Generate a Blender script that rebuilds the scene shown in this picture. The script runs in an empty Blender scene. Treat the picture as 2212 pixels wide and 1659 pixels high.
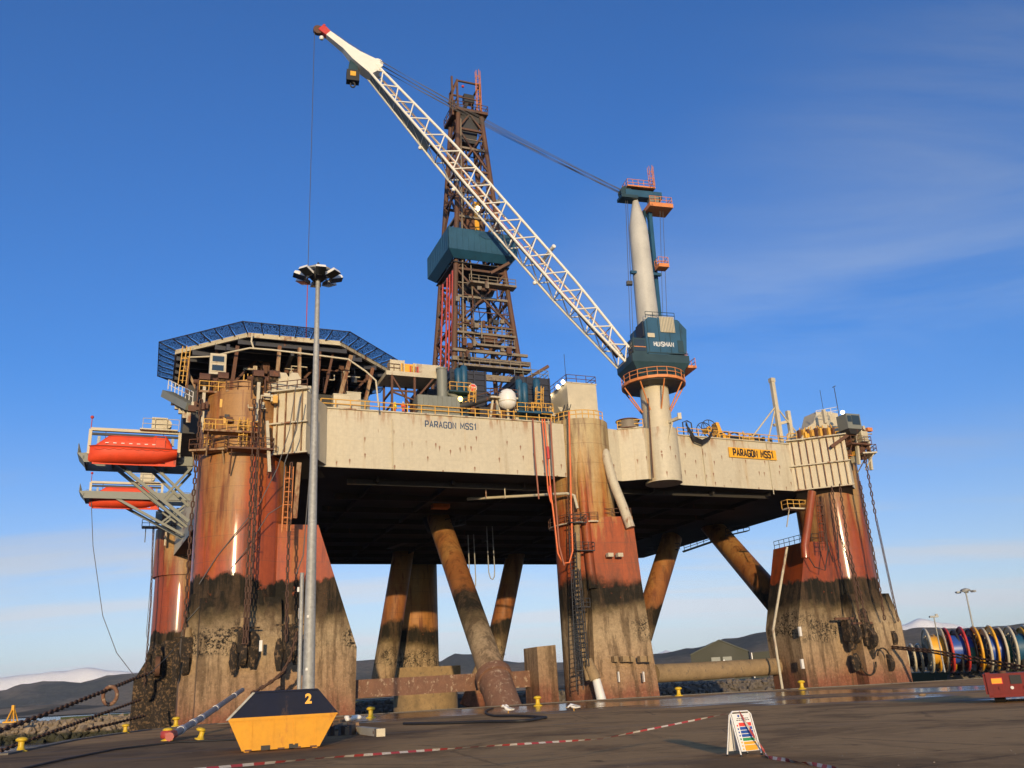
import bpy, math, random
from mathutils import Vector, Matrix, noise as mnoise

random.seed(11)
S = bpy.context.scene
COL = S.collection
R_ = math.radians


def V(*a):
    return Vector(a)


# ------------------------------------------------------------------ camera
IW, IH, IF = 2212.0, 1659.0, 1911.0          # measuring grid and focal length in its pixels
PITCH, ROLL, EYE = R_(19.0), R_(3.05), 1.65
_f = V(0, math.cos(PITCH), math.sin(PITCH))
_u0 = V(0, -math.sin(PITCH), math.cos(PITCH))
CR = V(1, 0, 0) * math.cos(ROLL) - _u0 * math.sin(ROLL)
CU = _u0 * math.cos(ROLL) + V(1, 0, 0) * math.sin(ROLL)
CF = _f
EYEP = V(0, 0, EYE)
cam_data = bpy.data.cameras.new('camera')
cam = bpy.data.objects.new('camera', cam_data)
COL.objects.link(cam)
S.camera = cam
cam_data.sensor_width = 36.0
cam_data.lens = 36.0 * IF / IW
cam_data.clip_start = 0.1
cam_data.clip_end = 80000
mw = Matrix.Identity(4)
for i in range(3):
    mw[i][0], mw[i][1], mw[i][2], mw[i][3] = CR[i], CU[i], -CF[i], EYEP[i]
cam.matrix_world = mw

# ------------------------------------------------------------------ sky and sun
SUN_EL, SUN_AZ = R_(7.4), R_(175.0)           # azimuth clockwise from +Y: the sun stands behind the camera
sun_to = V(math.sin(SUN_AZ) * math.cos(SUN_EL), math.cos(SUN_AZ) * math.cos(SUN_EL), math.sin(SUN_EL))
world = bpy.data.worlds.new('World')
S.world = world
world.use_nodes = True
wt = world.node_tree
wt.nodes.clear()


def nd(nt, kind, ins=None, **attrs):
    n = nt.nodes.new(kind)
    for k, v in attrs.items():
        setattr(n, k, v)
    if ins:
        for k, v in ins.items():
            s = n.inputs[k]
            if isinstance(v, bpy.types.NodeSocket):
                nt.links.new(v, s)
            else:
                s.default_value = v
    return n


def mth(nt, op, a, b=0.0, c=None, clamp=False):
    n = nd(nt, 'ShaderNodeMath', operation=op, use_clamp=clamp)
    for i, v in enumerate((a, b) if c is None else (a, b, c)):
        if isinstance(v, bpy.types.NodeSocket):
            nt.links.new(v, n.inputs[i])
        else:
            n.inputs[i].default_value = v
    return n.outputs[0]


def mixc(nt, fac, a, b, blend='MIX'):
    n = nd(nt, 'ShaderNodeMix', data_type='RGBA', blend_type=blend)
    for s, v in ((n.inputs[0], fac), (n.inputs[6], a), (n.inputs[7], b)):
        if isinstance(v, bpy.types.NodeSocket):
            nt.links.new(v, s)
        else:
            s.default_value = v if not isinstance(v, tuple) or len(v) == 4 else (*v, 1)
    return n.outputs[2]


def sstep(nt, v, a, b):
    n = nd(nt, 'ShaderNodeMapRange', {0: v, 1: a, 2: b, 3: 0.0, 4: 1.0}, interpolation_type='SMOOTHSTEP')
    return n.outputs[0]


sky = nd(wt, 'ShaderNodeTexSky', sky_type='NISHITA', sun_disc=False, sun_elevation=SUN_EL, sun_rotation=SUN_AZ,
         altitude=0, air_density=1.0, dust_density=0.6, ozone_density=3.0)
tc = nd(wt, 'ShaderNodeTexCoord')
sx = nd(wt, 'ShaderNodeSeparateXYZ', {0: tc.outputs['Generated']})
zc = mth(wt, 'MAXIMUM', sx.outputs[2], 0.0)
inv = mth(wt, 'ADD', zc, 0.10)
plx = mth(wt, 'DIVIDE', sx.outputs[0], inv)
ply = mth(wt, 'DIVIDE', sx.outputs[1], inv)
cp = nd(wt, 'ShaderNodeCombineXYZ', {0: plx, 1: ply, 2: 0.0})
# flat stratus bands low down, thin cirrus higher up, both laid on a flat layer overhead
mp1 = nd(wt, 'ShaderNodeMapping', {0: cp.outputs[0], 2: (0, 0, R_(-4)), 3: (0.35, 1.35, 1)})
nz1 = nd(wt, 'ShaderNodeTexNoise', {0: mp1.outputs[0], 'Scale': 0.75, 'Detail': 5.0, 'Roughness': 0.55})
low = sstep(wt, nz1.outputs[0], 0.42, 0.62)
lowm = mth(wt, 'MULTIPLY', low, mth(wt, 'SUBTRACT', 1.0, sstep(wt, sx.outputs[2], 0.12, 0.28)))
mp2 = nd(wt, 'ShaderNodeMapping', {0: cp.outputs[0], 1: (1.3, 0.4, 0), 2: (0, 0, R_(52)), 3: (0.55, 1.25, 1)})
nz2 = nd(wt, 'ShaderNodeTexNoise', {0: mp2.outputs[0], 'Scale': 1.1, 'Detail': 7.0, 'Roughness': 0.62, 'Distortion': 0.6})
nz3 = nd(wt, 'ShaderNodeTexNoise', {0: cp.outputs[0], 'Scale': 0.45, 'Detail': 2.0})
cirr = mth(wt, 'MULTIPLY', sstep(wt, nz2.outputs[0], 0.33, 0.68), sstep(wt, mth(wt, 'ADD', nz3.outputs[0], mth(wt, 'MULTIPLY', plx, 0.22)), 0.50, 0.74))
cirr = mth(wt, 'MULTIPLY', cirr, mth(wt, 'MULTIPLY', sstep(wt, sx.outputs[2], 0.26, 0.46), 0.55))
tint = mixc(wt, 1.0, sky.outputs[0], (0.62, 1.02, 1.60, 1), 'MULTIPLY')
lum = nd(wt, 'ShaderNodeRGBToBW', {0: sky.outputs[0]})
cloud_lo = mixc(wt, 1.0, (1.28, 1.36, 1.50, 1), lum.outputs[0], 'MULTIPLY')
cloud_hi = mixc(wt, 1.0, (2.3, 2.65, 3.15, 1), lum.outputs[0], 'MULTIPLY')
hz_ = mth(wt, 'POWER', mth(wt, 'SUBTRACT', 1.0, mth(wt, 'DIVIDE', zc, 0.34), clamp=True), 1.6)
pale_ = mixc(wt, 1.0, (1.58, 1.66, 1.74, 1), lum.outputs[0], 'MULTIPLY')
tint = mixc(wt, mth(wt, 'MULTIPLY', hz_, 0.78), tint, pale_)
c1 = mixc(wt, mth(wt, 'MULTIPLY', lowm, 0.75), tint, cloud_lo)
c2 = mixc(wt, cirr, c1, cloud_hi)
bg = nd(wt, 'ShaderNodeBackground', {0: c2, 1: 0.15})
wo = nd(wt, 'ShaderNodeOutputWorld', {0: bg.outputs[0]})

sun_l = bpy.data.lights.new('sun', 'SUN')
sun_l.energy = 4.3
sun_l.angle = R_(0.53)
sun_l.color = (1.0, 0.755, 0.44)
sun = bpy.data.objects.new('sun', sun_l)
COL.objects.link(sun)
sun.rotation_euler = (-sun_to).to_track_quat('-Z', 'Y').to_euler()
sun.location = sun_to * 300

vs = S.view_settings
vs.view_transform = 'Standard'
vs.look = 'None'
vs.exposure = 0.0
vs.gamma = 1.0
vs.use_curve_mapping = False
S.cycles.max_bounces = 5
S.cycles.diffuse_bounces = 2
S.cycles.glossy_bounces = 2
S.cycles.transparent_max_bounces = 12
S.cycles.use_denoising = True
S.cycles.caustics_reflective = False
S.cycles.caustics_refractive = False

# ------------------------------------------------------------------ measuring helpers


def ray(x, y):
    return CF * IF + CR * (x - IW / 2) + CU * (IH / 2 - y)


def at(x, y, Y):
    """point seen at x, y on the measuring grid at ground distance Y"""
    d = ray(x, y)
    return EYEP + d * (Y / d.y)


def pz(x, y, z):
    d = ray(x, y)
    return EYEP + d * ((z - EYE) / d.z)


def onp(x, y, A, B, off=0.0):
    """point on the vertical wall through plan points A, B (moved off metres towards the camera)"""
    d = ray(x, y)
    t = V(B[0] - A[0], B[1] - A[1], 0).normalized()
    n = V(t.y, -t.x, 0)
    a = V(A[0], A[1], 0) + n * off
    k = (a - EYEP).dot(n) / d.dot(n)
    return EYEP + d * k


ANG = R_(22.5)                                   # the rig lies turned by this angle
E1 = V(math.cos(ANG), math.sin(ANG), 0)
E2 = V(-math.sin(ANG), math.cos(ANG), 0)
EZ = V(0, 0, 1)

# ------------------------------------------------------------------ mesh collector


class G:
    def __init__(s):
        s.v, s.f, s.s = [], [], []

    def add(s, vs, fs, smooth=False):
        o = len(s.v)
        s.v += [Vector(p) for p in vs]
        s.f += [tuple(i + o for i in f) for f in fs]
        s.s += [smooth] * len(fs)
        return s

    def obox(s, c, ax, ay, az):
        """box from a centre and three half axes"""
        vs = [c + ax * i + ay * j + az * k for i in (-1, 1) for j in (-1, 1) for k in (-1, 1)]
        return s.add(vs, [(0, 1, 3, 2), (4, 6, 7, 5), (0, 4, 5, 1), (2, 3, 7, 6), (0, 2, 6, 4), (1, 5, 7, 3)])

    def box(s, c, sx, sy, sz, ang=0.0):
        a, b = math.cos(ang), math.sin(ang)
        return s.obox(Vector(c), V(a, b, 0) * sx / 2, V(-b, a, 0) * sy / 2, EZ * sz / 2)

    def bar(s, a, b, w, h=None, up=None):
        a, b = Vector(a), Vector(b)
        h = h or w
        d = b - a
        L = d.length
        if L < 1e-6:
            return s
        d /= L
        up = up or (EZ if abs(d.z) < 0.95 else V(E1.x, E1.y, 0))
        r = d.cross(up).normalized()
        u = r.cross(d)
        return s.obox((a + b) / 2, d * L / 2, r * w / 2, u * h / 2)

    def tube(s, a, b, r0, r1=None, n=10, caps=True):
        a, b = Vector(a), Vector(b)
        r1 = r0 if r1 is None else r1
        d = (b - a)
        if d.length < 1e-6:
            return s
        d.normalize()
        up = EZ if abs(d.z) < 0.95 else V(1, 0, 0)
        x = d.cross(up).normalized()
        y = d.cross(x)
        vs = []
        for c, r in ((a, r0), (b, r1)):
            for i in range(n):
                t = 2 * math.pi * i / n
                vs.append(c + x * (r * math.cos(t)) + y * (r * math.sin(t)))
        s.add(vs, [(i, n + i, n + (i + 1) % n, (i + 1) % n) for i in range(n)], True)
        if caps:
            s.add(vs[:n], [tuple(range(n))])
            s.add(vs[n:], [tuple(reversed(range(n)))])
        return s

    def path(s, pts, r, n=6, closed=False, rs=None):
        pts = [Vector(p) for p in pts]
        m = len(pts)
        vs = []
        px = None
        for k, p in enumerate(pts):
            if closed:
                d = pts[(k + 1) % m] - pts[k - 1]
            else:
                d = pts[min(k + 1, m - 1)] - pts[max(k - 1, 0)]
            d.normalize()
            if px is None:
                x = d.cross(EZ if abs(d.z) < 0.9 else V(1, 0, 0)).normalized()
            else:
                x = (px - d * px.dot(d)).normalized()
            px = x
            y = d.cross(x)
            rr = rs[k] if rs else r
            for i in range(n):
                t = 2 * math.pi * i / n
                vs.append(p + x * (rr * math.cos(t)) + y * (rr * math.sin(t)))
        fs = []
        for k in range(m if closed else m - 1):
            q = (k + 1) % m
            for i in range(n):
                j = (i + 1) % n
                fs.append((k * n + i, k * n + j, q * n + j, q * n + i))
        s.add(vs, fs, True)
        if not closed:
            s.add(vs[:n], [tuple(reversed(range(n)))])
            s.add(vs[-n:], [tuple(range(n))])
        return s

    def prism(s, poly, d):
        """extrude a planar polygon by vector d"""
        poly = [Vector(p) for p in poly]
        n = len(poly)
        vs = poly + [p + d for p in poly]
        return s.add(vs, [tuple(reversed(range(n))), tuple(range(n, 2 * n))] +
                     [(i, (i + 1) % n, n + (i + 1) % n, n + i) for i in range(n)])

    def loft(s, rings, caps=True, smooth=False):
        n = len(rings[0])
        vs = [Vector(p) for r in rings for p in r]
        fs = []
        for k in range(len(rings) - 1):
            for i in range(n):
                j = (i + 1) % n
                fs.append((k * n + i, k * n + j, (k + 1) * n + j, (k + 1) * n + i))
        s.add(vs, fs, smooth)
        if caps:
            s.add(vs[:n], [tuple(reversed(range(n)))])
            s.add(vs[-n:], [tuple(range(n))])
        return s

    def lathe(s, c, prof, n=24, a0=0.0, smooth=True):
        c = Vector(c)
        rings = [[c + V(r * math.cos(a0 + 2 * math.pi * i / n), r * math.sin(a0 + 2 * math.pi * i / n), z) for i in range(n)] for r, z in prof]
        return s.loft(rings, True, smooth)

    def ball(s, c, rx, ry, rz, n=10, m=6):
        rings = [[Vector(c) + V(rx * math.sin(math.pi * k / m) * math.cos(2 * math.pi * i / n),
                                ry * math.sin(math.pi * k / m) * math.sin(2 * math.pi * i / n),
                                -rz * math.cos(math.pi * k / m)) for i in range(n)] for k in range(1, m)]
        return s.loft(rings, True, True)

    def mesh(s, name, mat, origin=None):
        me = bpy.data.meshes.new(name)
        o = origin or V(0, 0, 0)
        me.from_pydata([tuple(p - o) for p in s.v], [], s.f)
        me.polygons.foreach_set('use_smooth', s.s)
        me.materials.append(mat)
        me.update()
        return me

    def build(s, name, mat, parent=None, label=None, cat=None, group=None, kind=None):
        if s.v:
            xs = [p.x for p in s.v]
            ys = [p.y for p in s.v]
            o = V((min(xs) + max(xs)) / 2, (min(ys) + max(ys)) / 2, min(p.z for p in s.v))
        else:
            o = V(0, 0, 0)
        ob = bpy.data.objects.new(name, s.mesh(name, mat, o))
        return place(ob, o, parent, label, cat, group, kind)


WORIG = {}


def place(ob, o, parent=None, label=None, cat=None, group=None, kind=None):
    COL.objects.link(ob)
    WORIG[ob.name] = Vector(o)
    if parent is not None:
        ob.parent = parent
        ob.location = Vector(o) - WORIG[parent.name]
    else:
        ob.location = o
    if label:
        ob['label'] = label
    if cat:
        ob['category'] = cat
    if group:
        ob['group'] = group
    if kind:
        ob['kind'] = kind
    return ob


def thing(name, label, cat, loc, group=None):
    return place(bpy.data.objects.new(name, None), Vector(loc), None, label, cat, group)


def inst(name, me, loc, parent=None, rot=None, scale=None, **kw):
    """object sharing mesh data me, at world place loc"""
    ob = bpy.data.objects.new(name, me)
    place(ob, loc, parent, **kw)
    if rot is not None:
        ob.rotation_mode = 'QUATERNION'
        ob.rotation_quaternion = rot
    if scale is not None:
        ob.scale = scale if hasattr(scale, '__len__') else (scale,) * 3
    return ob


def barp(name, a, b, w, mat, parent, h=None, up=None):
    return G().bar(a, b, w, h, up).build(name, mat, parent)


def tubep(name, a, b, r, mat, parent, r1=None, n=8):
    return G().tube(a, b, r, r1, n).build(name, mat, parent)


def cat_pts(a, b, sag, n=14):
    a, b = Vector(a), Vector(b)
    return [a.lerp(b, i / n) - EZ * (sag * 4 * (i / n) * (1 - i / n)) for i in range(n + 1)]


def railing(name, pts, mat, parent, h=1.1, gap=1.6, r=0.055, closed=False, mids=1, sub=True):
    """handrail: the rails are one part, each post a sub-part (or joined in when small)"""
    pts = [Vector(p) for p in pts]
    if closed:
        pts.append(pts[0])
    g = G()
    for k in range(mids + 1):
        dz = EZ * (h * (k + 1) / (mids + 1))
        for a, b in zip(pts, pts[1:]):
            g.tube(a + dz, b + dz, r, n=5)
    posts = []
    for a, b in zip(pts, pts[1:]):
        n = max(1, round((b - a).length / gap))
        posts += [a.lerp(b, i / n) for i in range(n)]
    if not closed:
        posts.append(pts[-1])
    if not sub:
        for p in posts:
            g.tube(p, p + EZ * h, r, n=5)
        return g.build(name, mat, parent)
    ob = g.build(name, mat, parent)
    me = G().tube(V(0, 0, 0), EZ * h, r, n=5).mesh('post', mat)
    for p in posts:
        inst('post', me, p, ob)
    return ob


def ladder(name, a, b, mat, parent, w=0.5, side=None, cage=False, r=0.04):
    a, b = Vector(a), Vector(b)
    side = (side or E1) * (w / 2)
    g = G().tube(a - side, b - side, r, n=5).tube(a + side, b + side, r, n=5)
    L = (b - a).length
    n = max(2, int(L / 0.55))
    for i in range(1, n):
        p = a.lerp(b, i / n)
        g.tube(p - side, p + side, r * 0.8, n=4)
    if cage:
        out = -E2 if abs(side.normalized().dot(E1)) > 0.7 else -E1
        for i in range(1, max(3, int(L / 1.3))):
            p = a.lerp(b, i / max(3, int(L / 1.3)))
            g.path([p - side, p - side + out * 0.5, p + out * 0.8, p + side + out * 0.5, p + side], r, 4)
        for k in (-1, 0, 1):
            o = out * (0.8 if k == 0 else 0.5) + side * k
            g.tube(a + o, b + o, r, n=4)
    return g.build(name, mat, parent)


LINKS = {}


def link_mesh(L, wd, r, mat):
    key = (round(L, 3), round(wd, 3), mat.name)
    if key not in LINKS:
        pts = []
        hw, hl = wd / 2 - r, L / 2 - r
        for i in range(10):
            t = 2 * math.pi * i / 10 + 0.31
            x, y = math.cos(t) * hw, math.sin(t) * hw
            y += (hl - hw) * (1 if y > 0 else -1)
            pts.append(V(x, 0, y))
        LINKS[key] = G().path(pts, r, 4, True).mesh('link', mat)
    return LINKS[key]


def chain(label, pts, mat, L=0.95, wd=0.55, r=0.10, group=None, name='chain'):
    """stud-less chain: every link is a part"""
    pts = [Vector(p) for p in pts]
    t = thing(name, label, 'chain', pts[-1], group)
    me = link_mesh(L, wd, r, mat)
    step = L - 2 * r
    pos, seg, k = 0.0, 0, 0
    total = sum((b - a).length for a, b in zip(pts, pts[1:]))
    n = int(total / step)
    acc = 0.0
    for i in range(n + 1):
        d = i * step
        while seg < len(pts) - 2 and d > acc + (pts[seg + 1] - pts[seg]).length:
            acc += (pts[seg + 1] - pts[seg]).length
            seg += 1
        a, b = pts[seg], pts[seg + 1]
        p = a + (b - a).normalized() * (d - acc)
        q = (b - a).to_track_quat('Z', 'Y') @ Matrix.Rotation(math.pi / 2 * (i % 2) + 0.5, 4, 'Z').to_quaternion()
        inst('link', me, p, t, q)
    return t


def text(name, s, mat, parent, origin, xdir, width, height, up=EZ, thick=0.02, bold=0.0, normal=None):
    cu = bpy.data.curves.new(name, 'FONT')
    cu.body = s
    cu.size = 1.0
    cu.offset = bold
    cu.extrude = 0.5
    cu.resolution_u = 3
    tmp = bpy.data.objects.new(name, cu)
    COL.objects.link(tmp)
    dg = bpy.context.evaluated_depsgraph_get()
    me = bpy.data.meshes.new_from_object(tmp.evaluated_get(dg))
    bpy.data.objects.remove(tmp)
    xs = [v.co.x for v in me.vertices]
    ys = [v.co.y for v in me.vertices]
    x0, x1, y0, y1 = min(xs), max(xs), min(ys), max(ys)
    xd = xdir.normalized()
    u = (up - xd * up.dot(xd)).normalized()
    n = xd.cross(u)
    o = Vector(origin)
    for v in me.vertices:
        a = (v.co.x - x0) / (x1 - x0) * width
        b = (v.co.y - y0) / (y1 - y0) * height
        v.co = xd * a + u * b + n * (v.co.z * thick)
    me.materials.clear()
    me.materials.append(mat)
    ob = bpy.data.objects.new(name, me)
    return place(ob, o, parent)

GLYPH = {
    'P': (.72, [[(0, 0), (0, 1), (.6, 1), (.72, .88), (.72, .56), (.6, .44), (0, .44)]]),
    'A': (.8, [[(0, 0), (.4, 1), (.8, 0)], [(.17, .33), (.63, .33)]]),
    'R': (.72, [[(0, 0), (0, 1), (.6, 1), (.72, .88), (.72, .58), (.6, .46), (0, .46)], [(.38, .46), (.72, 0)]]),
    'G': (.74, [[(.74, .80), (.74, .88), (.62, 1), (.12, 1), (0, .88), (0, .12), (.12, 0), (.62, 0), (.74, .12), (.74, .48), (.40, .48)]]),
    'O': (.76, [[(.38, 1), (.12, 1), (0, .88), (0, .12), (.12, 0), (.64, 0), (.76, .12), (.76, .88), (.64, 1), (.36, 1)]]),
    'N': (.74, [[(0, 0), (0, 1), (.74, 0), (.74, 1)]]),
    'M': (.9, [[(0, 0), (0, 1), (.45, .3), (.9, 1), (.9, 0)]]),
    'S': (.70, [[(.70, .80), (.70, .88), (.6, 1), (.1, 1), (0, .9), (0, .62), (.1, .53), (.6, .47), (.70, .38), (.70, .1), (.6, 0), (.1, 0), (0, .12), (0, .20)]]),
    '1': (.40, [[(.06, .76), (.34, 1), (.34, 0)]]),
    'H': (.72, [[(0, 0), (0, 1)], [(.72, 0), (.72, 1)], [(0, .5), (.72, .5)]]),
    'U': (.72, [[(0, 1), (0, .12), (.12, 0), (.6, 0), (.72, .12), (.72, 1)]]),
    'I': (.14, [[(.07, 0), (.07, 1)]]),
    ' ': (.45, []),
}


def lettering(s, mat, parent, origin, xdir, width, height, stroke=.16, gap=.30, up=EZ, name='lettering'):
    """stencilled block capitals laid on a surface; origin is the lower left corner"""
    xd = xdir.normalized()
    u = (up - xd * up.dot(xd)).normalized()
    n = xd.cross(u)
    tot = sum(GLYPH[c][0] for c in s) + gap * (len(s) - 1)
    k = width / tot
    g = G()
    x = 0.0
    for c in s:
        w, lines = GLYPH[c]
        for li, ln in enumerate(lines):
            P = [((x + a) * k, b * height) for a, b in ln]
            hw = stroke * height / 2
            L, R2 = [], []
            for i, (a, b) in enumerate(P):
                d0 = d1 = None
                if i > 0:
                    d0 = Vector((a - P[i - 1][0], b - P[i - 1][1])).normalized()
                if i < len(P) - 1:
                    d1 = Vector((P[i + 1][0] - a, P[i + 1][1] - b)).normalized()
                d0 = d0 or d1
                d1 = d1 or d0
                m = Vector((-(d0.y + d1.y), d0.x + d1.x))
                m = m.normalized() if m.length > 1e-3 else Vector((-d0.y, d0.x))
                q = hw / max(.45, m.dot(Vector((-d0.y, d0.x))))
                L.append((a + m.x * q, b + m.y * q))
                R2.append((a - m.x * q, b - m.y * q))
            z = .004 + .004 * li
            nn = len(P)
            g.add([origin + xd * a + u * b + n * z for a, b in L + R2], [(nn + i, nn + i + 1, i + 1, i) for i in range(nn - 1)])
        x += w + gap
    return g.build(name, mat, parent)


# ------------------------------------------------------------------ materials


def newmat(name):
    m = bpy.data.materials.new(name)
    m.use_nodes = True
    nt = m.node_tree
    nt.nodes.clear()
    out = nd(nt, 'ShaderNodeOutputMaterial')
    b = nd(nt, 'ShaderNodeBsdfPrincipled')
    nt.links.new(b.outputs[0], out.inputs[0])
    pos = nd(nt, 'ShaderNodeNewGeometry').outputs['Position']
    return m, nt, b, pos


def noise(nt, pos, scale, detail=4.0, rough=0.55, sc=None, loc=None, dist=0.0):
    if sc or loc:
        pos = nd(nt, 'ShaderNodeMapping', {0: pos, 1: loc or (0, 0, 0), 3: sc or (1, 1, 1)}).outputs[0]
    return nd(nt, 'ShaderNodeTexNoise', {0: pos, 'Scale': scale, 'Detail': detail, 'Roughness': rough, 'Distortion': dist}).outputs[0]


def c4(c, k=1.0):
    return (c[0] * k, c[1] * k, c[2] * k, 1)


def paint(name, col, rough=0.55, var=0.25, vs=0.7, rust=0.0, rcol=(0.22, 0.075, 0.028), rs=0.55, metal=0.0, bump=0.0, streak=0.18, fine=6.0):
    """weathered paint: uneven tone, grime and (rust > 0) patches and runs of rust"""
    m, nt, b, pos = newmat(name)
    n1 = noise(nt, pos, vs, 5, 0.6)
    n2 = noise(nt, pos, fine, 3, 0.6)
    k = mth(nt, 'ADD', mth(nt, 'MULTIPLY', mth(nt, 'SUBTRACT', n1, 0.5), var * 2.4), mth(nt, 'MULTIPLY', mth(nt, 'SUBTRACT', n2, 0.5), var * 1.2))
    k = mth(nt, 'ADD', k, 1.0)
    c = mixc(nt, 1.0, c4(col), k, 'MULTIPLY')
    r = mth(nt, 'ADD', rough, mth(nt, 'MULTIPLY', mth(nt, 'SUBTRACT', n1, 0.5), 0.3), clamp=True)
    if rust > 0:
        s1 = noise(nt, pos, rs, 6, 0.66, (1, 1, streak))
        s2 = noise(nt, pos, rs * 3.1, 4, 0.6, (1, 1, 0.45), (7, 3, 1))
        mk = sstep(nt, mth(nt, 'ADD', mth(nt, 'MULTIPLY', s1, 0.65), mth(nt, 'MULTIPLY', s2, 0.35)), 0.66 - rust * 0.27, 0.76 - rust * 0.25)
        rc = mixc(nt, n2, c4(rcol, 0.6), c4(rcol, 1.5))
        c = mixc(nt, mth(nt, 'MULTIPLY', mk, 0.9), c, rc)
        r = mth(nt, 'MAXIMUM', r, mth(nt, 'MULTIPLY', mk, 0.8))
    nt.links.new(c, b.inputs['Base Color'])
    nt.links.new(r, b.inputs['Roughness'])
    b.inputs['Metallic'].default_value = metal
    if bump:
        bm = nd(nt, 'ShaderNodeBump', {'Strength': bump, 'Distance': 0.05, 'Height': n2})
        nt.links.new(bm.outputs[0], b.inputs['Normal'])
    return m


def leg_material(name, top, mid, seed, glossy=0.0, runs=0.5, low=(.36, .058, .013), soft=.3):
    """steel of the rig's legs: paint above, rust, the weed band and the barnacled foot below, by height over the water"""
    m, nt, b, pos = newmat(name)
    z = nd(nt, 'ShaderNodeSeparateXYZ', {0: pos}).outputs[2]
    off = (seed * 3.7, seed * 1.9, seed)
    nb = noise(nt, pos, 0.16, 5, 0.6, loc=off)
    nm = noise(nt, pos, 1.1, 6, 0.7, loc=off)
    nf = noise(nt, pos, 4.5, 4, 0.7)
    ns = noise(nt, pos, 0.42, 6, 0.62, (1, 1, 0.10), off)
    ns2 = noise(nt, pos, 1.1, 5, 0.6, (1, 1, 0.09), off)
    wob = mth(nt, 'ADD', mth(nt, 'MULTIPLY', mth(nt, 'SUBTRACT', nb, 0.5), 5.2), mth(nt, 'MULTIPLY', mth(nt, 'SUBTRACT', nm, 0.5), 1.1))
    zz = mth(nt, 'ADD', mth(nt, 'ADD', z, wob), mth(nt, 'MULTIPLY', mth(nt, 'SUBTRACT', ns2, 0.5), 1.3))
    zt = mth(nt, 'ADD', zz, mth(nt, 'MULTIPLY', mth(nt, 'SUBTRACT', ns, 0.5), 44.0 * runs))
    t = mth(nt, 'DIVIDE', mth(nt, 'ADD', zz, 6.0), 46.0)
    rp = nd(nt, 'ShaderNodeValToRGB', {0: t})
    stops = [(-6, (.20, .075, .045)), (0.5, (.24, .095, .055)), (2.8, (.33, .205, .115)), (7.5, (.39, .285, .165)), (9.6, (.30, .215, .12)),
             (10.8, (.12, .085, .042)), (11.8, (.018, .014, .008)), (14.3, (.013, .011, .007)), (14.55, (.022, .017, .009))]
    el = rp.color_ramp.elements
    el[0].position, el[0].color = (stops[0][0] + 6) / 46, c4(stops[0][1])
    el[1].position, el[1].color = (stops[1][0] + 6) / 46, c4(stops[1][1])
    for h, c in stops[2:]:
        e = el.new((h + 6) / 46)
        e.color = c4(c)
    ru = nd(nt, 'ShaderNodeValToRGB', {0: mth(nt, 'DIVIDE', zt, 42.0)})
    ustops = [(13.5, tuple(a * .85 for a in low)), (19.5, low), (24.0, mid), (28.5, tuple((a + c) / 2 for a, c in zip(mid, top))), (34, top), (38, top)]
    el = ru.color_ramp.elements
    el[0].position, el[0].color = ustops[0][0] / 42, c4(ustops[0][1])
    el[1].position, el[1].color = ustops[1][0] / 42, c4(ustops[1][1])
    for h, c in ustops[2:]:
        e = el.new(h / 42)
        e.color = c4(c)
    up = ru.outputs[0]
    # dark runs and rust dribbles on the painted part
    up = mixc(nt, mth(nt, 'MULTIPLY', sstep(nt, ns2, 0.52, 0.70), 0.8), up, (0.13, 0.032, 0.012, 1))
    # welds between the shell plates
    fr = mth(nt, 'FRACT', mth(nt, 'DIVIDE', z, 2.75))
    weld = mth(nt, 'LESS_THAN', fr, 0.022)
    up = mixc(nt, mth(nt, 'MULTIPLY', weld, 0.5), up, (0.12, 0.06, 0.035, 1))
    grime = noise(nt, pos, 0.30, 6, 0.7, (1, 1, 0.16), (seed, 8.1, 2.2))
    up = mixc(nt, mth(nt, 'MULTIPLY', sstep(nt, grime, 0.48, 0.66), 0.65), up, (0.085, 0.034, 0.017, 1))
    up = mixc(nt, 1.0, up, mth(nt, 'ADD', 0.52, mth(nt, 'ADD', mth(nt, 'MULTIPLY', nm, 0.62), mth(nt, 'MULTIPLY', nf, 0.34))), 'MULTIPLY')
    edge = sstep(nt, zz, 14.6 - soft, 14.6 + soft)
    # rust showing through the dried weed
    patch = mth(nt, 'MULTIPLY', sstep(nt, nm, 0.60, 0.64), mth(nt, 'MULTIPLY', sstep(nt, z, 11.5, 12.5), sstep(nt, nb, 0.5, 0.56)))
    lowc = mixc(nt, mth(nt, 'MULTIPLY', patch, 0.8), rp.outputs[0], (0.26, 0.07, 0.028, 1))
    drip = noise(nt, pos, 0.8, 6, 0.7, (1, 1, 0.12), (seed, 1.1, 5.2))
    lowc = mixc(nt, mth(nt, 'MULTIPLY', sstep(nt, drip, 0.46, 0.62), 0.7), lowc, (0.085, 0.052, 0.028, 1))
    # barnacle mottling and mussels
    sp = noise(nt, pos, 2.4, 7, 0.8, loc=off)
    lowc = mixc(nt, 1.0, lowc, mth(nt, 'ADD', 0.05, mth(nt, 'MULTIPLY', sp, 1.9)), 'MULTIPLY')
    pale = mth(nt, 'MULTIPLY', sstep(nt, nf, 0.57, 0.72), sstep(nt, mth(nt, 'MULTIPLY', z, -1.0), -8.5, -5.0))
    lowc = mixc(nt, mth(nt, 'MULTIPLY', pale, 0.5), lowc, (0.52, 0.38, 0.23, 1))
    zb = mth(nt, 'ADD', z, mth(nt, 'MULTIPLY', mth(nt, 'SUBTRACT', nb, 0.5), 6.0))
    belt = mth(nt, 'MULTIPLY', sstep(nt, zb, 6.2, 7.2), mth(nt, 'SUBTRACT', 1.0, sstep(nt, zb, 9.2, 10.4)))
    patchy = sstep(nt, noise(nt, pos, 0.11, 3, 0.5, loc=(seed * 2.3, 4.4, seed)), 0.43, 0.56)
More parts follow.
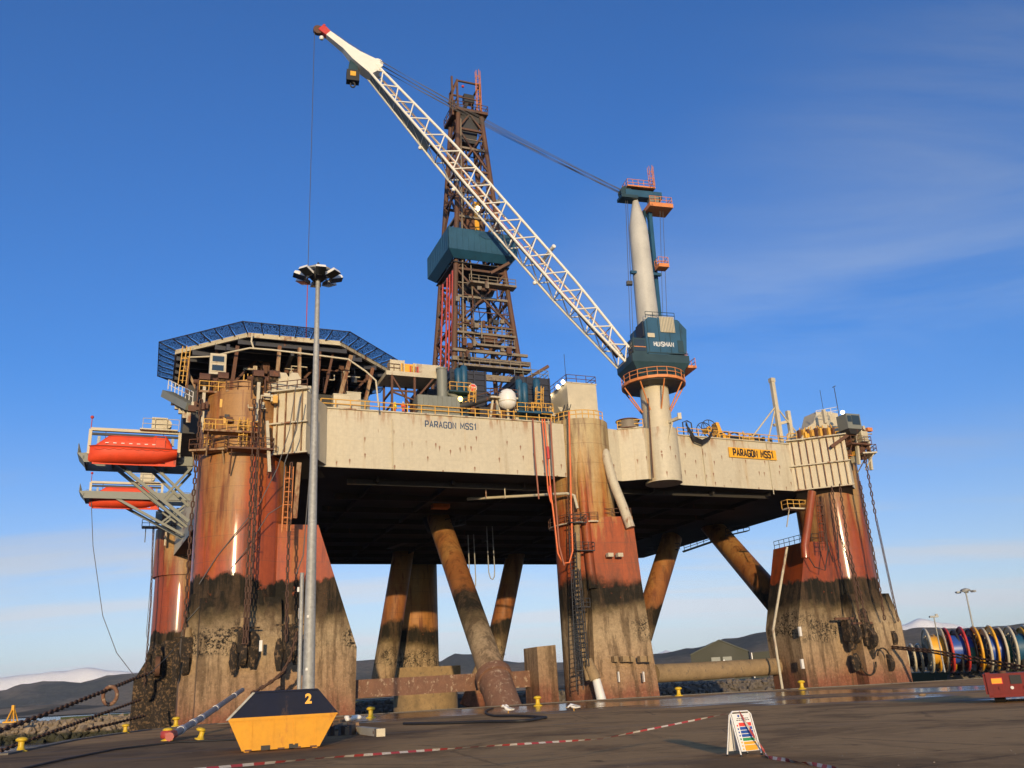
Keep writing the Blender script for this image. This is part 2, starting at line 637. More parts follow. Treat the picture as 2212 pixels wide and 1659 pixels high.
    mus = mth(nt, 'MULTIPLY', mth(nt, 'MULTIPLY', belt, patchy), sstep(nt, mth(nt, 'ADD', mth(nt, 'MULTIPLY', nm, 0.28), mth(nt, 'ADD', mth(nt, 'MULTIPLY', sp, 0.32), mth(nt, 'MULTIPLY', nf, 0.40))), 0.47, 0.55))
    lowc = mixc(nt, mus, lowc, (0.012, 0.010, 0.008, 1))
    c = mixc(nt, edge, lowc, up)
    g = mth(nt, 'ADD', 0.56 - 0.10 * glossy, mth(nt, 'MULTIPLY', mth(nt, 'SUBTRACT', nm, 0.5), 0.25))
    g = mth(nt, 'ADD', mth(nt, 'MULTIPLY', edge, mth(nt, 'SUBTRACT', g, 0.9)), 0.9, clamp=True)
    nt.links.new(c, b.inputs['Base Color'])
    nt.links.new(g, b.inputs['Roughness'])
    b.inputs['Specular IOR Level'].default_value = 0.3
    if glossy > .5:
        cw = mth(nt, 'MULTIPLY', mth(nt, 'MULTIPLY', edge, mth(nt, 'SUBTRACT', 1.0, sstep(nt, zt, 19.0, 27.0))), 0.5)
        nt.links.new(cw, b.inputs['Coat Weight'])
        b.inputs['Coat Roughness'].default_value = 0.13
    hgt = mth(nt, 'MULTIPLY', mth(nt, 'ADD', sp, nf), mth(nt, 'SUBTRACT', 1.1, edge))
    bm = nd(nt, 'ShaderNodeBump', {'Strength': 0.6, 'Distance': 0.14, 'Height': hgt})
    nt.links.new(bm.outputs[0], b.inputs['Normal'])
    return m


def hull_material():
    m, nt, b, pos = newmat('hull_paint')
    n1 = noise(nt, pos, 0.12, 4, 0.6)
    n2 = noise(nt, pos, 2.2, 5, 0.65)
    st = noise(nt, pos, 0.55, 4, 0.6, (1, 1, 0.05))
    base = mixc(nt, n1, (0.51, 0.455, 0.330, 1), (0.61, 0.545, 0.40, 1))
    base = mixc(nt, 1.0, base, mth(nt, 'ADD', 0.80, mth(nt, 'MULTIPLY', n2, 0.36)), 'MULTIPLY')
    base = mixc(nt, mth(nt, 'MULTIPLY', sstep(nt, st, 0.57, 0.72), 0.45), base, (0.46, 0.30, 0.13, 1))
    # small rust spots, each with its dribble below
    sxyz = nd(nt, 'ShaderNodeSeparateXYZ', {0: pos})
    along = mth(nt, 'ADD', mth(nt, 'MULTIPLY', sxyz.outputs[0], E1.x), mth(nt, 'MULTIPLY', sxyz.outputs[1], E1.y))
    flat = nd(nt, 'ShaderNodeCombineXYZ', {0: mth(nt, 'MULTIPLY', along, 0.62), 1: mth(nt, 'MULTIPLY', sxyz.outputs[2], 0.50), 2: 0.0}).outputs[0]
    cells = nd(nt, 'ShaderNodeTexVoronoi', {0: flat, 'Scale': 1.0, 'Randomness': 1.0}, feature='F1', voronoi_dimensions='2D')
    dv = nd(nt, 'ShaderNodeVectorMath', {0: flat, 1: cells.outputs['Position']}, operation='SUBTRACT').outputs[0]
    dxyz = nd(nt, 'ShaderNodeSeparateXYZ', {0: dv})
    ddx = mth(nt, 'ABSOLUTE', dxyz.outputs[0])
    up_ = mth(nt, 'MAXIMUM', mth(nt, 'MULTIPLY', dxyz.outputs[1], 1.0), 0.0)
    dn_ = mth(nt, 'MAXIMUM', mth(nt, 'MULTIPLY', dxyz.outputs[1], -0.22), 0.0)
    dd = mth(nt, 'ADD', ddx, mth(nt, 'ADD', up_, dn_))
    sp = mth(nt, 'SUBTRACT', 1.0, sstep(nt, dd, 0.03, 0.115))
    pick = sstep(nt, noise(nt, pos, 0.10, 2, 0.5, loc=(3, 9, 2)), 0.36, 0.46)
    pick2 = mth(nt, 'GREATER_THAN', nd(nt, 'ShaderNodeSeparateColor', {0: cells.outputs['Color']}).outputs[0], 0.35)
    sp = mth(nt, 'MULTIPLY', sp, mth(nt, 'MULTIPLY', pick, pick2))
    sp = mth(nt, 'MULTIPLY', sp, sstep(nt, n2, 0.28, 0.42))
    sp = mth(nt, 'MULTIPLY', sp, mth(nt, 'SUBTRACT', 1.0, sstep(nt, sxyz.outputs[2], 33.3, 33.9)))
    rc = mixc(nt, n2, (0.30, 0.11, 0.03, 1), (0.13, 0.045, 0.02, 1))
    c = mixc(nt, mth(nt, 'MULTIPLY', sp, 0.9), base, rc)
    nt.links.new(c, b.inputs['Base Color'])
    b.inputs['Roughness'].default_value = 0.55
    fr_ = mth(nt, 'FRACT', mth(nt, 'DIVIDE', along, 2.35))
    weld = mth(nt, 'LESS_THAN', mth(nt, 'ABSOLUTE', mth(nt, 'SUBTRACT', fr_, 0.5)), 0.012)
    frz = mth(nt, 'FRACT', mth(nt, 'DIVIDE', sxyz.outputs[2], 2.5))
    weld = mth(nt, 'MAXIMUM', weld, mth(nt, 'LESS_THAN', frz, 0.016))
    c = mixc(nt, mth(nt, 'MULTIPLY', weld, 0.16), c, (0.30, 0.22, 0.12, 1))
    grim = noise(nt, pos, 0.5, 6, 0.68, (1, 1, 0.10), (9, 2, 4))
    c = mixc(nt, mth(nt, 'MULTIPLY', sstep(nt, grim, 0.52, 0.74), 0.42), c, (0.33, 0.245, 0.14, 1))
    topr = mth(nt, 'MULTIPLY', sstep(nt, sxyz.outputs[2], 33.6, 36.0), sstep(nt, noise(nt, pos, 0.9, 5, 0.65, (1, 1, 0.14), (2, 6, 1)), 0.50, 0.64))
    c = mixc(nt, mth(nt, 'MULTIPLY', topr, 0.7), c, (0.30, 0.12, 0.035, 1))
    nt.links.new(c, b.inputs['Base Color'])
    dish = mth(nt, 'MULTIPLY', mth(nt, 'SINE', mth(nt, 'MULTIPLY', fr_, 3.14159)), mth(nt, 'SINE', mth(nt, 'MULTIPLY', frz, 3.14159)))
    pl = mth(nt, 'ADD', noise(nt, pos, 0.35, 2, 0.5), mth(nt, 'MULTIPLY', dish, -0.55))
    bm = nd(nt, 'ShaderNodeBump', {'Strength': 0.35, 'Distance': 0.12, 'Height': pl})
    nt.links.new(bm.outputs[0], b.inputs['Normal'])
    return m


def quay_material():
    m, nt, b, pos = newmat('quay_concrete')
    n1 = noise(nt, pos, 0.09, 5, 0.6, (1, 1, 1))
    n2 = noise(nt, pos, 1.6, 6, 0.7)
    n3 = noise(nt, pos, 22.0, 3, 0.7)
    n4 = noise(nt, pos, 0.16, 6, 0.66, (1.0, 1.0, 1), (4, 1, 0), 0.5)
    c = mixc(nt, n1, (0.40, 0.225, 0.092, 1), (0.66, 0.375, 0.150, 1))
    c = mixc(nt, mth(nt, 'MULTIPLY', sstep(nt, n4, 0.46, 0.64), 0.8), c, (0.215, 0.122, 0.054, 1))
    c = mixc(nt, 1.0, c, mth(nt, 'ADD', 0.55, mth(nt, 'MULTIPLY', mth(nt, 'ADD', n2, n3), 0.46)), 'MULTIPLY')
    tyre = noise(nt, pos, 0.55, 5, 0.66, (1.0, 0.25, 1), (2, 7, 0), 0.6)
    c = mixc(nt, mth(nt, 'MULTIPLY', sstep(nt, tyre, 0.56, 0.70), 0.28), c, (0.10, 0.064, 0.036, 1))
    spots = noise(nt, pos, 0.75, 3, 0.5, (1, 1, 1), (6, 3, 0))
    c = mixc(nt, mth(nt, 'MULTIPLY', sstep(nt, spots, 0.66, 0.72), 0.6), c, (0.07, 0.046, 0.028, 1))
    ox = nd(nt, 'ShaderNodeTexVoronoi', {0: pos, 'Scale': 0.14}, feature='DISTANCE_TO_EDGE')
    crack = mth(nt, 'LESS_THAN', mth(nt, 'ADD', ox.outputs[0], mth(nt, 'MULTIPLY', mth(nt, 'SUBTRACT', n2, 0.5), 0.04)), 0.006)
    c = mixc(nt, mth(nt, 'MULTIPLY', crack, 0.3), c, (0.04, 0.032, 0.026, 1))
    qd = nd(nt, 'ShaderNodeMapping', {0: pos, 1: (15 / 13, -38 / 30, 0), 3: (1 / 13, 1 / 30, 0)}).outputs[0]
    dk_ = mth(nt, 'SUBTRACT', 1.0, nd(nt, 'ShaderNodeVectorMath', {0: qd}, operation='LENGTH').outputs['Value'], clamp=True)
    dk_ = sstep(nt, mth(nt, 'ADD', dk_, mth(nt, 'MULTIPLY', mth(nt, 'SUBTRACT', n1, 0.5), 0.9)), 0.10, 0.34)
    c = mixc(nt, mth(nt, 'MULTIPLY', dk_, 0.55), c, (0.105, 0.072, 0.046, 1))
    # standing rain water in the shallow dips near the edge
    dips = None
    for (x, y, rx, ry) in WET:
        q = nd(nt, 'ShaderNodeMapping', {0: pos, 1: (-x / rx, -y / ry, 0), 3: (1 / rx, 1 / ry, 0)}).outputs[0]
        d = nd(nt, 'ShaderNodeVectorMath', {0: q}, operation='LENGTH').outputs['Value']
        v = mth(nt, 'SUBTRACT', 1.0, d, clamp=True)
        dips = v if dips is None else mth(nt, 'MAXIMUM', dips, v)
    wn = noise(nt, pos, 0.22, 6, 0.62, (0.45, 1.5, 1), (1, 5, 0))
    damp = sstep(nt, mth(nt, 'ADD', mth(nt, 'MULTIPLY', dips, 0.75), mth(nt, 'MULTIPLY', mth(nt, 'SUBTRACT', wn, 0.5), 1.0)), 0.03, 0.28)
    wet = sstep(nt, mth(nt, 'ADD', mth(nt, 'MULTIPLY', dips, 0.85), mth(nt, 'MULTIPLY', mth(nt, 'SUBTRACT', wn, 0.5), 1.5)), 0.27, 0.40)
    c = mixc(nt, mth(nt, 'MULTIPLY', damp, 0.62), c, (0.06, 0.034, 0.016, 1))
    nt.links.new(c, b.inputs['Base Color'])
    r = mth(nt, 'SUBTRACT', 0.93, mth(nt, 'ADD', mth(nt, 'MULTIPLY', damp, 0.38), mth(nt, 'MULTIPLY', wet, 0.42)), clamp=True)
    nt.links.new(r, b.inputs['Roughness'])
    nt.links.new(mth(nt, 'ADD', 0.06, mth(nt, 'MULTIPLY', mth(nt, 'ADD', damp, wet), 0.25)), b.inputs['Specular IOR Level'])
    hgt = mth(nt, 'MULTIPLY', mth(nt, 'ADD', mth(nt, 'MULTIPLY', n3, 0.35), n2), mth(nt, 'SUBTRACT', 1.0, mth(nt, 'MULTIPLY', wet, 0.93)))
    bm = nd(nt, 'ShaderNodeBump', {'Strength': 0.75, 'Distance': 0.03, 'Height': hgt})
    nt.links.new(bm.outputs[0], b.inputs['Normal'])
    return m


def water_material():
    m, nt, b, pos = newmat('sea_water')
    n1 = noise(nt, pos, 0.5, 4, 0.6, (1, 2.2, 1))
    n2 = noise(nt, pos, 0.03, 3, 0.6)
    b.inputs['Base Color'].default_value = (0.015, 0.035, 0.055, 1)
    b.inputs['Roughness'].default_value = 0.12
    bm = nd(nt, 'ShaderNodeBump', {'Strength': 0.25, 'Distance': 0.35, 'Height': mth(nt, 'ADD', n1, n2)})
    nt.links.new(bm.outputs[0], b.inputs['Normal'])
    return m


def rock_material(name, lo, hi, weed=True):
    m, nt, b, pos = newmat(name)
    z = nd(nt, 'ShaderNodeSeparateXYZ', {0: pos}).outputs[2]
    n1 = noise(nt, pos, 0.45, 5, 0.7)
    n2 = noise(nt, pos, 3.0, 5, 0.7)
    rnd = nd(nt, 'ShaderNodeObjectInfo').outputs['Random']
    c = mixc(nt, n1, c4(lo), c4(hi))
    c = mixc(nt, 1.0, c, mth(nt, 'ADD', 0.55, mth(nt, 'ADD', mth(nt, 'MULTIPLY', n2, 0.5), mth(nt, 'MULTIPLY', rnd, 0.45))), 'MULTIPLY')
    if weed:
        w = mth(nt, 'SUBTRACT', 1.0, sstep(nt, mth(nt, 'ADD', z, mth(nt, 'MULTIPLY', mth(nt, 'SUBTRACT', n1, 0.5), 1.2)), -2.3, -1.6))
        c = mixc(nt, mth(nt, 'MULTIPLY', w, 0.92), c, (0.022, 0.026, 0.010, 1))
    nt.links.new(c, b.inputs['Base Color'])
    b.inputs['Roughness'].default_value = 0.9
    bm = nd(nt, 'ShaderNodeBump', {'Strength': 0.7, 'Distance': 0.2, 'Height': n2})
    nt.links.new(bm.outputs[0], b.inputs['Normal'])
    return m


def hill_material(name, a, bcol, field=None, scale=0.002, zsplit=40.0):
    m, nt, b, pos = newmat(name)
    z = nd(nt, 'ShaderNodeSeparateXYZ', {0: pos}).outputs[2]
    n1 = noise(nt, pos, scale, 6, 0.65)
    n2 = noise(nt, pos, scale * 22, 6, 0.75)
    c = mixc(nt, sstep(nt, n1, 0.42, 0.58), c4(a), c4(bcol))
    if field:
        fz = mth(nt, 'SUBTRACT', 1.0, sstep(nt, mth(nt, 'ADD', z, mth(nt, 'MULTIPLY', mth(nt, 'SUBTRACT', n1, 0.5), zsplit * 2.4)), zsplit * 0.5, zsplit))
        fm = noise(nt, pos, scale * 3.0, 3, 0.5, (1, 0.3, 1), (2, 5, 0))
        c = mixc(nt, mth(nt, 'MULTIPLY', fz, sstep(nt, fm, 0.44, 0.54)), c, c4(field))
    c = mixc(nt, 1.0, c, mth(nt, 'ADD', 0.15 if a[0] < .5 else .92, mth(nt, 'MULTIPLY', n2, 1.7 if a[0] < .5 else .16)), 'MULTIPLY')
    nt.links.new(c, b.inputs['Base Color'])
    b.inputs['Roughness'].default_value = 1.0
    b.inputs['Specular IOR Level'].default_value = 0.05
    bm = nd(nt, 'ShaderNodeBump', {'Strength': 1.0, 'Distance': 9.0, 'Height': n2})
    nt.links.new(bm.outputs[0], b.inputs['Normal'])
    return m


def galv_material():
    m, nt, b, pos = newmat('galvanised_steel')
    vr = nd(nt, 'ShaderNodeTexVoronoi', {0: pos, 'Scale': 9.0})
    k = nd(nt, 'ShaderNodeSeparateColor', {0: vr.outputs['Color']}).outputs[0]
    n1 = noise(nt, pos, 1.2, 4, 0.6, (1, 1, 0.3))
    c = mixc(nt, k, (0.30, 0.30, 0.28, 1), (0.38, 0.38, 0.36, 1))
    c = mixc(nt, 1.0, c, mth(nt, 'ADD', 0.7, mth(nt, 'MULTIPLY', n1, 0.6)), 'MULTIPLY')
    nt.links.new(c, b.inputs['Base Color'])
    b.inputs['Metallic'].default_value = 0.2
    b.inputs['Roughness'].default_value = 0.6
    return m


def net_material():
    m = bpy.data.materials.new('safety_net')
    m.use_nodes = True
    nt = m.node_tree
    nt.nodes.clear()
    out = nd(nt, 'ShaderNodeOutputMaterial')
    b = nd(nt, 'ShaderNodeBsdfPrincipled', {'Base Color': (0.02, 0.035, 0.09, 1), 'Roughness': 0.8})
    tr = nd(nt, 'ShaderNodeBsdfTransparent')
    pos = nd(nt, 'ShaderNodeNewGeometry').outputs['Position']
    v = nd(nt, 'ShaderNodeTexVoronoi', {0: pos, 'Scale': 4.5}, feature='DISTANCE_TO_EDGE').outputs[0]
    fac = mth(nt, 'ADD', 0.46, mth(nt, 'MULTIPLY', mth(nt, 'LESS_THAN', v, 0.11), 0.5))
    mx = nd(nt, 'ShaderNodeMixShader', {0: fac, 1: tr.outputs[0], 2: b.outputs[0]})
    nt.links.new(mx.outputs[0], out.inputs[0])
    return m


def glass_material():
    m, nt, b, pos = newmat('cab_glass')
    b.inputs['Base Color'].default_value = (0.03, 0.045, 0.05, 1)
    b.inputs['Roughness'].default_value = 0.05
    b.inputs['Specular IOR Level'].default_value = 0.8
    return m


def tape_material():
    m, nt, b, pos = newmat('barrier_tape')
    uv = nd(nt, 'ShaderNodeAttribute', attribute_name='along').outputs['Fac']
    fr = mth(nt, 'FRACT', mth(nt, 'DIVIDE', uv, 0.40))
    k = mth(nt, 'GREATER_THAN', fr, 0.5)
    c = mixc(nt, k, (0.36, 0.045, 0.04, 1), (0.50, 0.44, 0.37, 1))
    nt.links.new(c, b.inputs['Base Color'])
    b.inputs['Roughness'].default_value = 0.45
    return m


def lamp_glow(name, col, k):
    m, nt, b, pos = newmat(name)
    b.inputs['Base Color'].default_value = c4(col)
    b.inputs['Emission Color'].default_value = c4(col)
    b.inputs['Emission Strength'].default_value = k
    return m


WET = [(-8.5, 80, 12, 20), (2.0, 82, 12, 22), (13, 78, 11, 24), (24, 86, 12, 20), (31, 72, 10, 12), (19, 60, 8, 10), (28, 47, 8, 5)]
M = {}
M['hull'] = hull_material()
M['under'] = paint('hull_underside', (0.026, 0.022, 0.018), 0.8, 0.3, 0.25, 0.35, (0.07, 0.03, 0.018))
M['leg_corner'] = leg_material('leg_steel_corner', (.36, .185, .062), (.36, .095, .02), 1.0, 0.95, 1.2, (.40, .078, .016), .25)
M['leg_mid'] = leg_material('leg_steel_middle', (.47, .36, .185), (.42, .22, .065), 4.0, 0.35, 1.1, (.34, .070, .017), .7)
M['leg_back'] = leg_material('leg_steel_back', (.42, .29, .12), (.43, .24, .07), 7.0, 0.2, 0.4, (.40, .175, .045), .7)
M['leg_east'] = leg_material('leg_steel_far_corner', (.38, .23, .09), (.27, .058, .014), 11.0, 0.95, 1.2, (.30, .056, .012), .3)
M['brace'] = leg_material('brace_steel', (.39, .24, .095), (.37, .18, .056), 9.0, 0.3, 0.6, (.30, .115, .035), .6)
M['beam_rust'] = paint('rusty_beam', (0.20, 0.10, 0.06), 0.9, 0.4, 1.2, 0.5, (0.40, 0.30, 0.20), 1.5, streak=1.0, bump=0.6)
M['foot_pale'] = paint('barnacled_foot', (0.30, 0.205, 0.105), 0.95, 0.4, 0.8, 0.42, (0.13, 0.10, 0.07), 1.1, streak=0.8, bump=0.7)
M['cream'] = paint('cream_paint', (0.57, 0.50, 0.355), 0.55, 0.2, 0.5, 0.22)
M['cream_rust'] = paint('cream_paint_rusty', (0.53, 0.47, 0.34), 0.6, 0.25, 0.6, 0.5)
M['greygreen'] = paint('grey_paint', (0.20, 0.21, 0.18), 0.5, 0.2, 0.6, 0.12)
M['white'] = paint('white_boom_paint', (0.80, 0.77, 0.68), 0.45, 0.12, 0.6, 0.10)
M['mast'] = paint('pale_mast_paint', (0.50, 0.485, 0.43), 0.5, 0.3, 0.25, 0.05, (0.08, 0.07, 0.06))
M['teal'] = paint('teal_paint', (0.014, 0.080, 0.150), 0.5, 0.35, 0.4, 0.42, (0.012, 0.045, 0.08), 0.8, streak=0.15)
M['teal_dark'] = paint('dark_teal_paint', (0.012, 0.045, 0.06), 0.5, 0.3, 0.6, 0.2)
M['red'] = paint('red_paint', (0.55, 0.045, 0.035), 0.5, 0.2, 0.8, 0.1)
M['truckred'] = paint('trailer_red', (0.19, 0.018, 0.014), 0.75, 0.3, 1.5, 0.25, (0.10, 0.03, 0.02))
M['redpipe'] = paint('red_pipe_paint', (0.42, 0.055, 0.045), 0.5, 0.3, 0.8, 0.3)
M['orange'] = paint('orange_boat', (0.72, 0.062, 0.014), 0.6, 0.25, 0.7, 0.10, (0.35, 0.05, 0.02))
M['orange_dk'] = paint('orange_boat_rubbing_strake', (0.35, 0.04, 0.015), 0.5, 0.15, 0.5)
M['orail'] = paint('orange_rail_paint', (0.68, 0.24, 0.07), 0.55, 0.2, 1.0, 0.3)
M['yrail'] = paint('yellow_rail_paint', (0.72, 0.40, 0.075), 0.55, 0.25, 1.0, 0.35)
M['yellow'] = paint('yellow_paint', (0.80, 0.40, 0.03), 0.45, 0.15, 0.8, 0.12)
M['bollard'] = paint('bollard_paint', (0.66, 0.43, 0.02), 0.5, 0.2, 1.5, 0.18)
M['rust'] = paint('rusted_steel', (0.12, 0.055, 0.032), 0.8, 0.35, 0.9, 0.4, (0.22, 0.08, 0.03), 1.2, streak=0.5)
M['derrick'] = paint('derrick_steel', (0.12, 0.058, 0.034), 0.7, 0.35, 0.5, 0.5, (0.06, 0.045, 0.04), 0.7, streak=0.4)
M['derrick_lt'] = paint('derrick_galvanised', (0.22, 0.18, 0.13), 0.6, 0.3, 0.5, 0.5, (0.10, 0.055, 0.035), 0.9, streak=0.4)
M['rib'] = paint('rusty_rib', (0.36, 0.24, 0.13), 0.8, 0.4, 0.8, 0.75, (0.17, 0.06, 0.025), 0.8)
M['fouled'] = paint('fouled_steel', (0.022, 0.016, 0.011), 0.95, 0.5, 1.2, 0.62, (0.17, 0.105, 0.055), 2.2, streak=1.0, bump=0.8)
M['chain'] = paint('chain_rust', (0.095, 0.05, 0.032), 0.85, 0.4, 2.0)
M['black'] = paint('black_rubber', (0.018, 0.017, 0.017), 0.6, 0.2, 1.0)
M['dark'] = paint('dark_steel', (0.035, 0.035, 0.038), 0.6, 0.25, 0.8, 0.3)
M['navy'] = paint('navy_wall', (0.022, 0.025, 0.040), 0.55, 0.2, 0.6, 0.1)
M['wire'] = paint('wire_rope', (0.10, 0.10, 0.10), 0.55, 0.1, 2.0)
M['hose'] = paint('orange_hose', (0.75, 0.17, 0.05), 0.5, 0.15, 1.0)
M['hose_dk'] = paint('brown_hose', (0.32, 0.11, 0.06), 0.6, 0.25, 1.0)
M['galv'] = galv_material()
M['radome'] = paint('radome_white', (0.82, 0.80, 0.74), 0.4, 0.05, 0.5)
M['net'] = net_material()
M['glass'] = glass_material()
M['tape'] = tape_material()
M['blue_ink'] = paint('blue_lettering', (0.025, 0.06, 0.13), 0.6, 0.1, 1.0)
M['sign_y'] = paint('sign_yellow', (0.86, 0.42, 0.02), 0.45, 0.05, 0.5)
M['black_ink'] = paint('black_lettering', (0.015, 0.012, 0.01), 0.6, 0.1, 1.0)
M['white_ink'] = paint('white_lettering', (0.80, 0.80, 0.78), 0.5, 0.05, 1.0)
M['quay'] = quay_material()
M['quay_side'] = paint('quay_wall', (0.16, 0.14, 0.11), 0.9, 0.3, 0.4, 0.3, (0.04, 0.045, 0.02), 0.4, streak=0.2)
M['water'] = water_material()
M['rock'] = rock_material('breakwater_rock', (0.20, 0.145, 0.095), (0.34, 0.27, 0.19))
M['rock_dk'] = rock_material('revetment_rock', (0.085, 0.07, 0.055), (0.19, 0.16, 0.13))
M['skip_y'] = paint('skip_yellow', (0.68, 0.31, 0.018), 0.75, 0.22, 0.9, 0.34, (0.45, 0.16, 0.02), 1.4, streak=0.2)
M['skip_b'] = paint('skip_blue', (0.006, 0.010, 0.030), 0.9, 0.4, 0.9, 0.30, (0.10, 0.06, 0.04), 1.4, streak=0.15)
M['board_w'] = paint('sign_white', (0.80, 0.78, 0.73), 0.4, 0.06, 2.0)
M['p_red'] = paint('print_red', (0.75, 0.06, 0.04), 0.4, 0.05)
M['p_blue'] = paint('print_blue', (0.03, 0.09, 0.36), 0.4, 0.05)
M['p_green'] = paint('print_green', (0.04, 0.30, 0.10), 0.4, 0.05)
M['p_yel'] = paint('print_yellow', (0.85, 0.42, 0.03), 0.4, 0.05)
M['timber'] = paint('weathered_timber', (0.24, 0.145, 0.075), 0.8, 0.4, 3.0)
M['plastic'] = paint('pale_plastic', (0.75, 0.72, 0.66), 0.45, 0.1, 2.0)
M['feather'] = paint('white_feathers', (0.80, 0.79, 0.77), 0.8, 0.05, 5.0)
M['feather_g'] = paint('grey_feathers', (0.36, 0.37, 0.39), 0.8, 0.1, 5.0)
M['hill'] = hill_material('forest_hill', (0.07, 0.075, 0.065), (0.17, 0.14, 0.10), (0.42, 0.29, 0.17))
M['heath'] = hill_material('heather_hill', (0.07, 0.062, 0.045), (0.14, 0.115, 0.075), (0.36, 0.26, 0.16), 0.0025, 25)
M['snow'] = hill_material('snow_mountain', (0.92, 0.90, 0.86), (0.86, 0.85, 0.83), None, 0.0012)
M['shed'] = paint('green_shed_cladding', (0.040, 0.040, 0.022), 0.7, 0.12, 0.05)
M['shed_roof'] = paint('dark_shed_roof', (0.05, 0.058, 0.042), 0.6, 0.12, 0.05)
M['green_c'] = paint('green_container', (0.02, 0.16, 0.10), 0.5, 0.15, 0.5)
M['grass'] = paint('rough_grass', (0.05, 0.06, 0.022), 0.9, 0.3, 0.3, 0.4, (0.16, 0.12, 0.06), 0.4, streak=1)
M['hivis'] = paint('orange_coverall', (0.85, 0.13, 0.03), 0.7, 0.1, 3.0)
M['hivis_y'] = paint('yellow_jacket', (0.75, 0.75, 0.03), 0.7, 0.1, 3.0)
M['skin'] = paint('skin', (0.5, 0.30, 0.22), 0.6, 0.05)
M['lampglass'] = paint('lamp_glass', (0.03, 0.035, 0.04), 0.15, 0.1)
M['lit'] = lamp_glow('lit_lamp', (1.0, 0.62, 0.14), 6.0)
M['lit_w'] = lamp_glow('lit_floodlight', (1.0, 0.86, 0.62), 5.0)

# ------------------------------------------------------------------ the setting: quay, sea, far land
WATER_Z = -3.6
QUAY = [(-17, -60), (-20, 0), (-23.9, 42.3), (-28.6, 58.6), (-30.4, 70.7), (-31.0, 76), (-28.5, 85.0), (-18.0, 90.4), (-7, 97.0), (3.2, 103.0),
        (15.0, 106.0), (29.3, 108.5), (42, 109.5), (56, 114.0), (90, 120), (140, 150), (220, 160), (220, -60)]
g = G()
top = [V(x, y, 0) for x, y in QUAY]
g.add(top, [tuple(range(len(top)))])
quay = g.build('quay', M['quay'], kind='structure')
g = G()
n = len(QUAY)
g.add([V(x, y, -0.02) for x, y in QUAY] + [V(x, y, -9) for x, y in QUAY], [(i, n + i, n + (i + 1) % n, (i + 1) % n) for i in range(n)])
g.build('quay_wall', M['quay_side'], quay)
# low coping stones along the seaward edge, each a block of its own
cop = QUAY[2:15]
for (x0, y0), (x1, y1) in zip(cop, cop[1:]):
    a, b = V(x0, y0, 0), V(x1, y1, 0)
    L = (b - a).length
    k = max(1, round(L / 3.0))
    d = (b - a).normalized()
    inw = V(d.y, -d.x, 0)
    for i in range(k):
        p, q = a.lerp(b, i / k) + d * 0.02, a.lerp(b, (i + 1) / k) - d * 0.02
        c = (p + q) / 2 + inw * 0.26
        G().obox(c + EZ * 0.03, (q - p) / 2, inw * 0.25, EZ * (0.05 + random.uniform(-.012, .012))).build('coping_stone', M['quay_side'], quay)

g = G()
WS = 10400
g.add([V(-WS, -WS, WATER_Z), V(WS, -WS, WATER_Z), V(WS, WS, WATER_Z), V(-WS, WS, WATER_Z)], [(0, 1, 2, 3)])
g.build('sea', M['water'], kind='structure')


def ridge(name, sil, Y, mat, depth, rough=0.06, front=0.45, nx=150, nyy=26):
    """terrain strip whose crest runs through the given outline points at distance Y"""
    crest = [at(x, y, Y) for x, y in sil]
    x0, x1 = crest[0].x, crest[-1].x

    def hz(x):
        for a, b in zip(crest, crest[1:]):
            if a.x <= x <= b.x:
                t = (x - a.x) / (b.x - a.x)
                t = t * t * (3 - 2 * t)
                return a.z + (b.z - a.z) * t
        return crest[-1].z
    vs, fs = [], []
    for j in range(nyy):
        s = j / (nyy - 1)
        yy = Y - depth * front * 2 + depth * front * 3 * s
        k = (math.sin(min(1, s * 1.5) * math.pi / 2)) ** 1.6 if s < 0.667 else math.cos((s - 0.667) / 0.333 * math.pi / 2 * 0.9)
        for i in range(nx):
            x = (x0 + (x1 - x0) * i / (nx - 1))
            xx = x * (yy / Y)
            h = hz(x)
            nn = mnoise.fractal(V(xx, yy, 0) * (6.0 / depth), 0.9, 2.1, 6)
            z = h * k + nn * h * rough * (0.4 + k)
            vs.append(V(xx, yy, max(z - 1.5 * (1 - k), -6)))
    for j in range(nyy - 1):
        for i in range(nx - 1):
            a = j * nx + i
            fs.append((a, a + 1, a + nx + 1, a + nx))
    return G().add(vs, fs, True).build(name, mat, kind='structure')


ridge('snowy_mountains', [(-700, 1530), (-300, 1490), (-120, 1478), (0, 1464), (60, 1457), (130, 1450), (190, 1442), (245, 1449), (300, 1452), (420, 1470), (560, 1490), (640, 1500)],
      9000, M['snow'], 700, 0.012)
ridge('forested_hills', [(-900, 1560), (-500, 1535), (-200, 1512), (0, 1492), (55, 1479), (119, 1472), (171, 1475), (234, 1461), (303, 1455), (420, 1452), (560, 1440),
                         (735, 1425), (800, 1428), (860, 1432), (945, 1432), (985, 1412), (1030, 1416), (1075, 1430), (1160, 1432), (1300, 1430), (1400, 1424)],
      4200, M['hill'], 900, 0.07)
ridge('pine_hill', [(1120, 1460), (1250, 1444), (1380, 1424), (1415, 1415), (1495, 1402), (1578, 1381), (1660, 1364), (1780, 1350), (1880, 1352), (1958, 1361), (1985, 1356), (2080, 1358), (2212, 1349), (2400, 1330), (2700, 1300), (3200, 1290)],
      2600, M['hill'], 800, 0.05)
ridge('far_snow_peak', [(1380, 1440), (1425, 1410), (1438, 1404), (1452, 1409), (1520, 1425), (1800, 1380), (1900, 1362), (1946, 1350), (1986, 1336), (2043, 1346), (2100, 1356), (2200, 1362), (2500, 1350)],
      8000, M['snow'], 700, 0.012)
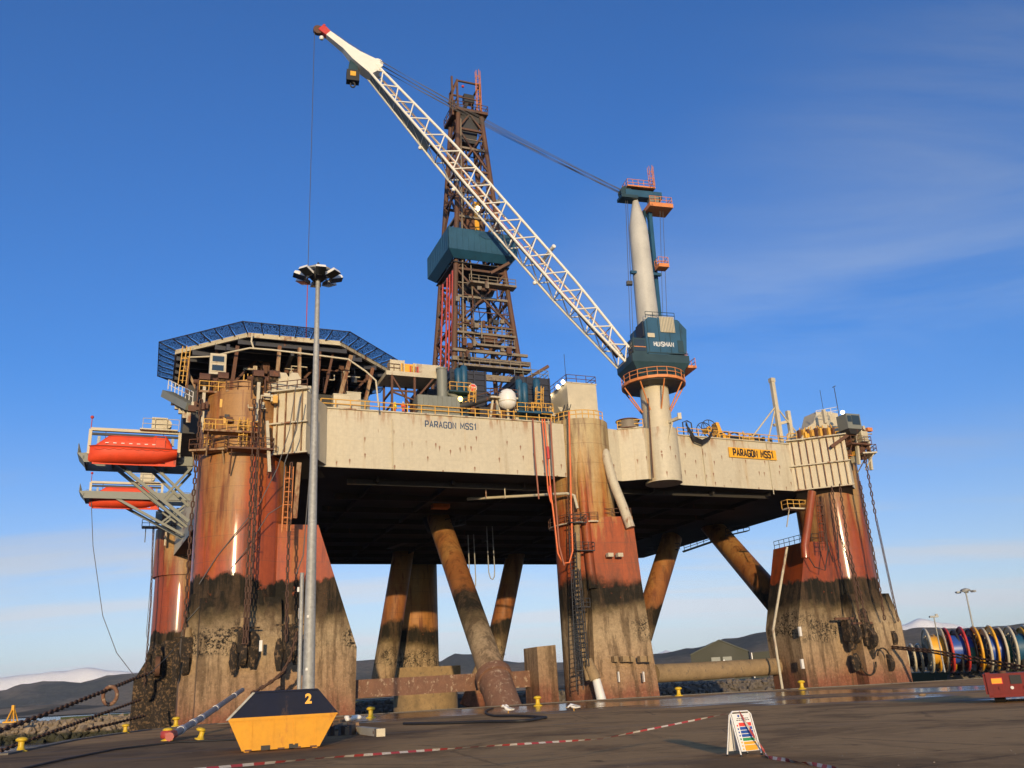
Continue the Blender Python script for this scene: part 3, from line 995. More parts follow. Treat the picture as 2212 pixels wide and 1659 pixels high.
ridge('low_shore', [(-900, 1585), (-400, 1560), (0, 1529), (120, 1522), (220, 1524), (330, 1512), (600, 1496), (760, 1483), (900, 1472), (1000, 1460), (1120, 1456), (1300, 1448), (1500, 1440), (1700, 1425), (1900, 1412), (2212, 1398), (2600, 1380)],
      2300, M['heath'], 700, 0.10)

# ------------------------------------------------------------------ stone breakwaters
ICO = [(0, 0, 1)] + [(0.894 * math.cos(R_(72 * i)), 0.894 * math.sin(R_(72 * i)), 0.447) for i in range(5)] + \
      [(0.894 * math.cos(R_(72 * i + 36)), 0.894 * math.sin(R_(72 * i + 36)), -0.447) for i in range(5)] + [(0, 0, -1)]
ICOF = [(0, 1 + i, 1 + (i + 1) % 5) for i in range(5)] + [(1 + i, 6 + i, 1 + (i + 1) % 5) for i in range(5)] + \
       [(1 + (i + 1) % 5, 6 + i, 6 + (i + 1) % 5) for i in range(5)] + [(11, 6 + (i + 1) % 5, 6 + i) for i in range(5)]


def rock_mesh(mat, k):
    rr = random.Random(k)
    return G().add([Vector(p) * rr.uniform(0.7, 1.25) for p in ICO], ICOF).mesh('rock', mat)


def breakwater(name, label, A, B, width, top_z, mat, n_big, n_small, size):
    """rubble mound between plan points A, B: the largest stones are parts, the small fill is one mass"""
    A, B = V(*A, 0), V(*B, 0)
    d = (B - A).normalized()
    nrm = V(d.y, -d.x, 0)
    if nrm.y > 0:
        nrm = -nrm
    t = thing(name, label, 'breakwater', (A + B) / 2 + EZ * WATER_Z)
    prof = [(width, WATER_Z - 3), (width * 0.45, top_z - 0.5), (-width * 0.5, top_z - 0.4), (-width * 1.2, WATER_Z - 3)]
    G().loft([[P + nrm * o + EZ * z for o, z in prof] for P in (A, B)]).build('core', mat, t)
    ms = [rock_mesh(mat, i + int(abs(A.x) * 10)) for i in range(7)]
    L = (B - A).length

    def spot():
        s = random.random() ** 0.8
        o = width * (1 - s) if random.random() < 0.75 else random.uniform(-width * 0.5, width * 0.3)
        z = WATER_Z + (top_z - WATER_Z) * min(1, (width - o) / (width * 0.6))
        return A + d * random.uniform(0, L) + nrm * o + EZ * (z - 0.25)
    for i in range(n_big):
        k = size * random.uniform(0.6, 1.35)
        q = Matrix.Rotation(random.uniform(0, 6), 3, Vector((random.random(), random.random(), random.random() + 0.1))).to_quaternion()
        inst('rock', random.choice(ms), spot(), t, q, (k, k * random.uniform(.7, 1.1), k * random.uniform(.55, .9)))
    g = G()
    for i in range(n_small):
        k = size * random.uniform(0.25, 0.7)
        p = spot()
        rot = Matrix.Rotation(random.uniform(0, 6), 3, Vector((random.random(), random.random(), random.random() + .1)))
        g.add([p + rot @ (Vector(c) * k * random.uniform(.8, 1.2)) for c in ICO], ICOF)
    g.build('rubble_fill', mat, t, kind='stuff')
    return t


breakwater('breakwater', 'tan rubble breakwater with weed at its foot beyond the mooring chains', (-150, 190), (-50, 196), 9, 0.1, M['rock'], 290, 1500, 1.0)
breakwater('breakwater', 'dark stone breakwater glimpsed low behind the rig legs', (-48, 214), (34, 232), 9, 0.3, M['rock_dk'], 160, 800, 0.9)
breakwater('breakwater', 'grey rubble breakwater in front of the green shed', (34, 236), (110, 250), 9, 0.7, M['rock_dk'], 230, 900, 0.9)

# yard across the basin where the reels stand
g = G()
g.prism([V(84, 178, WATER_Z - 2), V(95, 172, WATER_Z - 2), V(330, 205, WATER_Z - 2), V(330, 700, WATER_Z - 2), V(40, 700, WATER_Z - 2), V(60, 300, WATER_Z - 2)], EZ * (-WATER_Z + 2.6))
g.build('reel_yard', M['grass'], kind='structure')
breakwater('revetment', 'dark stone revetment below the row of reels', (80, 176), (190, 188), 5, 0.4, M['rock_dk'], 150, 700, 0.8)
g = G()
g.prism([V(-150, 300, WATER_Z - 2), V(70, 300, WATER_Z - 2), V(70, 420, WATER_Z - 2), V(-150, 420, WATER_Z - 2)], EZ * (-WATER_Z + 2.4))
g.build('far_quay', M['grass'], kind='structure')

# ------------------------------------------------------------------ the rig: hull, legs, braces
ZB, ZT = 28.5, 36.0
PA, PB, PB2, PS, PE, PC = (-24.0, 105.0), (5.2, 117.15), (14.8, 122.4), (18.4, 121.9), (24.2, 127.25), (43.2, 136.3)
HULL = [(-37, 111), (-31, 104.5), PA, PB, (11, 120.2), PB2, PS, PE, PC, (51, 134.0), (55, 141), (50, 153), (28, 205), (7, 208), (-42, 187), (-66, 168)]
cA, cB, cC, cD, cE = V(-32.4, 102.3, 0), V(9.0, 121.6, 0), V(49.8, 141.4, 0), V(-23.2, 195, 0), V(-65.0, 172, 0)
rig = thing('drilling_rig', 'huge rusty semi-submersible drilling rig with cream hull moored at the quay', 'oil rig', (0, 150, WATER_Z))
hull = G()
hp = [V(x, y, ZB) for x, y in HULL]
nh = len(hp)
hull.add(hp + [p + EZ * (ZT - ZB) for p in hp], [(i, (i + 1) % nh, nh + (i + 1) % nh, nh + i) for i in range(nh)])
hull.add([p + EZ * (ZT - ZB) for p in hp], [tuple(range(nh))])
hull = hull.build('hull', M['hull'], rig)
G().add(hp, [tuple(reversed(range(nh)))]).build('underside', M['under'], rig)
# plating lips, girders below, hull trims
for a, b in ((PA, PB), (PB2, PS), (PE, PC)):
    A, B = V(*a, 0), V(*b, 0)
    n_ = V((B - A).y, -(B - A).x, 0).normalized()
    G().bar(A + n_ * 0.05 + EZ * (ZT + 0.06), B + n_ * 0.05 + EZ * (ZT + 0.06), 0.34, 0.16).build('deck_edge', M['cream_rust'], hull)
for k in range(9):
    a = V(-22, 112, ZB - 0.35) + E2 * (9 * k)
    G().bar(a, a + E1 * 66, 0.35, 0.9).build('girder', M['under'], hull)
for k in range(7):
    a = V(-18 + k * 9.5, 112 + k * 4.0, ZB - 0.25)
    G().bar(a, a + E2 * 72, 0.3, 0.7).build('girder', M['under'], hull)
# down pipes on the hull side
for x, y0, y1, pl in ((848, 905, 1014, (PA, PB)), (1184, 905, 1035, (PA, PB)), (1515, 952, 1050, (PE, PC)), (1655, 955, 1067, (PE, PC))):
    a, b = onp(x, y0, *pl, off=0.12), onp(x, y0, *pl, off=0.12)
    b = V(a.x, a.y, onp(x, y1, *pl, off=0.12).z)
    G().tube(a, b, 0.075, n=6).build('drain_pipe', M['cream_rust'], hull)
# lettering
o = onp(919, 922, PA, PB, 0.012)
q = onp(1028, 930, PA, PB, 0.012) - o
lettering('PARAGON MSS1', M['blue_ink'], hull, o, V(q.x, q.y, 0), q.to_2d().length, 0.80, .19, .40)
o0, o1 = onp(1576, 987, PE, PC, 0.2), onp(1677, 987, PE, PC, 0.2)
sd = V(*(o1 - o0).to_2d(), 0)
sw = sd.length
sd.normalize()
sn = V(sd.y, -sd.x, 0)
sh = 1.55
sgn = G().obox(o0 + sd * sw / 2 + EZ * sh / 2, sd * sw / 2, sn * 0.04, EZ * sh / 2).build('name_board', M['sign_y'], hull)
lettering('PARAGON MSS1', M['black_ink'], sgn, o0 + sd * sw * 0.09 + EZ * sh * 0.17 + sn * 0.045, sd, sw * 0.83, sh * 0.66, .24, .42)


def column(c, r, z1, mat, n=40, z0=-7):
    return G().tube(c + EZ * z0, c + EZ * z1, r, n=n).build('column', mat, rig)


colA = column(cA, 5.2, 36.2, M['leg_corner'])
colB = column(cB, 4.25, 36.6, M['leg_mid'])
colC = column(cC, 5.2, 36.2, M['leg_east'])
colD = column(cD, 4.7, 28.4, M['leg_back'])
colE = column(cE, 5.2, 34.5, M['leg_east'])


def octa(c, r, z, ang=ANG + R_(22.5), n=8):
    return [c + V(r * math.cos(ang + 2 * math.pi * i / n), r * math.sin(ang + 2 * math.pi * i / n), z) for i in range(n)]


def fin(c, d, prof, th, mat, parent, name='fin'):
    """gusset slab standing out of a column along plan direction d"""
    side = V(-d.y, d.x, 0) * th / 2
    return G().prism([c + d * a + EZ * z - side for a, z in prof], side * 2).build(name, mat, parent)


for c, col, m in ((cA, colA, M['leg_corner']), (cC, colC, M['leg_east']), (cE, colE, M['fouled'])):
    G().loft([octa(c, 6.2, -7), octa(c, 6.2, 9.3), octa(c, 5.5, 13.2)]).build('foot', m, col)
fin(cA, E1, [(0, -7), (12.6, -7), (12.9, 7), (8.3, 20.8), (0, 20.8)], 7.2, M['leg_corner'], colA)
fin(cA, -E2, [(0, -7), (6.6, -7), (6.4, 8.2), (5.0, 12.5), (0, 12.5)], 8.4, M['leg_corner'], colA)
fin(cC, -E1, [(0, -7), (12.4, -7), (12.8, 8.2), (9.2, 20.4), (0, 20.4)], 7.6, M['leg_east'], colC)
fin(cC, -E2, [(0, -7), (6.6, -7), (6.4, 8.2), (5.0, 12.5), (0, 12.5)], 8.0, M['leg_east'], colC)
fin(cC, E1, [(0, -7), (6.3, -7), (6.2, 6), (5.9, 11.8), (4.8, 14.5), (0, 14.5)], 3.6, M['leg_east'], colC)
fin(cE, E1, [(0, -7), (12, -7), (12, 7), (8.3, 20), (0, 20)], 7, M['leg_east'], colE)
fin(cE, -E1, [(0, -7), (7.6, -7), (7.4, 6.5), (5, 11), (0, 11)], 8, M['fouled'], colE)
# middle leg: slab-fronted buttress towards the quay, box at its foot
TL, TR = at(1266, 1117, 117.4), at(1366, 1115, 118.6)
BL, BR = at(1288, 1514, 114.8), at(1426, 1506, 116.6)
ML, MR = at(1277, 1270, 116.6), at(1386, 1258, 117.8)


def down(a, b, z):
    return a + (b - a) * ((z - a.z) / (b.z - a.z))


BL, BR = down(ML, BL, -7), down(MR, BR, -7)
bk = E2 * 7
g = G()
g.loft([[BL, BR, BR + bk, BL + bk], [ML, MR, MR + bk, ML + bk], [TL, TR, TR + bk, TL + bk]])
butt = g.build('buttress', M['leg_mid'], colB)
P0, P1 = at(1160, 1397, 116.2), at(1200, 1393, 117.6)
G().prism([V(P0.x, P0.y, -7), V(P1.x, P1.y, -7), P1, P0], E2 * 4.5).build('foot_box', M['leg_mid'], colB)
# bulwark rail on the buttress head
rl = [TL + EZ * .02 + E2 * .3, TR + EZ * .02 + E2 * .3, TR + E2 * 3]
railing('railing', rl, M['rust'], colB, 1.1, 1.3, 0.05, sub=False)
# padeyes on the buttress front
fn = (MR - ML).cross(TL - ML).normalized()
if fn.y > 0:
    fn = -fn
for x, y in ((1316, 1200), (1337, 1200)):
    p = at(x, y, 116.9)
    G().box(p + fn * 0.25, 0.75, 0.7, 0.5, ANG).build('padeye', M['cream_rust'], colB)
for x in (1327, 1349, 1363, 1386, 1400):
    p = at(x, 1424, 115.4)
    G().box(p + fn * 0.12, 0.5 if x in (1327, 1363, 1400) else 0.9, 0.8, 0.7, ANG).build('padeye', M['foot_pale'], colB)
for x in (1336, 1390):
    p = at(x, 1462, 115.1)
    G().box(p + fn * 0.05, 0.14, 0.3, 1.2, ANG).build('anode', M['plastic'], colB)
# slanting ballast pipes from the middle leg's head into its buttress
for pts, r in (([(1253, 985), (1256, 1040), (1262, 1100), (1270, 1180), (1281, 1272)], 0.62), ([(1310, 990), (1324, 1040), (1346, 1095), (1362, 1140)], 0.64)):
    P = []
    for i, (x, y) in enumerate(pts):
        P.append(at(x, y, (117.9 if len(pts) > 4 else 118.7) - 0.32 * i))
    g = G().path(P, r, 14)
    g.ball(P[0], r, r, r * 2.2, 14, 8)
    g.build('slanting_pipe', M['cream_rust'] if len(pts) < 5 else M['leg_mid'], colB)
# caisson pipe and pump sleeve down the middle leg
P = [at(1246, 1130, 116.3), at(1250, 1330, 115.3), at(1262, 1420, 114.2), at(1272, 1470, 113.9)]
G().path(P, 0.42, 10).build('caisson_pipe', M['foot_pale'], colB)
g = G().tube(at(1268, 1425, 113.9), at(1286, 1468, 113.7), 0.62, 0.75, n=10)
g.build('caisson_shroud', M['foot_pale'], colB)
G().tube(at(1288, 1468, 113.7), at(1300, 1515, 113.3), 0.52, 0.6, n=10).build('caisson_end', M['plastic'], colB)
ladder('ladder', at(1253, 1490, 113.3), at(1236, 1150, 115.6), M['dark'], colB, 0.9, E1, False, 0.07)
ladder('ladder', at(1262, 1440, 113.1), at(1243, 1230, 114.9), M['dark'], colB, 0.9, E1, True, 0.06)
ladder('ladder', at(1238, 1200, 115.4), at(1232, 1070, 116.6), M['rust'], colB, 0.8, E1, False, 0.06)
for x, y, w in ((1262, 1448, 1.9), (1262, 1190, 2.6), (1246, 1130, 2.4), (1256, 1312, 2.0)):
    p = at(x, y, 114.4 if y > 1300 else 115.6)
    bx = G().box(p, w, 1.1, 0.12, ANG).build('landing', M['dark'], colB)
    railing('railing', [p + E1 * (-w / 2) - E2 * .5 + EZ * .06, p + E1 * (w / 2) - E2 * .5 + EZ * .06, p + E1 * (w / 2) + E2 * .5 + EZ * .06], M['dark'], bx, 1.0, 0.8, 0.045, sub=False)
# gallery round the middle leg
for zg in (at(1210, 1130, 117.4).z,):
    arc = [cB + V(math.cos(t), math.sin(t), 0) * 5.0 + EZ * zg for t in [R_(a) for a in range(170, 300, 13)]]
    arc2 = [cB + V(math.cos(t), math.sin(t), 0) * 4.2 + EZ * zg for t in [R_(a) for a in range(170, 300, 13)]]
    g = G()
    nn = len(arc)
    g.add(arc + arc2, [(i, i + 1, nn + i + 1, nn + i) for i in range(nn - 1)])
    g.add([p - EZ * .15 for p in arc + arc2], [(nn + i, nn + i + 1, i + 1, i) for i in range(nn - 1)])
    g.add(arc + [p - EZ * .15 for p in arc], [(i, nn + i, nn + i + 1, i + 1) for i in range(nn - 1)])
    gal = g.build('gallery', M['cream_rust'], colB)
    railing('railing', arc, M['rust'], gal, 1.1, 1.4, 0.05, sub=False)

# far-back leg footings
G().obox(at(915, 1459, 188.5), E1 * 6.6, E2 * 4, EZ * 1.55).build('footing_plate', M['foot_pale'], colD)
G().tube(V(cD.x + 2, cD.y - 2, -8), V(cD.x + 2, cD.y - 2, 2.2), 6.6, n=28).build('footing_drum', M['foot_pale'], colD)


def brace(p0, p1, r0, r1, mat=None, n=24):
    return G().tube(p0, p1, r0, r1, n).build('brace', mat or M['brace'], rig)


b1 = brace(at(944, 1112, 142), at(1092, 1535, 108.5), 1.78, 1.66)
q = (at(1092, 1535, 108.5) - at(944, 1112, 142)).normalized()
pc = at(1068, 1466, 111.8)
G().tube(pc - q * .55, pc + q * .55, 2.25, n=24).build('collar', M['beam_rust'], b1)
G().tube(pc, pc + q * 7.0, 1.98, n=24).build('lower_sleeve', M['beam_rust'], b1)
brace(at(876, 1165, 178), at(822, 1500, 172), 2.05, 2.15)
brace(at(1122, 1160, 190), at(1062, 1440, 186), 1.95, 2.05)
brace(at(1058, 1420, 187), at(1020, 1530, 186), 2.2, 2.6)
brace(at(1452, 1160, 172), at(1385, 1375, 166), 1.95, 2.0)
brace(at(1532, 1130, 168), at(1700, 1325, 142.5), 1.95, 2.05)
# brace node under the hull
G().lathe(at(950, 1130, 143), [(2.0, -1.5), (3.2, 2), (3.6, 6)], 20).build('brace_node', M['under'], rig)
# level beams between the feet
HA, HB = at(732, 1491, 106.5), at(1165, 1465, 120.5)
G().bar(HA, HB, 1.6, 2.0).build('level_beam', M['beam_rust'], rig)
t0, t1, t2 = at(1412, 1455, 125), at(1495, 1451, 129), at(1700, 1438, 140)
G().path([t0, t1, t2], 1.22, 18).build('level_tube', M['foot_pale'], rig)
# walkways round the brace heads
for pts in ([(840, 1185, 168), (875, 1172, 165), (905, 1150, 160)], [(960, 1140, 138), (1003, 1133, 140)], [(1395, 1196, 172), (1465, 1188, 170)],
            [(1475, 1192, 166), (1545, 1168, 164)], [(1565, 1158, 160), (1615, 1147, 161)]):
    P = [at(*p) for p in pts]
    g = G()
    for a, b in zip(P, P[1:]):
        g.bar(a, b, 1.4, 0.15)
    wk = g.build('walkway', M['dark'], rig)
    railing('railing', [p + E2 * 0 - E2 * .6 for p in P], M['dark'], wk, 1.2, 1.2, 0.06, sub=False)
# inspection cradle hung below the hull and long service pipe
cr = G().box(at(951, 1090, 132), 2.6, 1.5, 1.2, ANG).build('inspection_cradle', M['orail'], rig)
a, b = at(1010, 1078, 124), at(1225, 1066, 116.6)
G().path([a, b, b + V(.9, -.4, -.4), b + V(1.2, -.6, -2.2)], 0.2, 8).build('service_pipe', M['cream_rust'], rig)
for x in (1050, 1091):
    p = at(x, 1070, 120)
    G().box(p + EZ * .3, .12, .12, 1.5).build('pipe_hanger', M['cream_rust'], rig)
# hawser bights hanging below the hull
for x, y in ((1022, 1272), (1063, 1252)):
    p = at(x, y, 150)
    G().path([p + V(-.55, 0, 9), p + V(-.5, 0, 1.2), p + V(-.25, 0, .2), p + V(.1, 0, 0), p + V(.4, 0, .5), p + V(.5, 0, 1.6), p + V(.4, 0, 9)], 0.1, 6).build('hanging_hawser', M['galv'], rig)

# ribbed corner casings
def casing(P0, P1, z0, z1, depth, nribs, parent, mid=True):
    A, B = V(*P0, 0), V(*P1, 0)
    d = (B - A).normalized()
    L = (B - A).length
    n_ = V(d.y, -d.x, 0)
    bx = G().obox((A + B) / 2 - n_ * depth / 2 + EZ * (z0 + z1) / 2, d * L / 2, n_ * depth / 2, EZ * (z1 - z0) / 2).build('corner_casing', M['cream'], parent)
    for i in range(nribs):
        p = A + d * (L * (i + 0.5) / nribs) + n_ * 0.14
        G().obox(p + EZ * (z0 + z1) / 2, d * 0.06, n_ * 0.16, EZ * (z1 - z0) / 2 * 0.97).build('rib', M['rib'], bx)
    for z, w in ((z0 + (z1 - z0) * 0.48, 0.55), (z0 - 0.05, 0.45), (z1 + 0.08, 0.7)):
        G().obox((A + B) / 2 + n_ * (w / 2 - 0.05) + EZ * z, d * (L / 2 + 0.3), n_ * w / 2, EZ * 0.09).build('flange', M['cream_rust'], bx)
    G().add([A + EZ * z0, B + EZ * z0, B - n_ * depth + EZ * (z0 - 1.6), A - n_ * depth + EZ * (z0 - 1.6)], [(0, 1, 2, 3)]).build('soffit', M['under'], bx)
    return bx


casA = casing((-29.2, 99.35), (-24.2, 98.6), 28.7, 36.2, 6.5, 5, colA)
casC = casing(PC, (51.2, 133.8), 28.6, 36.4, 4.5, 8, colC)

# deck edge railing
for a, b, n0 in ((PA, PB, 0), (PB2, PS, 0), (PE, PC, 0)):
    A, B = V(*a, ZT + .1), V(*b, ZT + .1)
    railing('railing', [A, B], M['yrail'], rig, 1.15, 1.9, 0.075)
arc = [cB + V(math.cos(t), math.sin(t), 0) * 4.2 + EZ * 36.6 for t in [R_(a) for a in range(205, 330, 12)]]
railing('railing', arc, M['yrail'], colB, 1.15, 1.6, 0.07)

def crust(p, w, h, dep, parent, name='fouled_lump', seed=0):
    """irregular lump of weed and mussels grown over a fitting"""
    r = random.Random(seed)
    rings = []
    for k in range(9):
        t = k / 8
        ww = math.sin(math.pi * (.08 + .84 * t)) ** .6
        w_, dep_ = w * .62, dep * .42
        rings.append([p + E1 * (w_ / 2 * ww * math.cos(R_(30 * i)) * r.uniform(.75, 1.15)) - E2 * (dep_ * ww * max(-.2, math.sin(R_(30 * i))) * r.uniform(.7, 1.2)) + EZ * (h * (t - .5) + r.uniform(-.1, .1)) for i in range(12)])
    return G().loft(rings, True, False).build(name, M['fouled'], parent)


def clutter(pts, n, parent, seed, mats, size=.5):
    """small fittings: valve boxes, pipe stubs, lamps"""
    r = random.Random(seed)
    for i in range(n):
        x, y, Y = pts[r.randrange(len(pts))]
        p = at(x + r.uniform(-16, 16), y + r.uniform(-7, 7), Y + r.uniform(-.5, .8))
        m = M[r.choice(mats)]
        k = r.random()
        if k < .45:
            G().box(p, size * r.uniform(.5, 1.6), size * r.uniform(.5, 1.2), size * r.uniform(.6, 2.0), ANG).build('equipment_box', m, parent)
        elif k < .8:
            q = p + E1 * r.uniform(-2.2, 2.2)
            G().path([p, q, q + EZ * r.uniform(-2.5, 1.5)], r.uniform(.06, .14), 6).build('pipe_run', m, parent)
        else:
            G().tube(p - EZ * .4, p + EZ * r.uniform(.3, 1.2), size * .4, n=9).build('canister', m, parent)


# ------------------------------------------------------------------ deck crane
CP = V(20.9, 124.3, 0)
crane = thing('deck_crane', 'teal pedestal crane with long white lattice boom raised over the rig', 'crane', CP + EZ * ZT)
pd = G().tube(CP + EZ * 28.9, CP + EZ * 44.5, 2.1, n=32).build('pedestal', M['cream'], crane)
G().tube(CP + EZ * 28.2, CP + EZ * 36.0, 2.62, n=32).build('sponson_sleeve', M['hull'], rig)
zr = at(1412, 838, 123.5).z
G().lathe(CP, [(2.15, zr + .35), (4.75, zr + .35), (4.75, zr + .75), (2.15, zr + .75)], 20, smooth=False).build('ring_platform', M['orail'], crane)
G().lathe(CP, [(2.2, zr + .05), (4.4, zr + .22), (4.4, zr + .34), (2.2, zr + .34)], 20, smooth=False).build('platform_underframe', M['dark'], crane)
for i in range(8):
    t = R_(45 * i + 12)
    d = V(math.cos(t), math.sin(t), 0)
    tubep('platform_strut', CP + d * 4.5 + EZ * (zr + .2), CP + d * 2.1 + EZ * (zr - 3.6), 0.11, M['orail'], crane, n=6)
railing('railing', [CP + V(math.cos(R_(18 * i)), math.sin(R_(18 * i)), 0) * 4.65 + EZ * (zr + .75) for i in range(20)], M['orail'], crane, 1.2, 1.6, 0.06, True)
G().tube(CP + EZ * (zr + .75), CP + EZ * (zr + 2.4), 2.35, n=32).build('slew_bearing', M['cream_rust'], crane)
# bracket arm on the pedestal
pb = at(1440, 912, 122.2)
ab = at(1468, 902, 121.2)
barp('bracket', CP + EZ * pb.z, ab, 0.42, M['cream'], crane)
barp('bracket', at(1452, 912, 121.8), at(1436, 990, 122.0), 0.22, M['cream'], crane)
G().box(ab + EZ * .2, .5, .5, .9).build('bracket_head', M['cream'], crane)
tubep('cable_run', at(1400, 860, 122.1), at(1411, 1032, 121.5), 0.1, M['rust'], crane, n=6)

BD = V(-0.962, -0.272, 0)                       # the way the boom points
SD = V(0.272, -0.962, 0)                        # crane side turned to the quay
zh0, zh1 = at(1440, 768, 122).z, at(1440, 690, 122).z
HC = CP + SD * 0.3
house = G()
hp_ = [(-4.4, zh0 + .4), (-4.8, zh1 - 1.6), (-3.5, zh1 - .1), (1.2, zh1 + .1), (1.9, zh1 - .6), (1.9, zh0 + .1), (1.0, zh0 - .3)]
house.prism([HC + BD * a + EZ * z + SD * 2.9 for a, z in hp_], -SD * 5.6)
house = house.build('machinery_house', M['teal'], crane)
sk = G()
sk.loft([[HC + BD * a * 1.0 + SD * b + EZ * z for a, b in ((-4.6, 3.1), (4.4, 3.1), (4.4, -3), (-4.6, -3))] for z in (zh0 - .1, zh0 - 1.3)] +
        [[HC + BD * a + SD * b + EZ * (zh0 - 3.3) for a, b in ((-3.0, 2.3), (3.2, 2.3), (3.2, -2.3), (-3.0, -2.3))]])
sk.build('slew_platform', M['teal_dark'], crane)
for i in range(5):
    p = HC + BD * (-3.8 + i * 1.8) + SD * 3.0 + EZ * (zh0 - 1.2)
    barp('platform_rib', p, p + EZ * -1.5 - SD * .8, 0.3, M['teal_dark'], crane)
wx = HC + SD * 2.93
o = wx + BD * 0.55 + EZ * (zh0 + 1.25)
lettering('HUISMAN', M['white_ink'], house, o + BD * .15, -BD, 3.1, 0.66, .17, .36)
lv = G().obox(wx + BD * -1.7 + EZ * (zh1 - 1.0), BD * 1.15, SD * .12, EZ * 1.25).build('louvre_panel', M['cream'], house)
for i in range(9):
    G().obox(wx + SD * .13 + BD * (-2.7 + i * .25) + EZ * (zh1 - 1.0), BD * .04, SD * .04, EZ * 1.2).build('slat', M['greygreen'], lv)
G().obox(wx + BD * 1.05 + EZ * (zh0 + 2.9), BD * .55, SD * .1, EZ * .32).build('vent', M['cream'], house)
G().obox(HC + BD * 1.96 + SD * 1.2 + EZ * (zh1 - 1.6), BD * .05, SD * 1.3, EZ * 1.2).build('grille', M['dark'], house)
G().obox(wx + BD * -3.55 + EZ * (zh0 + 1.35), BD * .45, SD * .04, EZ * .95).build('door', M['teal_dark'], house)
for k_ in range(4):
    G().obox(wx + BD * (1.5 - 1.75 * k_) + EZ * (zh0 + zh1) / 2, BD * .03, SD * .03, EZ * (zh1 - zh0) / 2 * .9).build('panel_seam', M['teal_dark'], house)
G().obox(wx + BD * -1.4 + EZ * (zh0 + .2), BD * 3.2, SD * .05, EZ * .07).build('sill', M['teal_dark'], house)
railing('railing', [HC + BD * 1.5 + SD * 2.7 + EZ * (zh1 + .05), HC - BD * 3.2 + SD * 2.7 + EZ * (zh1 + .05)], M['teal_dark'], house, 1.0, 1.2, .05, sub=False)
# operator cab
cbp = HC + BD * 3.0 + SD * 1.9 + EZ * (zh0 + 1.15)
cabo = G().obox(cbp, BD * 1.05, SD * 1.0, EZ * 1.25).build('operator_cab', M['teal_dark'], crane)
G().obox(cbp + SD * 1.02 + EZ * .1, BD * .85, SD * .03, EZ * .9).build('pane', M['glass'], cabo)
G().obox(cbp + BD * 1.07 + EZ * .1, BD * .03, SD * .85, EZ * .95).build('pane', M['glass'], cabo)
G().obox(cbp + SD * 1.06 - EZ * .15, BD * .95, SD * .03, EZ * .06).build('handrail', M['orail'], cabo)
railing('railing', [cbp + BD * 1.3 + SD * 1.3 - EZ * 1.2, cbp + BD * 1.3 - SD * 1.3 - EZ * 1.2], M['dark'], cabo, 1.2, .5, .05, sub=False)
# side gallery behind the house
gp = HC - BD * 5.2 + EZ * (zh0 - 1.6)
G().obox(gp, BD * .7, SD * 2.6, EZ * .2).build('gallery', M['orail'], crane)
railing('railing', [gp - BD * .6 + SD * 2.5 + EZ * .2, gp - BD * .6 - SD * 2.5 + EZ * .2], M['orail'], crane, 1.2, 1.2, .06, sub=False)
ladder('ladder', HC - BD * 4.95 + SD * 1.5 + EZ * (zh0 - 1), HC - BD * 4.95 + SD * 1.5 + EZ * (zh1 - 1), M['orail'], crane, 0.7, SD, True, 0.05)

# mast
mb, mt_ = at(1404, 735, 124), at(1372, 432, 124)
pts = [mb - (mt_ - mb) * 0.06, mb, mb.lerp(mt_, .72), mb.lerp(mt_, .80), mt_]
G().path(pts, 1, 28, rs=[1.72, 1.72, 1.5, 1.42, 0.42]).build('mast', M['mast'], crane)
ma = (mt_ - mb).normalized()
tp = mt_ + ma * 0.3
G().obox(tp - BD * 1.3 + EZ * .5, BD * 3.1, SD * .75, EZ * .6).build('mast_head', M['teal'], crane)
for s in (-1, 1):
    G().tube(tp + BD * 1.6 + SD * (s * .45 - .18) + EZ * .75, tp + BD * 1.6 + SD * (s * .45 + .18) + EZ * .75, 1.0, n=18).build('sheave', M['teal_dark'], crane)
G().obox(tp + BD * 1.3 - EZ * .25, BD * 1.4, SD * 1.0, EZ * .25).build('sheave_cradle', M['teal_dark'], crane)
pl1 = tp - BD * .8 + EZ * 1.55
G().obox(pl1, BD * 2.4, SD * 1.2, EZ * .12).build('head_platform', M['orail'], crane)
railing('railing', [pl1 + BD * 2.3 + SD * 1.1, pl1 - BD * 2.3 + SD * 1.1, pl1 - BD * 2.3 - SD * 1.1, pl1 + BD * 2.3 - SD * 1.1], M['orail'], crane, 1.2, 1.0, .05, True, sub=False)
ladder('ladder', pl1 - BD * 1.7 + SD * 1.2, pl1 - BD * 1.7 + SD * 1.2 + EZ * 3.6, M['orail'], crane, .7, BD, True, .05)
pl2 = tp - BD * 3.7 - EZ * 1.7
G().obox(pl2, BD * 2.0, SD * 1.6, EZ * .35).build('head_platform', M['orail'], crane)
railing('railing', [pl2 + BD * 1.9 + SD * 1.5 + EZ * .3, pl2 - BD * 1.9 + SD * 1.5 + EZ * .3, pl2 - BD * 1.9 - SD * 1.5 + EZ * .3], M['orail'], crane, 1.2, 1.0, .05, sub=False)
G().obox(pl2 + EZ * 1.3 + SD * .4 + BD * .8, BD * .8, SD * .5, EZ * .5).build('control_box', M['greygreen'], crane)
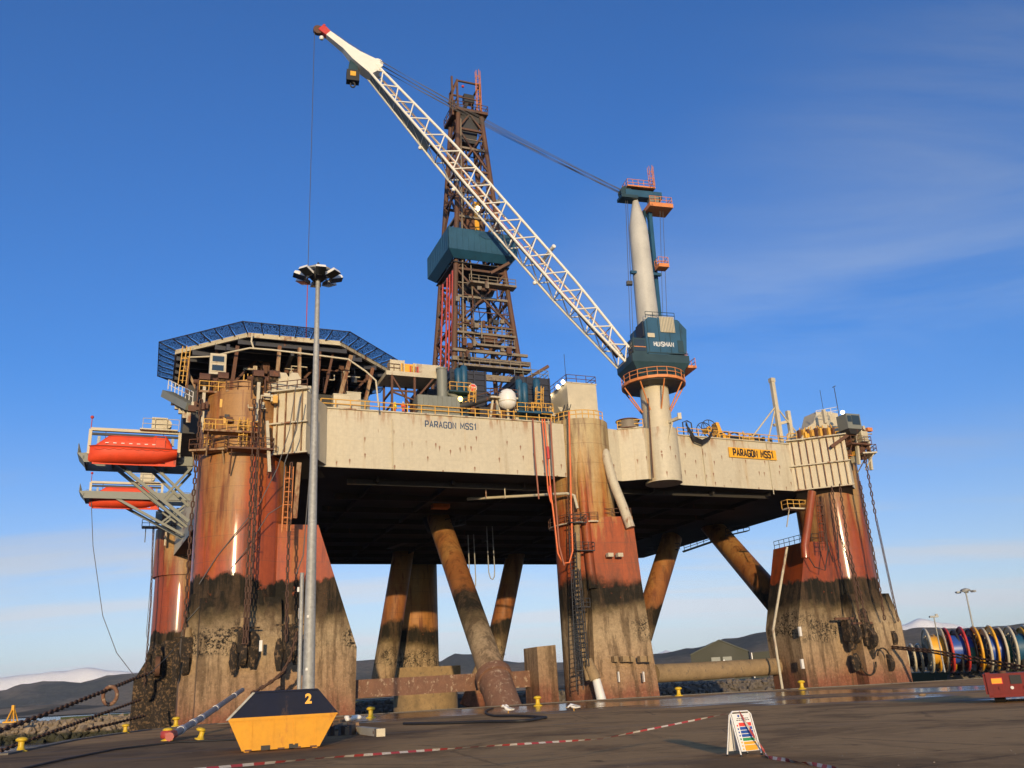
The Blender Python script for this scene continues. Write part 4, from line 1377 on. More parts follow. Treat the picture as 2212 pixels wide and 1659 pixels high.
# rear teal stay column with lacing
r0, r1 = at(1424, 690, 125.3), at(1402, 452, 125.3)
r0b, r1b = at(1412, 690, 124.6), at(1391, 455, 124.6)
barp('stay_post', r0, r1, 0.62, M['teal'], crane)
barp('stay_post', r0b, r1b, 0.30, M['teal_dark'], crane)
for i in range(7):
    a, b = r0.lerp(r1, i / 7), r0b.lerp(r1b, (i + 1) / 7)
    barp('stay_lacing', a, b, 0.16, M['teal_dark'], crane)
barp('mast_clamp', at(1362, 588, 122.8), at(1427, 594, 124.4), 0.5, M['teal'], crane, 0.42)
barp('mast_bracket', at(1353, 612, 123.4), at(1366, 612, 123.4), 0.6, M['dark'], crane)
bs = at(1430, 577, 124.0)
G().obox(bs, BD * .85, SD * .8, EZ * .3).build('basket', M['orail'], crane)
railing('railing', [bs + BD * .8 + SD * .75, bs - BD * .8 + SD * .75, bs - BD * .8 - SD * .75, bs + BD * .8 - SD * .75], M['orail'], crane, 1.35, .8, .05, True, sub=False)

# boom: four chords, laced on every face; each bar a part
R0, H0 = at(1352, 780, 122.6), at(800, 150, 112.0)
TIP = at(692, 62, 110.0)
ax = (H0 - R0).normalized()
bs_ = ax.cross(EZ).normalized()
if bs_.y > 0:
    bs_ = -bs_
bn = bs_.cross(ax)
if bn.z < 0:
    bn = -bn
NB = 17


def boom_pt(t, s, u):
    w = 1.45 if t < .06 else (1.45 + (1.6 - 1.45) * min(1, (t - .06) / .2)) if t < .7 else 1.6 - (t - .7) / .3 * .75
    h = 1.0 + min(1, t / .22) * .6 if t < .62 else 1.6 - (t - .62) / .38 * .75
    return R0.lerp(H0, t) + bs_ * (s * w) + bn * (u * h)


for s in (-1, 1):
    for u in (-1, 1):
        P = [boom_pt(i / NB, s, u) for i in range(NB + 1)]
        G().path(P, 0.21, 8).build('chord', M['white'], crane)
for i in range(NB):
    t0, t1 = i / NB, (i + 1) / NB
    tm = (t0 + t1) / 2
    for s in (-1, 1):
        tubep('lacing', boom_pt(t0, s, -1), boom_pt(tm, s, 1), 0.115, M['white'], crane, n=6)
        tubep('lacing', boom_pt(tm, s, 1), boom_pt(t1, s, -1), 0.115, M['white'], crane, n=6)
    tubep('cross_bar', boom_pt(t0, -1, -1), boom_pt(t0, 1, -1), 0.09, M['white'], crane, n=6)
    tubep('cross_bar', boom_pt(tm, -1, 1), boom_pt(tm, 1, 1), 0.09, M['white'], crane, n=6)
    tubep('lacing', boom_pt(t0, -1, -1), boom_pt(t1, 1, -1), 0.09, M['white'], crane, n=6)
# bottom plate near the head, cable tray inside, walkway rail, spreader, lamps
g = G()
P = [(boom_pt(t, -1, -1.02), boom_pt(t, 1, -1.02)) for t in (.74, .82, .9, 1.0)]
g.add([p for q in P for p in q], [(2 * i, 2 * i + 1, 2 * i + 3, 2 * i + 2) for i in range(3)])
g.add([p + bn * .05 for q in P for p in q], [(2 * i, 2 * i + 2, 2 * i + 3, 2 * i + 1) for i in range(3)])
g.build('belly_plate', M['greygreen'], crane)
barp('cable_tray', boom_pt(.02, .2, -.75), boom_pt(.74, .2, -.75), 0.7, M['rust'], crane, 0.16)
tubep('boom_handrail', boom_pt(.03, -.5, .1), boom_pt(.95, -.5, .1), 0.05, M['orail'], crane, n=5)
tubep('boom_handrail', boom_pt(.03, .5, .1), boom_pt(.95, .5, .1), 0.05, M['orail'], crane, n=5)
c = boom_pt(.335, 0, 1.0)
tubep('spreader', c - bs_ * 2.1 + bn * .1, c + bs_ * 2.1 + bn * .9, 0.3, M['white'], crane, n=10)
for t in (.30, .62, .76):
    p = boom_pt(t, -1, -1.25)
    G().ball(p, .32, .32, .32).build('lamp', M['radome'], crane)
# solid head and fly jib with red tip
hd = [(R0.lerp(H0, 1.0) + bn * .95, R0.lerp(H0, 1.0) - bn * .95)]
J0, J1 = H0 + ax * 1.0, TIP
ja = (J1 - J0).normalized()
jn = bs_.cross(ja)
if jn.z < 0:
    jn = -jn
sec = [(H0 - ax * 1.2, .95, .95, bn), (H0 + ax * .6, 1.05, 1.35, bn), (H0 + ja * 2.8, .8, .95, jn), (J0.lerp(J1, .45), .6, .62, jn), (J0.lerp(J1, .83), .5, .5, jn)]
rings = [[c + bs_ * w + nn * h, c - bs_ * w + nn * h, c - bs_ * w - nn * h, c + bs_ * w - nn * h] for c, w, h, nn in sec]
G().loft(rings).build('boom_head', M['white'], crane)
sec = [(J0.lerp(J1, .83), .5, .5), (J0.lerp(J1, .93), .55, .62), (J1, .42, .5)]
G().loft([[c + bs_ * w + jn * h, c - bs_ * w + jn * h, c - bs_ * w - jn * h, c + bs_ * w - jn * h] for c, w, h in sec]).build('jib_tip', M['red'], crane)
G().tube(J1 - jn * .5 - bs_ * .3, J1 - jn * .5 + bs_ * .3, .75, n=16).build('sheave', M['rust'], crane)
G().ball(J1 + jn * .9, .25, .25, .25).build('beacon', M['red'], crane)
G().ball(J0.lerp(J1, .86) - jn * 1.2, .38, .38, .38).build('lamp', M['radome'], crane)
for k in (-.45, .45):
    G().tube(H0 + bn * 1.35 + bs_ * (k - .2), H0 + bn * 1.35 + bs_ * (k + .2), .85, n=18).build('sheave', M['white'], crane)
# luffing ropes from the mast head to the boom head
for k in range(9):
    s = (k - 4) * .28
    a = tp + BD * 2.3 + SD * s * .5 + EZ * (1.35 - .22 * (k % 5))
    b = H0 + bn * (2.0 - .16 * (k % 3)) + bs_ * s
    G().path(cat_pts(a, b, .35 + .18 * (k % 3), 6), 0.035, 4).build('luffing_rope', M['wire'], crane)
for k, (x, y) in enumerate(((1362, 725), (1368, 735))):
    tubep('hoist_rope', tp + BD * (1.6 - .3 * k) + EZ * .2, at(x, y, 123.4), 0.04, M['wire'], crane, n=4)
for k in (0, 1):
    tubep('tail_rope', pl2 + SD * .5 - BD * (.2 + .5 * k), HC - BD * (2.5 + k * .7) + EZ * zh1, 0.035, M['wire'], crane, n=4)
G().path([J0.lerp(J1, .8) + jn * .9, H0 + bn * 2.1], 0.04, 4).build('whip_rope', M['wire'], crane)
# whip line hanging from the tip, with its red weighted end
wl = TIP - jn * .5 + ja * .7
zend = pz(664, 708, 46.5).z
tubep('whip_line', wl, V(wl.x, wl.y, 58), 0.045, M['wire'], crane, n=4)
tubep('whip_pennant', V(wl.x, wl.y, 58), V(wl.x, wl.y, zend), 0.07, M['redpipe'], crane, n=5)

# main hook block hung under the boom head
hk = at(762, 168, 111.6)
hook = thing('hook_block', 'dark teal hook block with yellow hook hung under the boom head', 'hook block', hk - EZ * 2)
g = G()
g.loft([[hk + BD * a + SD * b + EZ * z for a, b in ((w, d), (-w, d), (-w, -d), (w, -d))] for z, w, d in ((1.0, .75, .55), (2.1, .62, .5), (3.4, .3, .3))])
g.build('sheave_case', M['teal_dark'], hook)
G().obox(hk + EZ * .1, BD * .95, SD * .6, EZ * .95).build('lower_block', M['black'], hook)
G().obox(hk + EZ * .3 + SD * .62, BD * .42, SD * .06, EZ * .4).build('trunnion', M['yellow'], hook)
G().path([hk + BD * (.35 * math.cos(t)) + EZ * (-1.35 + .45 * math.sin(t)) + SD * .1 for t in [R_(a) for a in range(100, 420, 32)]], .13, 6).build('hook', M['dark'], hook)
for k in (-.3, .3):
    tubep('fall_rope', hk + BD * k + EZ * 3.2, hk + BD * k * .6 + EZ * 5.0, .05, M['wire'], hook, n=4)

# ------------------------------------------------------------------ derrick
FL = V(-8.2, 118.4, 0)
DC = FL + (E1 + E2) * 5.25
ZD0, ZD1 = 44.5, at(1003, 236, 122).z
der = thing('derrick', 'dark rusty drilling derrick with a teal windwall belt', 'derrick', DC + EZ * ZT)


def dp(t, i, j):
    h = 5.25 + (2.0 - 5.25) * max(0.0, min(1.0, t)) ** 0.93
    return DC + E1 * (i * h) + E2 * (j * h) + EZ * (ZD0 + (ZD1 - ZD0) * t)


lev = [0, .08, .17, .27, .37, .47, .57, .67, .76, .85, .93, 1.0]
CN = [(-1, -1), (1, -1), (1, 1), (-1, 1)]
for i, j in CN:
    G().path([dp(t, i, j) for t in (0, .25, .5, .75, 1)], .42, 6).build('leg', M['derrick'], der)
    G().bar(dp(0, i, j), dp(0, i, j) - EZ * (ZD0 - ZT), .8).build('substructure_leg', M['derrick'], der)
for k, t in enumerate(lev):
    for a in range(4):
        p, q = CN[a], CN[(a + 1) % 4]
        barp('girt', dp(t, *p), dp(t, *q), 0.36, M['derrick_lt'] if k % 3 == 0 else M['derrick'], der)
        if k < len(lev) - 1:
            t2 = lev[k + 1]
            if a == 0 and k in (0,):
                continue
            mid = (dp(t2, *p) + dp(t2, *q)) / 2
            if k % 2 == 0:
                barp('diagonal', dp(t, *p), mid, 0.28, M['derrick'], der)
                barp('diagonal', dp(t, *q), mid, 0.28, M['derrick'], der)
            else:
                m0 = (dp(t, *p) + dp(t, *q)) / 2
                barp('diagonal', m0, dp(t2, *p), 0.28, M['derrick'], der)
                barp('diagonal', m0, dp(t2, *q), 0.28, M['derrick'], der)
for k in range(len(lev) - 1):
    t, t2 = lev[k], lev[k + 1]
    tm = (t + t2) / 2
    for a in range(4):
        p, q = CN[a], CN[(a + 1) % 4]
        if k < 4 or k % 2:
            barp('sub_girt', dp(tm, *p).lerp(dp(tm, *q), .04), dp(tm, *p).lerp(dp(tm, *q), .96), .13, M['derrick_lt'] if (k + a) % 2 else M['derrick'], der)
        if k < 6:
            barp('sub_diagonal', dp(t, *p).lerp(dp(t, *q), .25), dp(tm, *p), .12, M['derrick'], der)
            barp('sub_diagonal', dp(t, *p).lerp(dp(t, *q), .75), dp(tm, *q), .12, M['derrick'], der)
clutter([(1000, 640, 118), (1030, 700, 119), (1080, 700, 121), (1010, 740, 118), (1090, 760, 121), (1040, 620, 119), (1000, 770, 118)], 34, der, 12, ['derrick', 'derrick_lt', 'rust', 'dark', 'derrick_lt'], .55)
# guide rails, drill string, mud standpipes
for s in (-1.0, .2):
    tubep('guide_rail', dp(0, s / 5, .3), dp(.97, s / 5, .3), .17, M['derrick'], der, n=6)
for k, u in enumerate((-.96, -.62, -.30, .25)):
    a, b = dp(-.1, -1.05, u * 1.0 + .02), dp(.36, -1.12, u)
    tubep('standpipe', a, b, .15, M['redpipe'], der, n=7)
for k in range(4):
    tubep('setback_pipe', dp(0, -.55 + .12 * k, .1 + .1 * k), dp(.72, -.62 + .12 * k, .1 + .1 * k), .12, M['derrick'], der, n=5)
tubep('conductor_line', dp(0, -.72, -1.04), dp(.97, -.8, -1.04), .14, M['derrick_lt'], der, n=6)
tubep('conductor_line', dp(0, -.35, -1.02), dp(.40, -.4, -1.02), .10, M['derrick_lt'], der, n=6)
for k, (u, w) in enumerate(((-.2, .3), (.1, .25), (.55, .35))):
    G().path([dp(.02, u, -.6), dp(.2, u + .05, -.3), dp(.42, u, .1)], .07, 5).build('cable_loop', M['black'], der)
# top drive
td = dp(.60, .05, .2)
G().box(td, 1.4, 1.2, 4.6, ANG).build('top_drive', M['rust'], der)
G().box(td + E1 * 1.1 + EZ * .6, .8, .9, 6.4, ANG).build('travelling_frame', M['yellow'], der)
G().ball(td + E1 * 1.2 - E2 * .8 + EZ * 2.4, .42, .42, .42).build('lamp', M['lit_w'], der)
# teal windwall belt: four boards
zw0, zw1 = at(967, 548, 117.5).z, at(967, 499, 117.5).z
hw = 5.55
zw1 += 1.1
zw0 = zw1 - 3.6
tb = [DC + E1 * (i * hw) + E2 * (j * hw) for i, j in CN]
for a in range(4):
    A, B = tb[a], tb[(a + 1) % 4]
    d = (B - A).normalized()
    n_ = V(d.y, -d.x, 0)
    g = G()
    P = [A + EZ * zw1, B + EZ * zw1, B + EZ * zw0, A + EZ * zw0]
    g.prism(P, -n_ * .12)
    wv = g.build('windwall', M['teal'], der)
    P = [A + EZ * zw0, B + EZ * zw0, B - n_ * 1.0 - d * 1.0 + EZ * (zw0 - 1.0), A - n_ * 1.0 + d * 1.0 + EZ * (zw0 - 1.0)]
    G().prism(P, -n_ * .1).build('windwall_skirt', M['teal'], der)
    L = (B - A).length
    for i in range(12):
        G().obox(A + d * (L * (i + .5) / 12) + n_ * .03 + EZ * (zw0 + zw1) / 2, d * .04, n_ * .03, EZ * (zw1 - zw0) / 2 * .98).build('seam', M['teal'], wv)
nfx = (tb[1] - tb[0]).normalized()
nfn = V(nfx.y, -nfx.x, 0)
pe = tb[0] + nfx * 6.2 + nfn * .06 + EZ * (zw0 + 2.9)
g = G()
rr = random.Random(3)
g.prism([pe + nfx * (1.35 * math.cos(t) * rr.uniform(.8, 1.1)) + EZ * (.55 * math.sin(t) * rr.uniform(.7, 1.1)) for t in [R_(a) for a in range(0, 360, 18)]], nfn * .03)
g.build('painted_patch', paint('blue_patch', (0.008, 0.06, 0.13), 0.5, 0.2, 1.0), der)
barp('belt_floor', DC - E1 * 4.5 + EZ * (zw0 - 1.55), DC + E1 * 4.5 + EZ * (zw0 - 1.55), 9.0, M['dark'], der, 0.12)
# work platforms with rails, cat-head beams
for t, out, x0, x1 in ((.315, 1.0, -.55, 1.25), (.02, 1.3, -.95, 1.2), (.10, .4, -.4, .9), (.14, .2, -.95, 1.0)):
    a, b = dp(t, x0, -1) - E2 * out, dp(t, x1, -1) - E2 * out
    pf = G().obox((a + b) / 2 + E2 * out / 2, (b - a) / 2, E2 * (out / 2 + .3), EZ * .16).build('work_platform', M['derrick_lt'], der)
    railing('railing', [a + EZ * .16, b + EZ * .16], M['derrick_lt'], pf, 1.1, 1.5, .06, sub=False)
for t, u, dx in ((.36, .35, 2.8), (-.03, .72, 5.2)):
    a = dp(t, u, -1) - E2 * .6
    barp('cathead_beam', a, a + E1 * dx + EZ * dx * .62 - E2 * .8, .42, M['derrick'], der)
for k, (t, w) in enumerate(((.045, .6), (-.015, .5), (.075, .4))):
    barp('floor_girder', dp(t, -1.1, -1.12), dp(t, 1.25, -1.12), w, M['derrick_lt'], der)
G().box(dp(.13, .15, -.9), 2.2, 1.4, 1.5, ANG).build('control_pod', M['rust'], der)
G().lathe(dp(.33, .1, -.2), [(.5, -2.2), (2.6, -.6), (2.9, .2)], 14).build('drip_pan', M['dark'], der)
ladder('ladder', dp(0, 1.06, -.6), dp(.33, 1.06, -.6), M['derrick'], der, .6, E2, True, .05)
ladder('ladder', dp(.37, 1.10, -.6), dp(.97, 1.12, -.6), M['derrick'], der, .6, E2, True, .05)
bx = dp(.655, 1.25, -.8)
G().box(bx, .9, .9, .6, ANG).build('lookout_box', M['greygreen'], der)
railing('railing', [bx + E1 * .5 - E2 * .5 + EZ * .3, bx + E1 * .5 + E2 * .5 + EZ * .3], M['greygreen'], der, 1.1, .5, .05, sub=False)
# crown platform and water table
G().obox(DC + EZ * (ZD1 + .1), E1 * 2.9, E2 * 2.9, EZ * .25).build('crown_platform', M['derrick'], der)
G().lathe(DC + EZ * ZD1, [(1.7, -5), (2.3, -1.8), (2.6, 0)], 4, ANG + R_(45), False).build('crown_block_beams', M['dark'], der)
railing('railing', [DC + E1 * i * 2.9 + E2 * j * 2.9 + EZ * (ZD1 + .3) for i, j in CN], M['derrick'], der, 1.2, 1.4, .06, True, sub=False)
pk = [DC + E1 * i * 2.0 + E2 * j * 1.9 + EZ * (ZD1 + .3) for i, j in CN]
for p in pk:
    barp('crown_post', p, p + EZ * 6.2, .3, M['derrick'], der)
for k in range(4):
    barp('crown_girt', pk[k] + EZ * 6.0, pk[(k + 1) % 4] + EZ * 6.0, .26, M['derrick'], der)
    barp('crown_girt', pk[k] + EZ * 2.8, pk[(k + 1) % 4] + EZ * 2.8, .16, M['derrick'], der)
barp('crown_diagonal', pk[0] + EZ * .3, pk[3] + EZ * 6, .2, M['derrick'], der)
barp('crown_strut', pk[0] - E1 * .9 - EZ * 1.0, pk[0] - E1 * .9 + EZ * 6.6, .3, M['derrick'], der)
barp('crown_strut', pk[0] - E1 * 1.6 + EZ * 1, pk[0] + EZ * 6, .28, M['derrick'], der)
G().obox(DC + E1 * .6 + EZ * (ZD1 + 4.4), E1 * .9, E2 * .5, EZ * .75).build('crown_winch', M['dark'], der)
barp('crown_davit', DC - E1 * .1 + EZ * (ZD1 + 2.6), DC + E1 * .8 + EZ * (ZD1 + 5.2), .6, M['dark'], der)
ladder('ladder', pk[1] - E1 * .5 - E2 * .4, pk[1] - E1 * .5 - E2 * .4 + EZ * 8.2, M['orail'], der, .7, E1, True, .06)
G().ball(DC - E1 * .3 + EZ * (ZD1 + 6.9), .25, .25, .25).build('beacon', M['red'], der)

# ------------------------------------------------------------------ helideck
HDC = V(-33.0, 118.3, 0)
ZH = 46.0
heli = thing('helideck', 'octagonal helideck with blue netting on rusty posts over the corner leg', 'helideck', HDC + EZ * ZT)
AP = 14.0
RO = AP / math.cos(R_(22.5))
a0 = ANG + R_(22.5)
dk = [HDC + V(RO * math.cos(a0 + R_(45 * i)), RO * math.sin(a0 + R_(45 * i)), ZH) for i in range(8)]
G().prism([p - EZ * .5 for p in dk], EZ * .45).build('deck_plate', M['navy'], heli)
for i in range(8):
    a, b = dk[i], dk[(i + 1) % 8]
    barp('edge_beam', a - EZ * .45, b - EZ * .45, .35, M['cream_rust'], heli, .6)
for k in range(-5, 6):
    w = min(RO * .92, AP + (AP - abs(k) * 2.6) * .1) if abs(k) < 3 else AP - (abs(k) * 2.6 - 5.9)
    barp('deck_girder', HDC + E2 * (k * 2.6) - E1 * w + EZ * (ZH - .95), HDC + E2 * (k * 2.6) + E1 * w + EZ * (ZH - .95), .4, M['navy'], heli, .9)
for k in (-1, 0, 1):
    barp('deck_girder', HDC + E1 * (k * 8) - E2 * 12.5 + EZ * (ZH - 1.7), HDC + E1 * (k * 8) + E2 * 12.5 + EZ * (ZH - 1.7), .4, M['navy'], heli, .8)
NO = 2.2
nt_o = [HDC + (p - HDC - EZ * ZH) * ((AP + NO) / AP) + EZ * (ZH + .45) for p in dk]
for i in range(8):
    a, b, c, d = dk[i], dk[(i + 1) % 8], nt_o[(i + 1) % 8], nt_o[i]
    K = 6
    for k in range(K):
        q0, q1 = a.lerp(b, k / K), a.lerp(b, (k + 1) / K)
        q2, q3 = d.lerp(c, (k + 1) / K), d.lerp(c, k / K)
        u = (q1 - q0).normalized() * .06
        G().add([q0 + u, q1 - u, q2 - u, q3 + u], [(0, 1, 2, 3)]).build('net_panel', M['net'], heli)
        barp('net_arm', q0 - EZ * .35, q3 + (q3 - q0) * .02, .12, M['dark'], heli)
    tubep('net_edge', d, c, .06, M['dark'], heli, n=5)
# perimeter pipe slung below the edge
pp = [(405, 772), (458, 770), (500, 760), (540, 752), (590, 756), (640, 762), (690, 768), (752, 776), (790, 802), (812, 822), (818, 880)]
G().path([at(x, y, 101.8 + .025 * abs(x - 560) * .6) for x, y in pp], .12, 6).build('drain_pipe', M['cream'], heli)
G().path([at(545, 720, 102.5), at(543, 738, 102.5), at(548, 752, 102.5)], .12, 6).build('drain_pipe', M['cream'], heli)
# posts
for (x0, y0, x1, y1, Y, w) in ((408, 770, 402, 850, 107, .35), (513, 748, 498, 850, 104, .45), (604, 748, 596, 842, 104, .45), (647, 752, 646, 848, 104, .42), (690, 760, 684, 850, 105, .42),
                               (758, 768, 728, 878, 108, .5), (805, 795, 786, 880, 111, .42), (720, 760, 700, 850, 109, .3), (468, 758, 480, 842, 106, .3), (560, 780, 620, 815, 112, .32), (400, 790, 425, 842, 108, .32)):
    barp('support_post', at(x0, y0, Y), at(x1, y1, Y), w, M['rib'] if x0 % 3 else M['rust'], heli)
for k in range(-1, 2):
    for j in range(-1, 3):
        p = HDC + E1 * (k * 8) + E2 * (j * 7)
        G().box(p + EZ * 41, .55, .55, 10, ANG).build('support_post', M['rust'], heli)
        barp('knee_brace', p + EZ * 40, p + E1 * 4 + EZ * 44.8, .3, M['rust'], heli)
# dark deckhouse under the helideck
dh = thing('deckhouse', 'dark accommodation deckhouse in the shade under the helideck', 'deckhouse', HDC + E2 * 4 + EZ * ZT)
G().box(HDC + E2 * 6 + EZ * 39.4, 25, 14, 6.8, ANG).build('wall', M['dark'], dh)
for k in range(6):
    p = HDC - E2 * 1.02 + E1 * (-10 + 4 * k) + EZ * 39.6
    G().obox(p, E1 * .5, E2 * .06, EZ * .5).build('window', M['glass'], dh)
ladder('escape_ladder', at(393, 832, 101), at(403, 752, 101), M['yrail'], heli, .9, E1, True, .07)
# pale radio cabin hung under the deck
rc = thing('radio_cabin', 'small pale cabin with two windows hung under the helideck', 'cabin', at(470, 805, 101.5))
cc = at(471, 786, 101.5)
G().obox(cc + E2 * 1.0, E1 * .95, E2 * 1.0, EZ * 1.35).build('wall', M['cream'], rc)
for dz in (.62, -.55):
    fr = G().obox(cc + EZ * dz - E2 * .03, E1 * .8, E2 * .05, EZ * .48).build('window', M['cream_rust'], rc)
    G().obox(cc + EZ * dz - E2 * .1, E1 * .68, E2 * .03, EZ * .36).build('pane', M['glass'], fr)

# ------------------------------------------------------------------ lifeboats on their outboard platforms


def lifeboat(c, L, label):
    t = thing('lifeboat', label, 'lifeboat', c, 'lifeboats')
    st = [(-1.0, .06, 2.15, .35), (-.96, .35, 2.12, .12), (-.86, .85, 2.06, .05), (-.65, 1.3, 1.98, 0), (-.3, 1.58, 1.9, 0), (.1, 1.62, 1.86, 0), (.5, 1.58, 1.83, .08), (.8, 1.46, 1.82, .45), (.97, 1.36, 1.82, .8), (1.0, 1.3, 1.82, .86)]
    rings = []
    for x, b, zg, zk in st:
        half = [(b, zg), (b * 1.0, zk + (zg - zk) * .72), (b * .93, zk + (zg - zk) * .42), (b * .70, zk + (zg - zk) * .17), (b * .30, zk + .05), (b * .04, zk)]
        ring = half + [(-a, z) for a, z in reversed(half)]
        rings.append([c + E1 * (x * L / 2) + E2 * a + EZ * z for a, z in ring])
    G().loft(rings, True, True).build('hull', M['orange'], t)
    cs = [(-.93, .25, .05), (-.80, .8, .55), (-.58, 1.22, 1.5), (-.45, 1.32, 1.58), (0, 1.4, 1.6), (.42, 1.4, 1.62), (.47, 1.4, 1.82), (.72, 1.32, 1.86), (.82, 1.22, 1.2), (.90, 1.1, .05)]
    rings = []
    for x, b, h in cs:
        zg = 1.95 - (x + 1) * .06
        half = [(b, zg - .1), (b * .97, zg + h * .45), (b * .86, zg + h * .82), (b * .62, zg + h)]
        ring = half + [(-a, z) for a, z in reversed(half)]
        rings.append([c + E1 * (x * L / 2) + E2 * a + EZ * z for a, z in ring])
    G().loft(rings, True, False).build('canopy', M['orange'], t)
    for sg in (-1, 1):
        G().path([c + E1 * (x * L / 2) + E2 * (sg * (b + .04)) + EZ * zg for x, b, zg, zk in st], .075, 6).build('rubbing_strake', M['orange_dk'], t)
    G().obox(c + E1 * L * .30 - E2 * 1.12 + EZ * 3.45, E1 * .5, E2 * .03, EZ * .1).build('pane', M['glass'], t)
    G().obox(c + E1 * L * .30 - E2 * 1.40 + EZ * 2.5, E1 * .55, E2 * .03, EZ * .5).build('side_hatch', M['orange'], t)
    for k in range(8):
        G().obox(c + E1 * (L * (-.30 + .088 * k)) - E2 * 1.40 + EZ * 2.35, E1 * .2, E2 * .02, EZ * .05).build('reflector', M['plastic'], t)
    gl = []
    for q in range(33):
        u = -.86 + 1.7 * q / 32
        k_ = max(range(len(st) - 1), key=lambda m: -1 if st[m][0] > u else m)
        b_ = st[k_][1] + (st[k_ + 1][1] - st[k_][1]) * (u - st[k_][0]) / (st[k_ + 1][0] - st[k_][0])
        gl.append(c + E1 * (u * L / 2) - E2 * (b_ + .03) + EZ * (1.62 - .16 * abs(math.sin(q * math.pi / 4))))
    G().path(gl, .03, 4).build('grab_line', M['orange_dk'], t)
    G().obox(c + E1 * L * .30 - E2 * 1.41 + EZ * 2.5, E1 * .6, E2 * .012, EZ * .56).build('hatch_seal', M['orange_dk'], t)
    for x_ in (-.40, .44):
        G().box(c + E1 * (x_ * L) + EZ * (3.0 if x_ < 0 else 3.1), .35, .3, 1.0, ANG).build('lifting_hook', M['galv'], t)
    G().obox(c + EZ * .02 + E1 * .2, E1 * L * .47, E2 * .09, EZ * .16).build('keel', M['orange'], t)
    G().obox(c + E1 * L * .42 + EZ * .4, E1 * L * .05, E2 * .08, EZ * .42).build('skeg', M['orange'], t)
    G().obox(c + E1 * L * .485 + EZ * .4, E1 * .14, E2 * .06, EZ * .5).build('rudder', M['orange_dk'], t)
    return t


def boat_station(x0, x1, ydeck, Y, boatx0, boatx1, ykeel, label, plabel, lower=False):
    boff = -2.3 if lower else 1.9
    pa = at(x0, ydeck, Y)
    pb_ = pa + E1 * ((at(x1, ydeck, Y + 7) - pa).dot(E1))
    z = pa.z
    pb_.z = z
    t = thing('lifeboat_platform', plabel, 'boat platform', pb_)
    L = (pb_ - pa).length
    for j in (0, 4.6):
        barp('platform_beam', pa + E2 * j, pb_ + E2 * j, .35, M['greygreen'], t, 1.25)
    for i in range(5):
        p = pa + E1 * (L * i / 4)
        barp('cross_beam', p, p + E2 * 4.6, .3, M['greygreen'], t, .5)
    nose = G()
    nose.prism([pa - EZ * .6, pa - EZ * .2 - E1 * .2, pa - E1 * .9 + EZ * .6, pa + EZ * .62], E2 * 4.6)
    nose.build('platform_nose', M['greygreen'], t)
    railing('railing', [pa - E1 * .8 + EZ * .6, pa - E1 * .8 + E2 * 4.6 + EZ * .6], M['greygreen'], t, 1.2, 1.0, .05, sub=False)
    railing('railing', [pa + E2 * 4.6 + EZ * .6, pb_ + E2 * 4.6 + EZ * .6], M['greygreen'], t, 1.2, 1.6, .05, sub=False)
    c = onp((boatx0 + boatx1) / 2, ykeel, pa, pb_, boff)
    bl = (onp(boatx1, ykeel, pa, pb_, boff) - onp(boatx0, ykeel, pa, pb_, boff)).to_2d().length
    zt = c.z + 4.1
    e0, e1_ = c - E1 * bl * .50, c + E1 * bl * .52
    for e in (e0, e1_):
        barp('davit_post', V(e.x, e.y, z), V(e.x, e.y, zt + .3), .38, M['cream'], t)
    barp('davit_beam', V(e0.x, e0.y, zt + .3), V(e1_.x, e1_.y, zt + .3), .5, M['cream'], t, .38)
    barp('davit_beam', V(e0.x, e0.y, zt - .3), V(e1_.x, e1_.y, zt - .3), .3, M['dark'], t, .3)
    wn = c + E1 * bl * .27
    G().obox(V(wn.x, wn.y, zt + 1.4), E1 * .95, E2 * .7, EZ * .75).build('boat_winch', M['cream'], t)
    G().tube(V(wn.x, wn.y, zt + 1.3) + E1 * .9 - E2 * .75, V(wn.x, wn.y, zt + 1.3) + E1 * .9 + E2 * .6, .62, n=14).build('winch_drum', M['cream'], t)
    railing('railing', [V(wn.x, wn.y, zt + .5) - E1 * 2 - E2 * .9, V(wn.x, wn.y, zt + .5) + E1 * 2.4 - E2 * .9], M['cream'], t, 1.4, 1.4, .045, sub=False)
    G().obox(V(wn.x, wn.y, zt + .45) , E1 * 2.3, E2 * 1.0, EZ * .08).build('winch_deck', M['cream'], t)
    G().ball(V(e0.x, e0.y, zt + 1.9), .22, .22, .22).build('beacon', M['red'], t)
    tubep('beacon_pole', V(e0.x, e0.y, zt + .4), V(e0.x, e0.y, zt + 1.8), .06, M['redpipe'], t, n=5)
    for j in (0.3, 4.2):
        s = pa + E1 * (L * .30) + E2 * j - EZ * .5
        e = pb_ + E2 * j - EZ * (8.0 if not lower else 7.0)
        barp('raker', s, e, .42, M['greygreen'], t)
        barp('raker', pa + E1 * (L * .62) + E2 * j - EZ * .5, pb_ + E2 * j - EZ * 5.2, .34, M['greygreen'], t)
        barp('raker', pb_ + E2 * j - EZ * .6, s.lerp(e, .62), .3, M['greygreen'], t)
    lb = lifeboat(c, bl, label)
    for e in (c - E1 * bl * .33, c + E1 * bl * .33):
        tubep('fall_wire', V(e.x, e.y, c.z + 2.6), V(e.x, e.y, zt + .2), .05, M['wire'], t, n=4)
    return t


boat_station(182, 416, 988, 109.5, 190, 382, 1003, 'orange enclosed lifeboat slung on the upper platform', 'upper grey lifeboat platform jutting from the rusty corner leg')
boat_station(182, 412, 1068, 146, 192, 345, 1098, 'orange lifeboat half hidden behind the lower platform beams', 'lower grey lifeboat platform farther back along the rig side', True)

# ------------------------------------------------------------------ gear on top of the corner legs


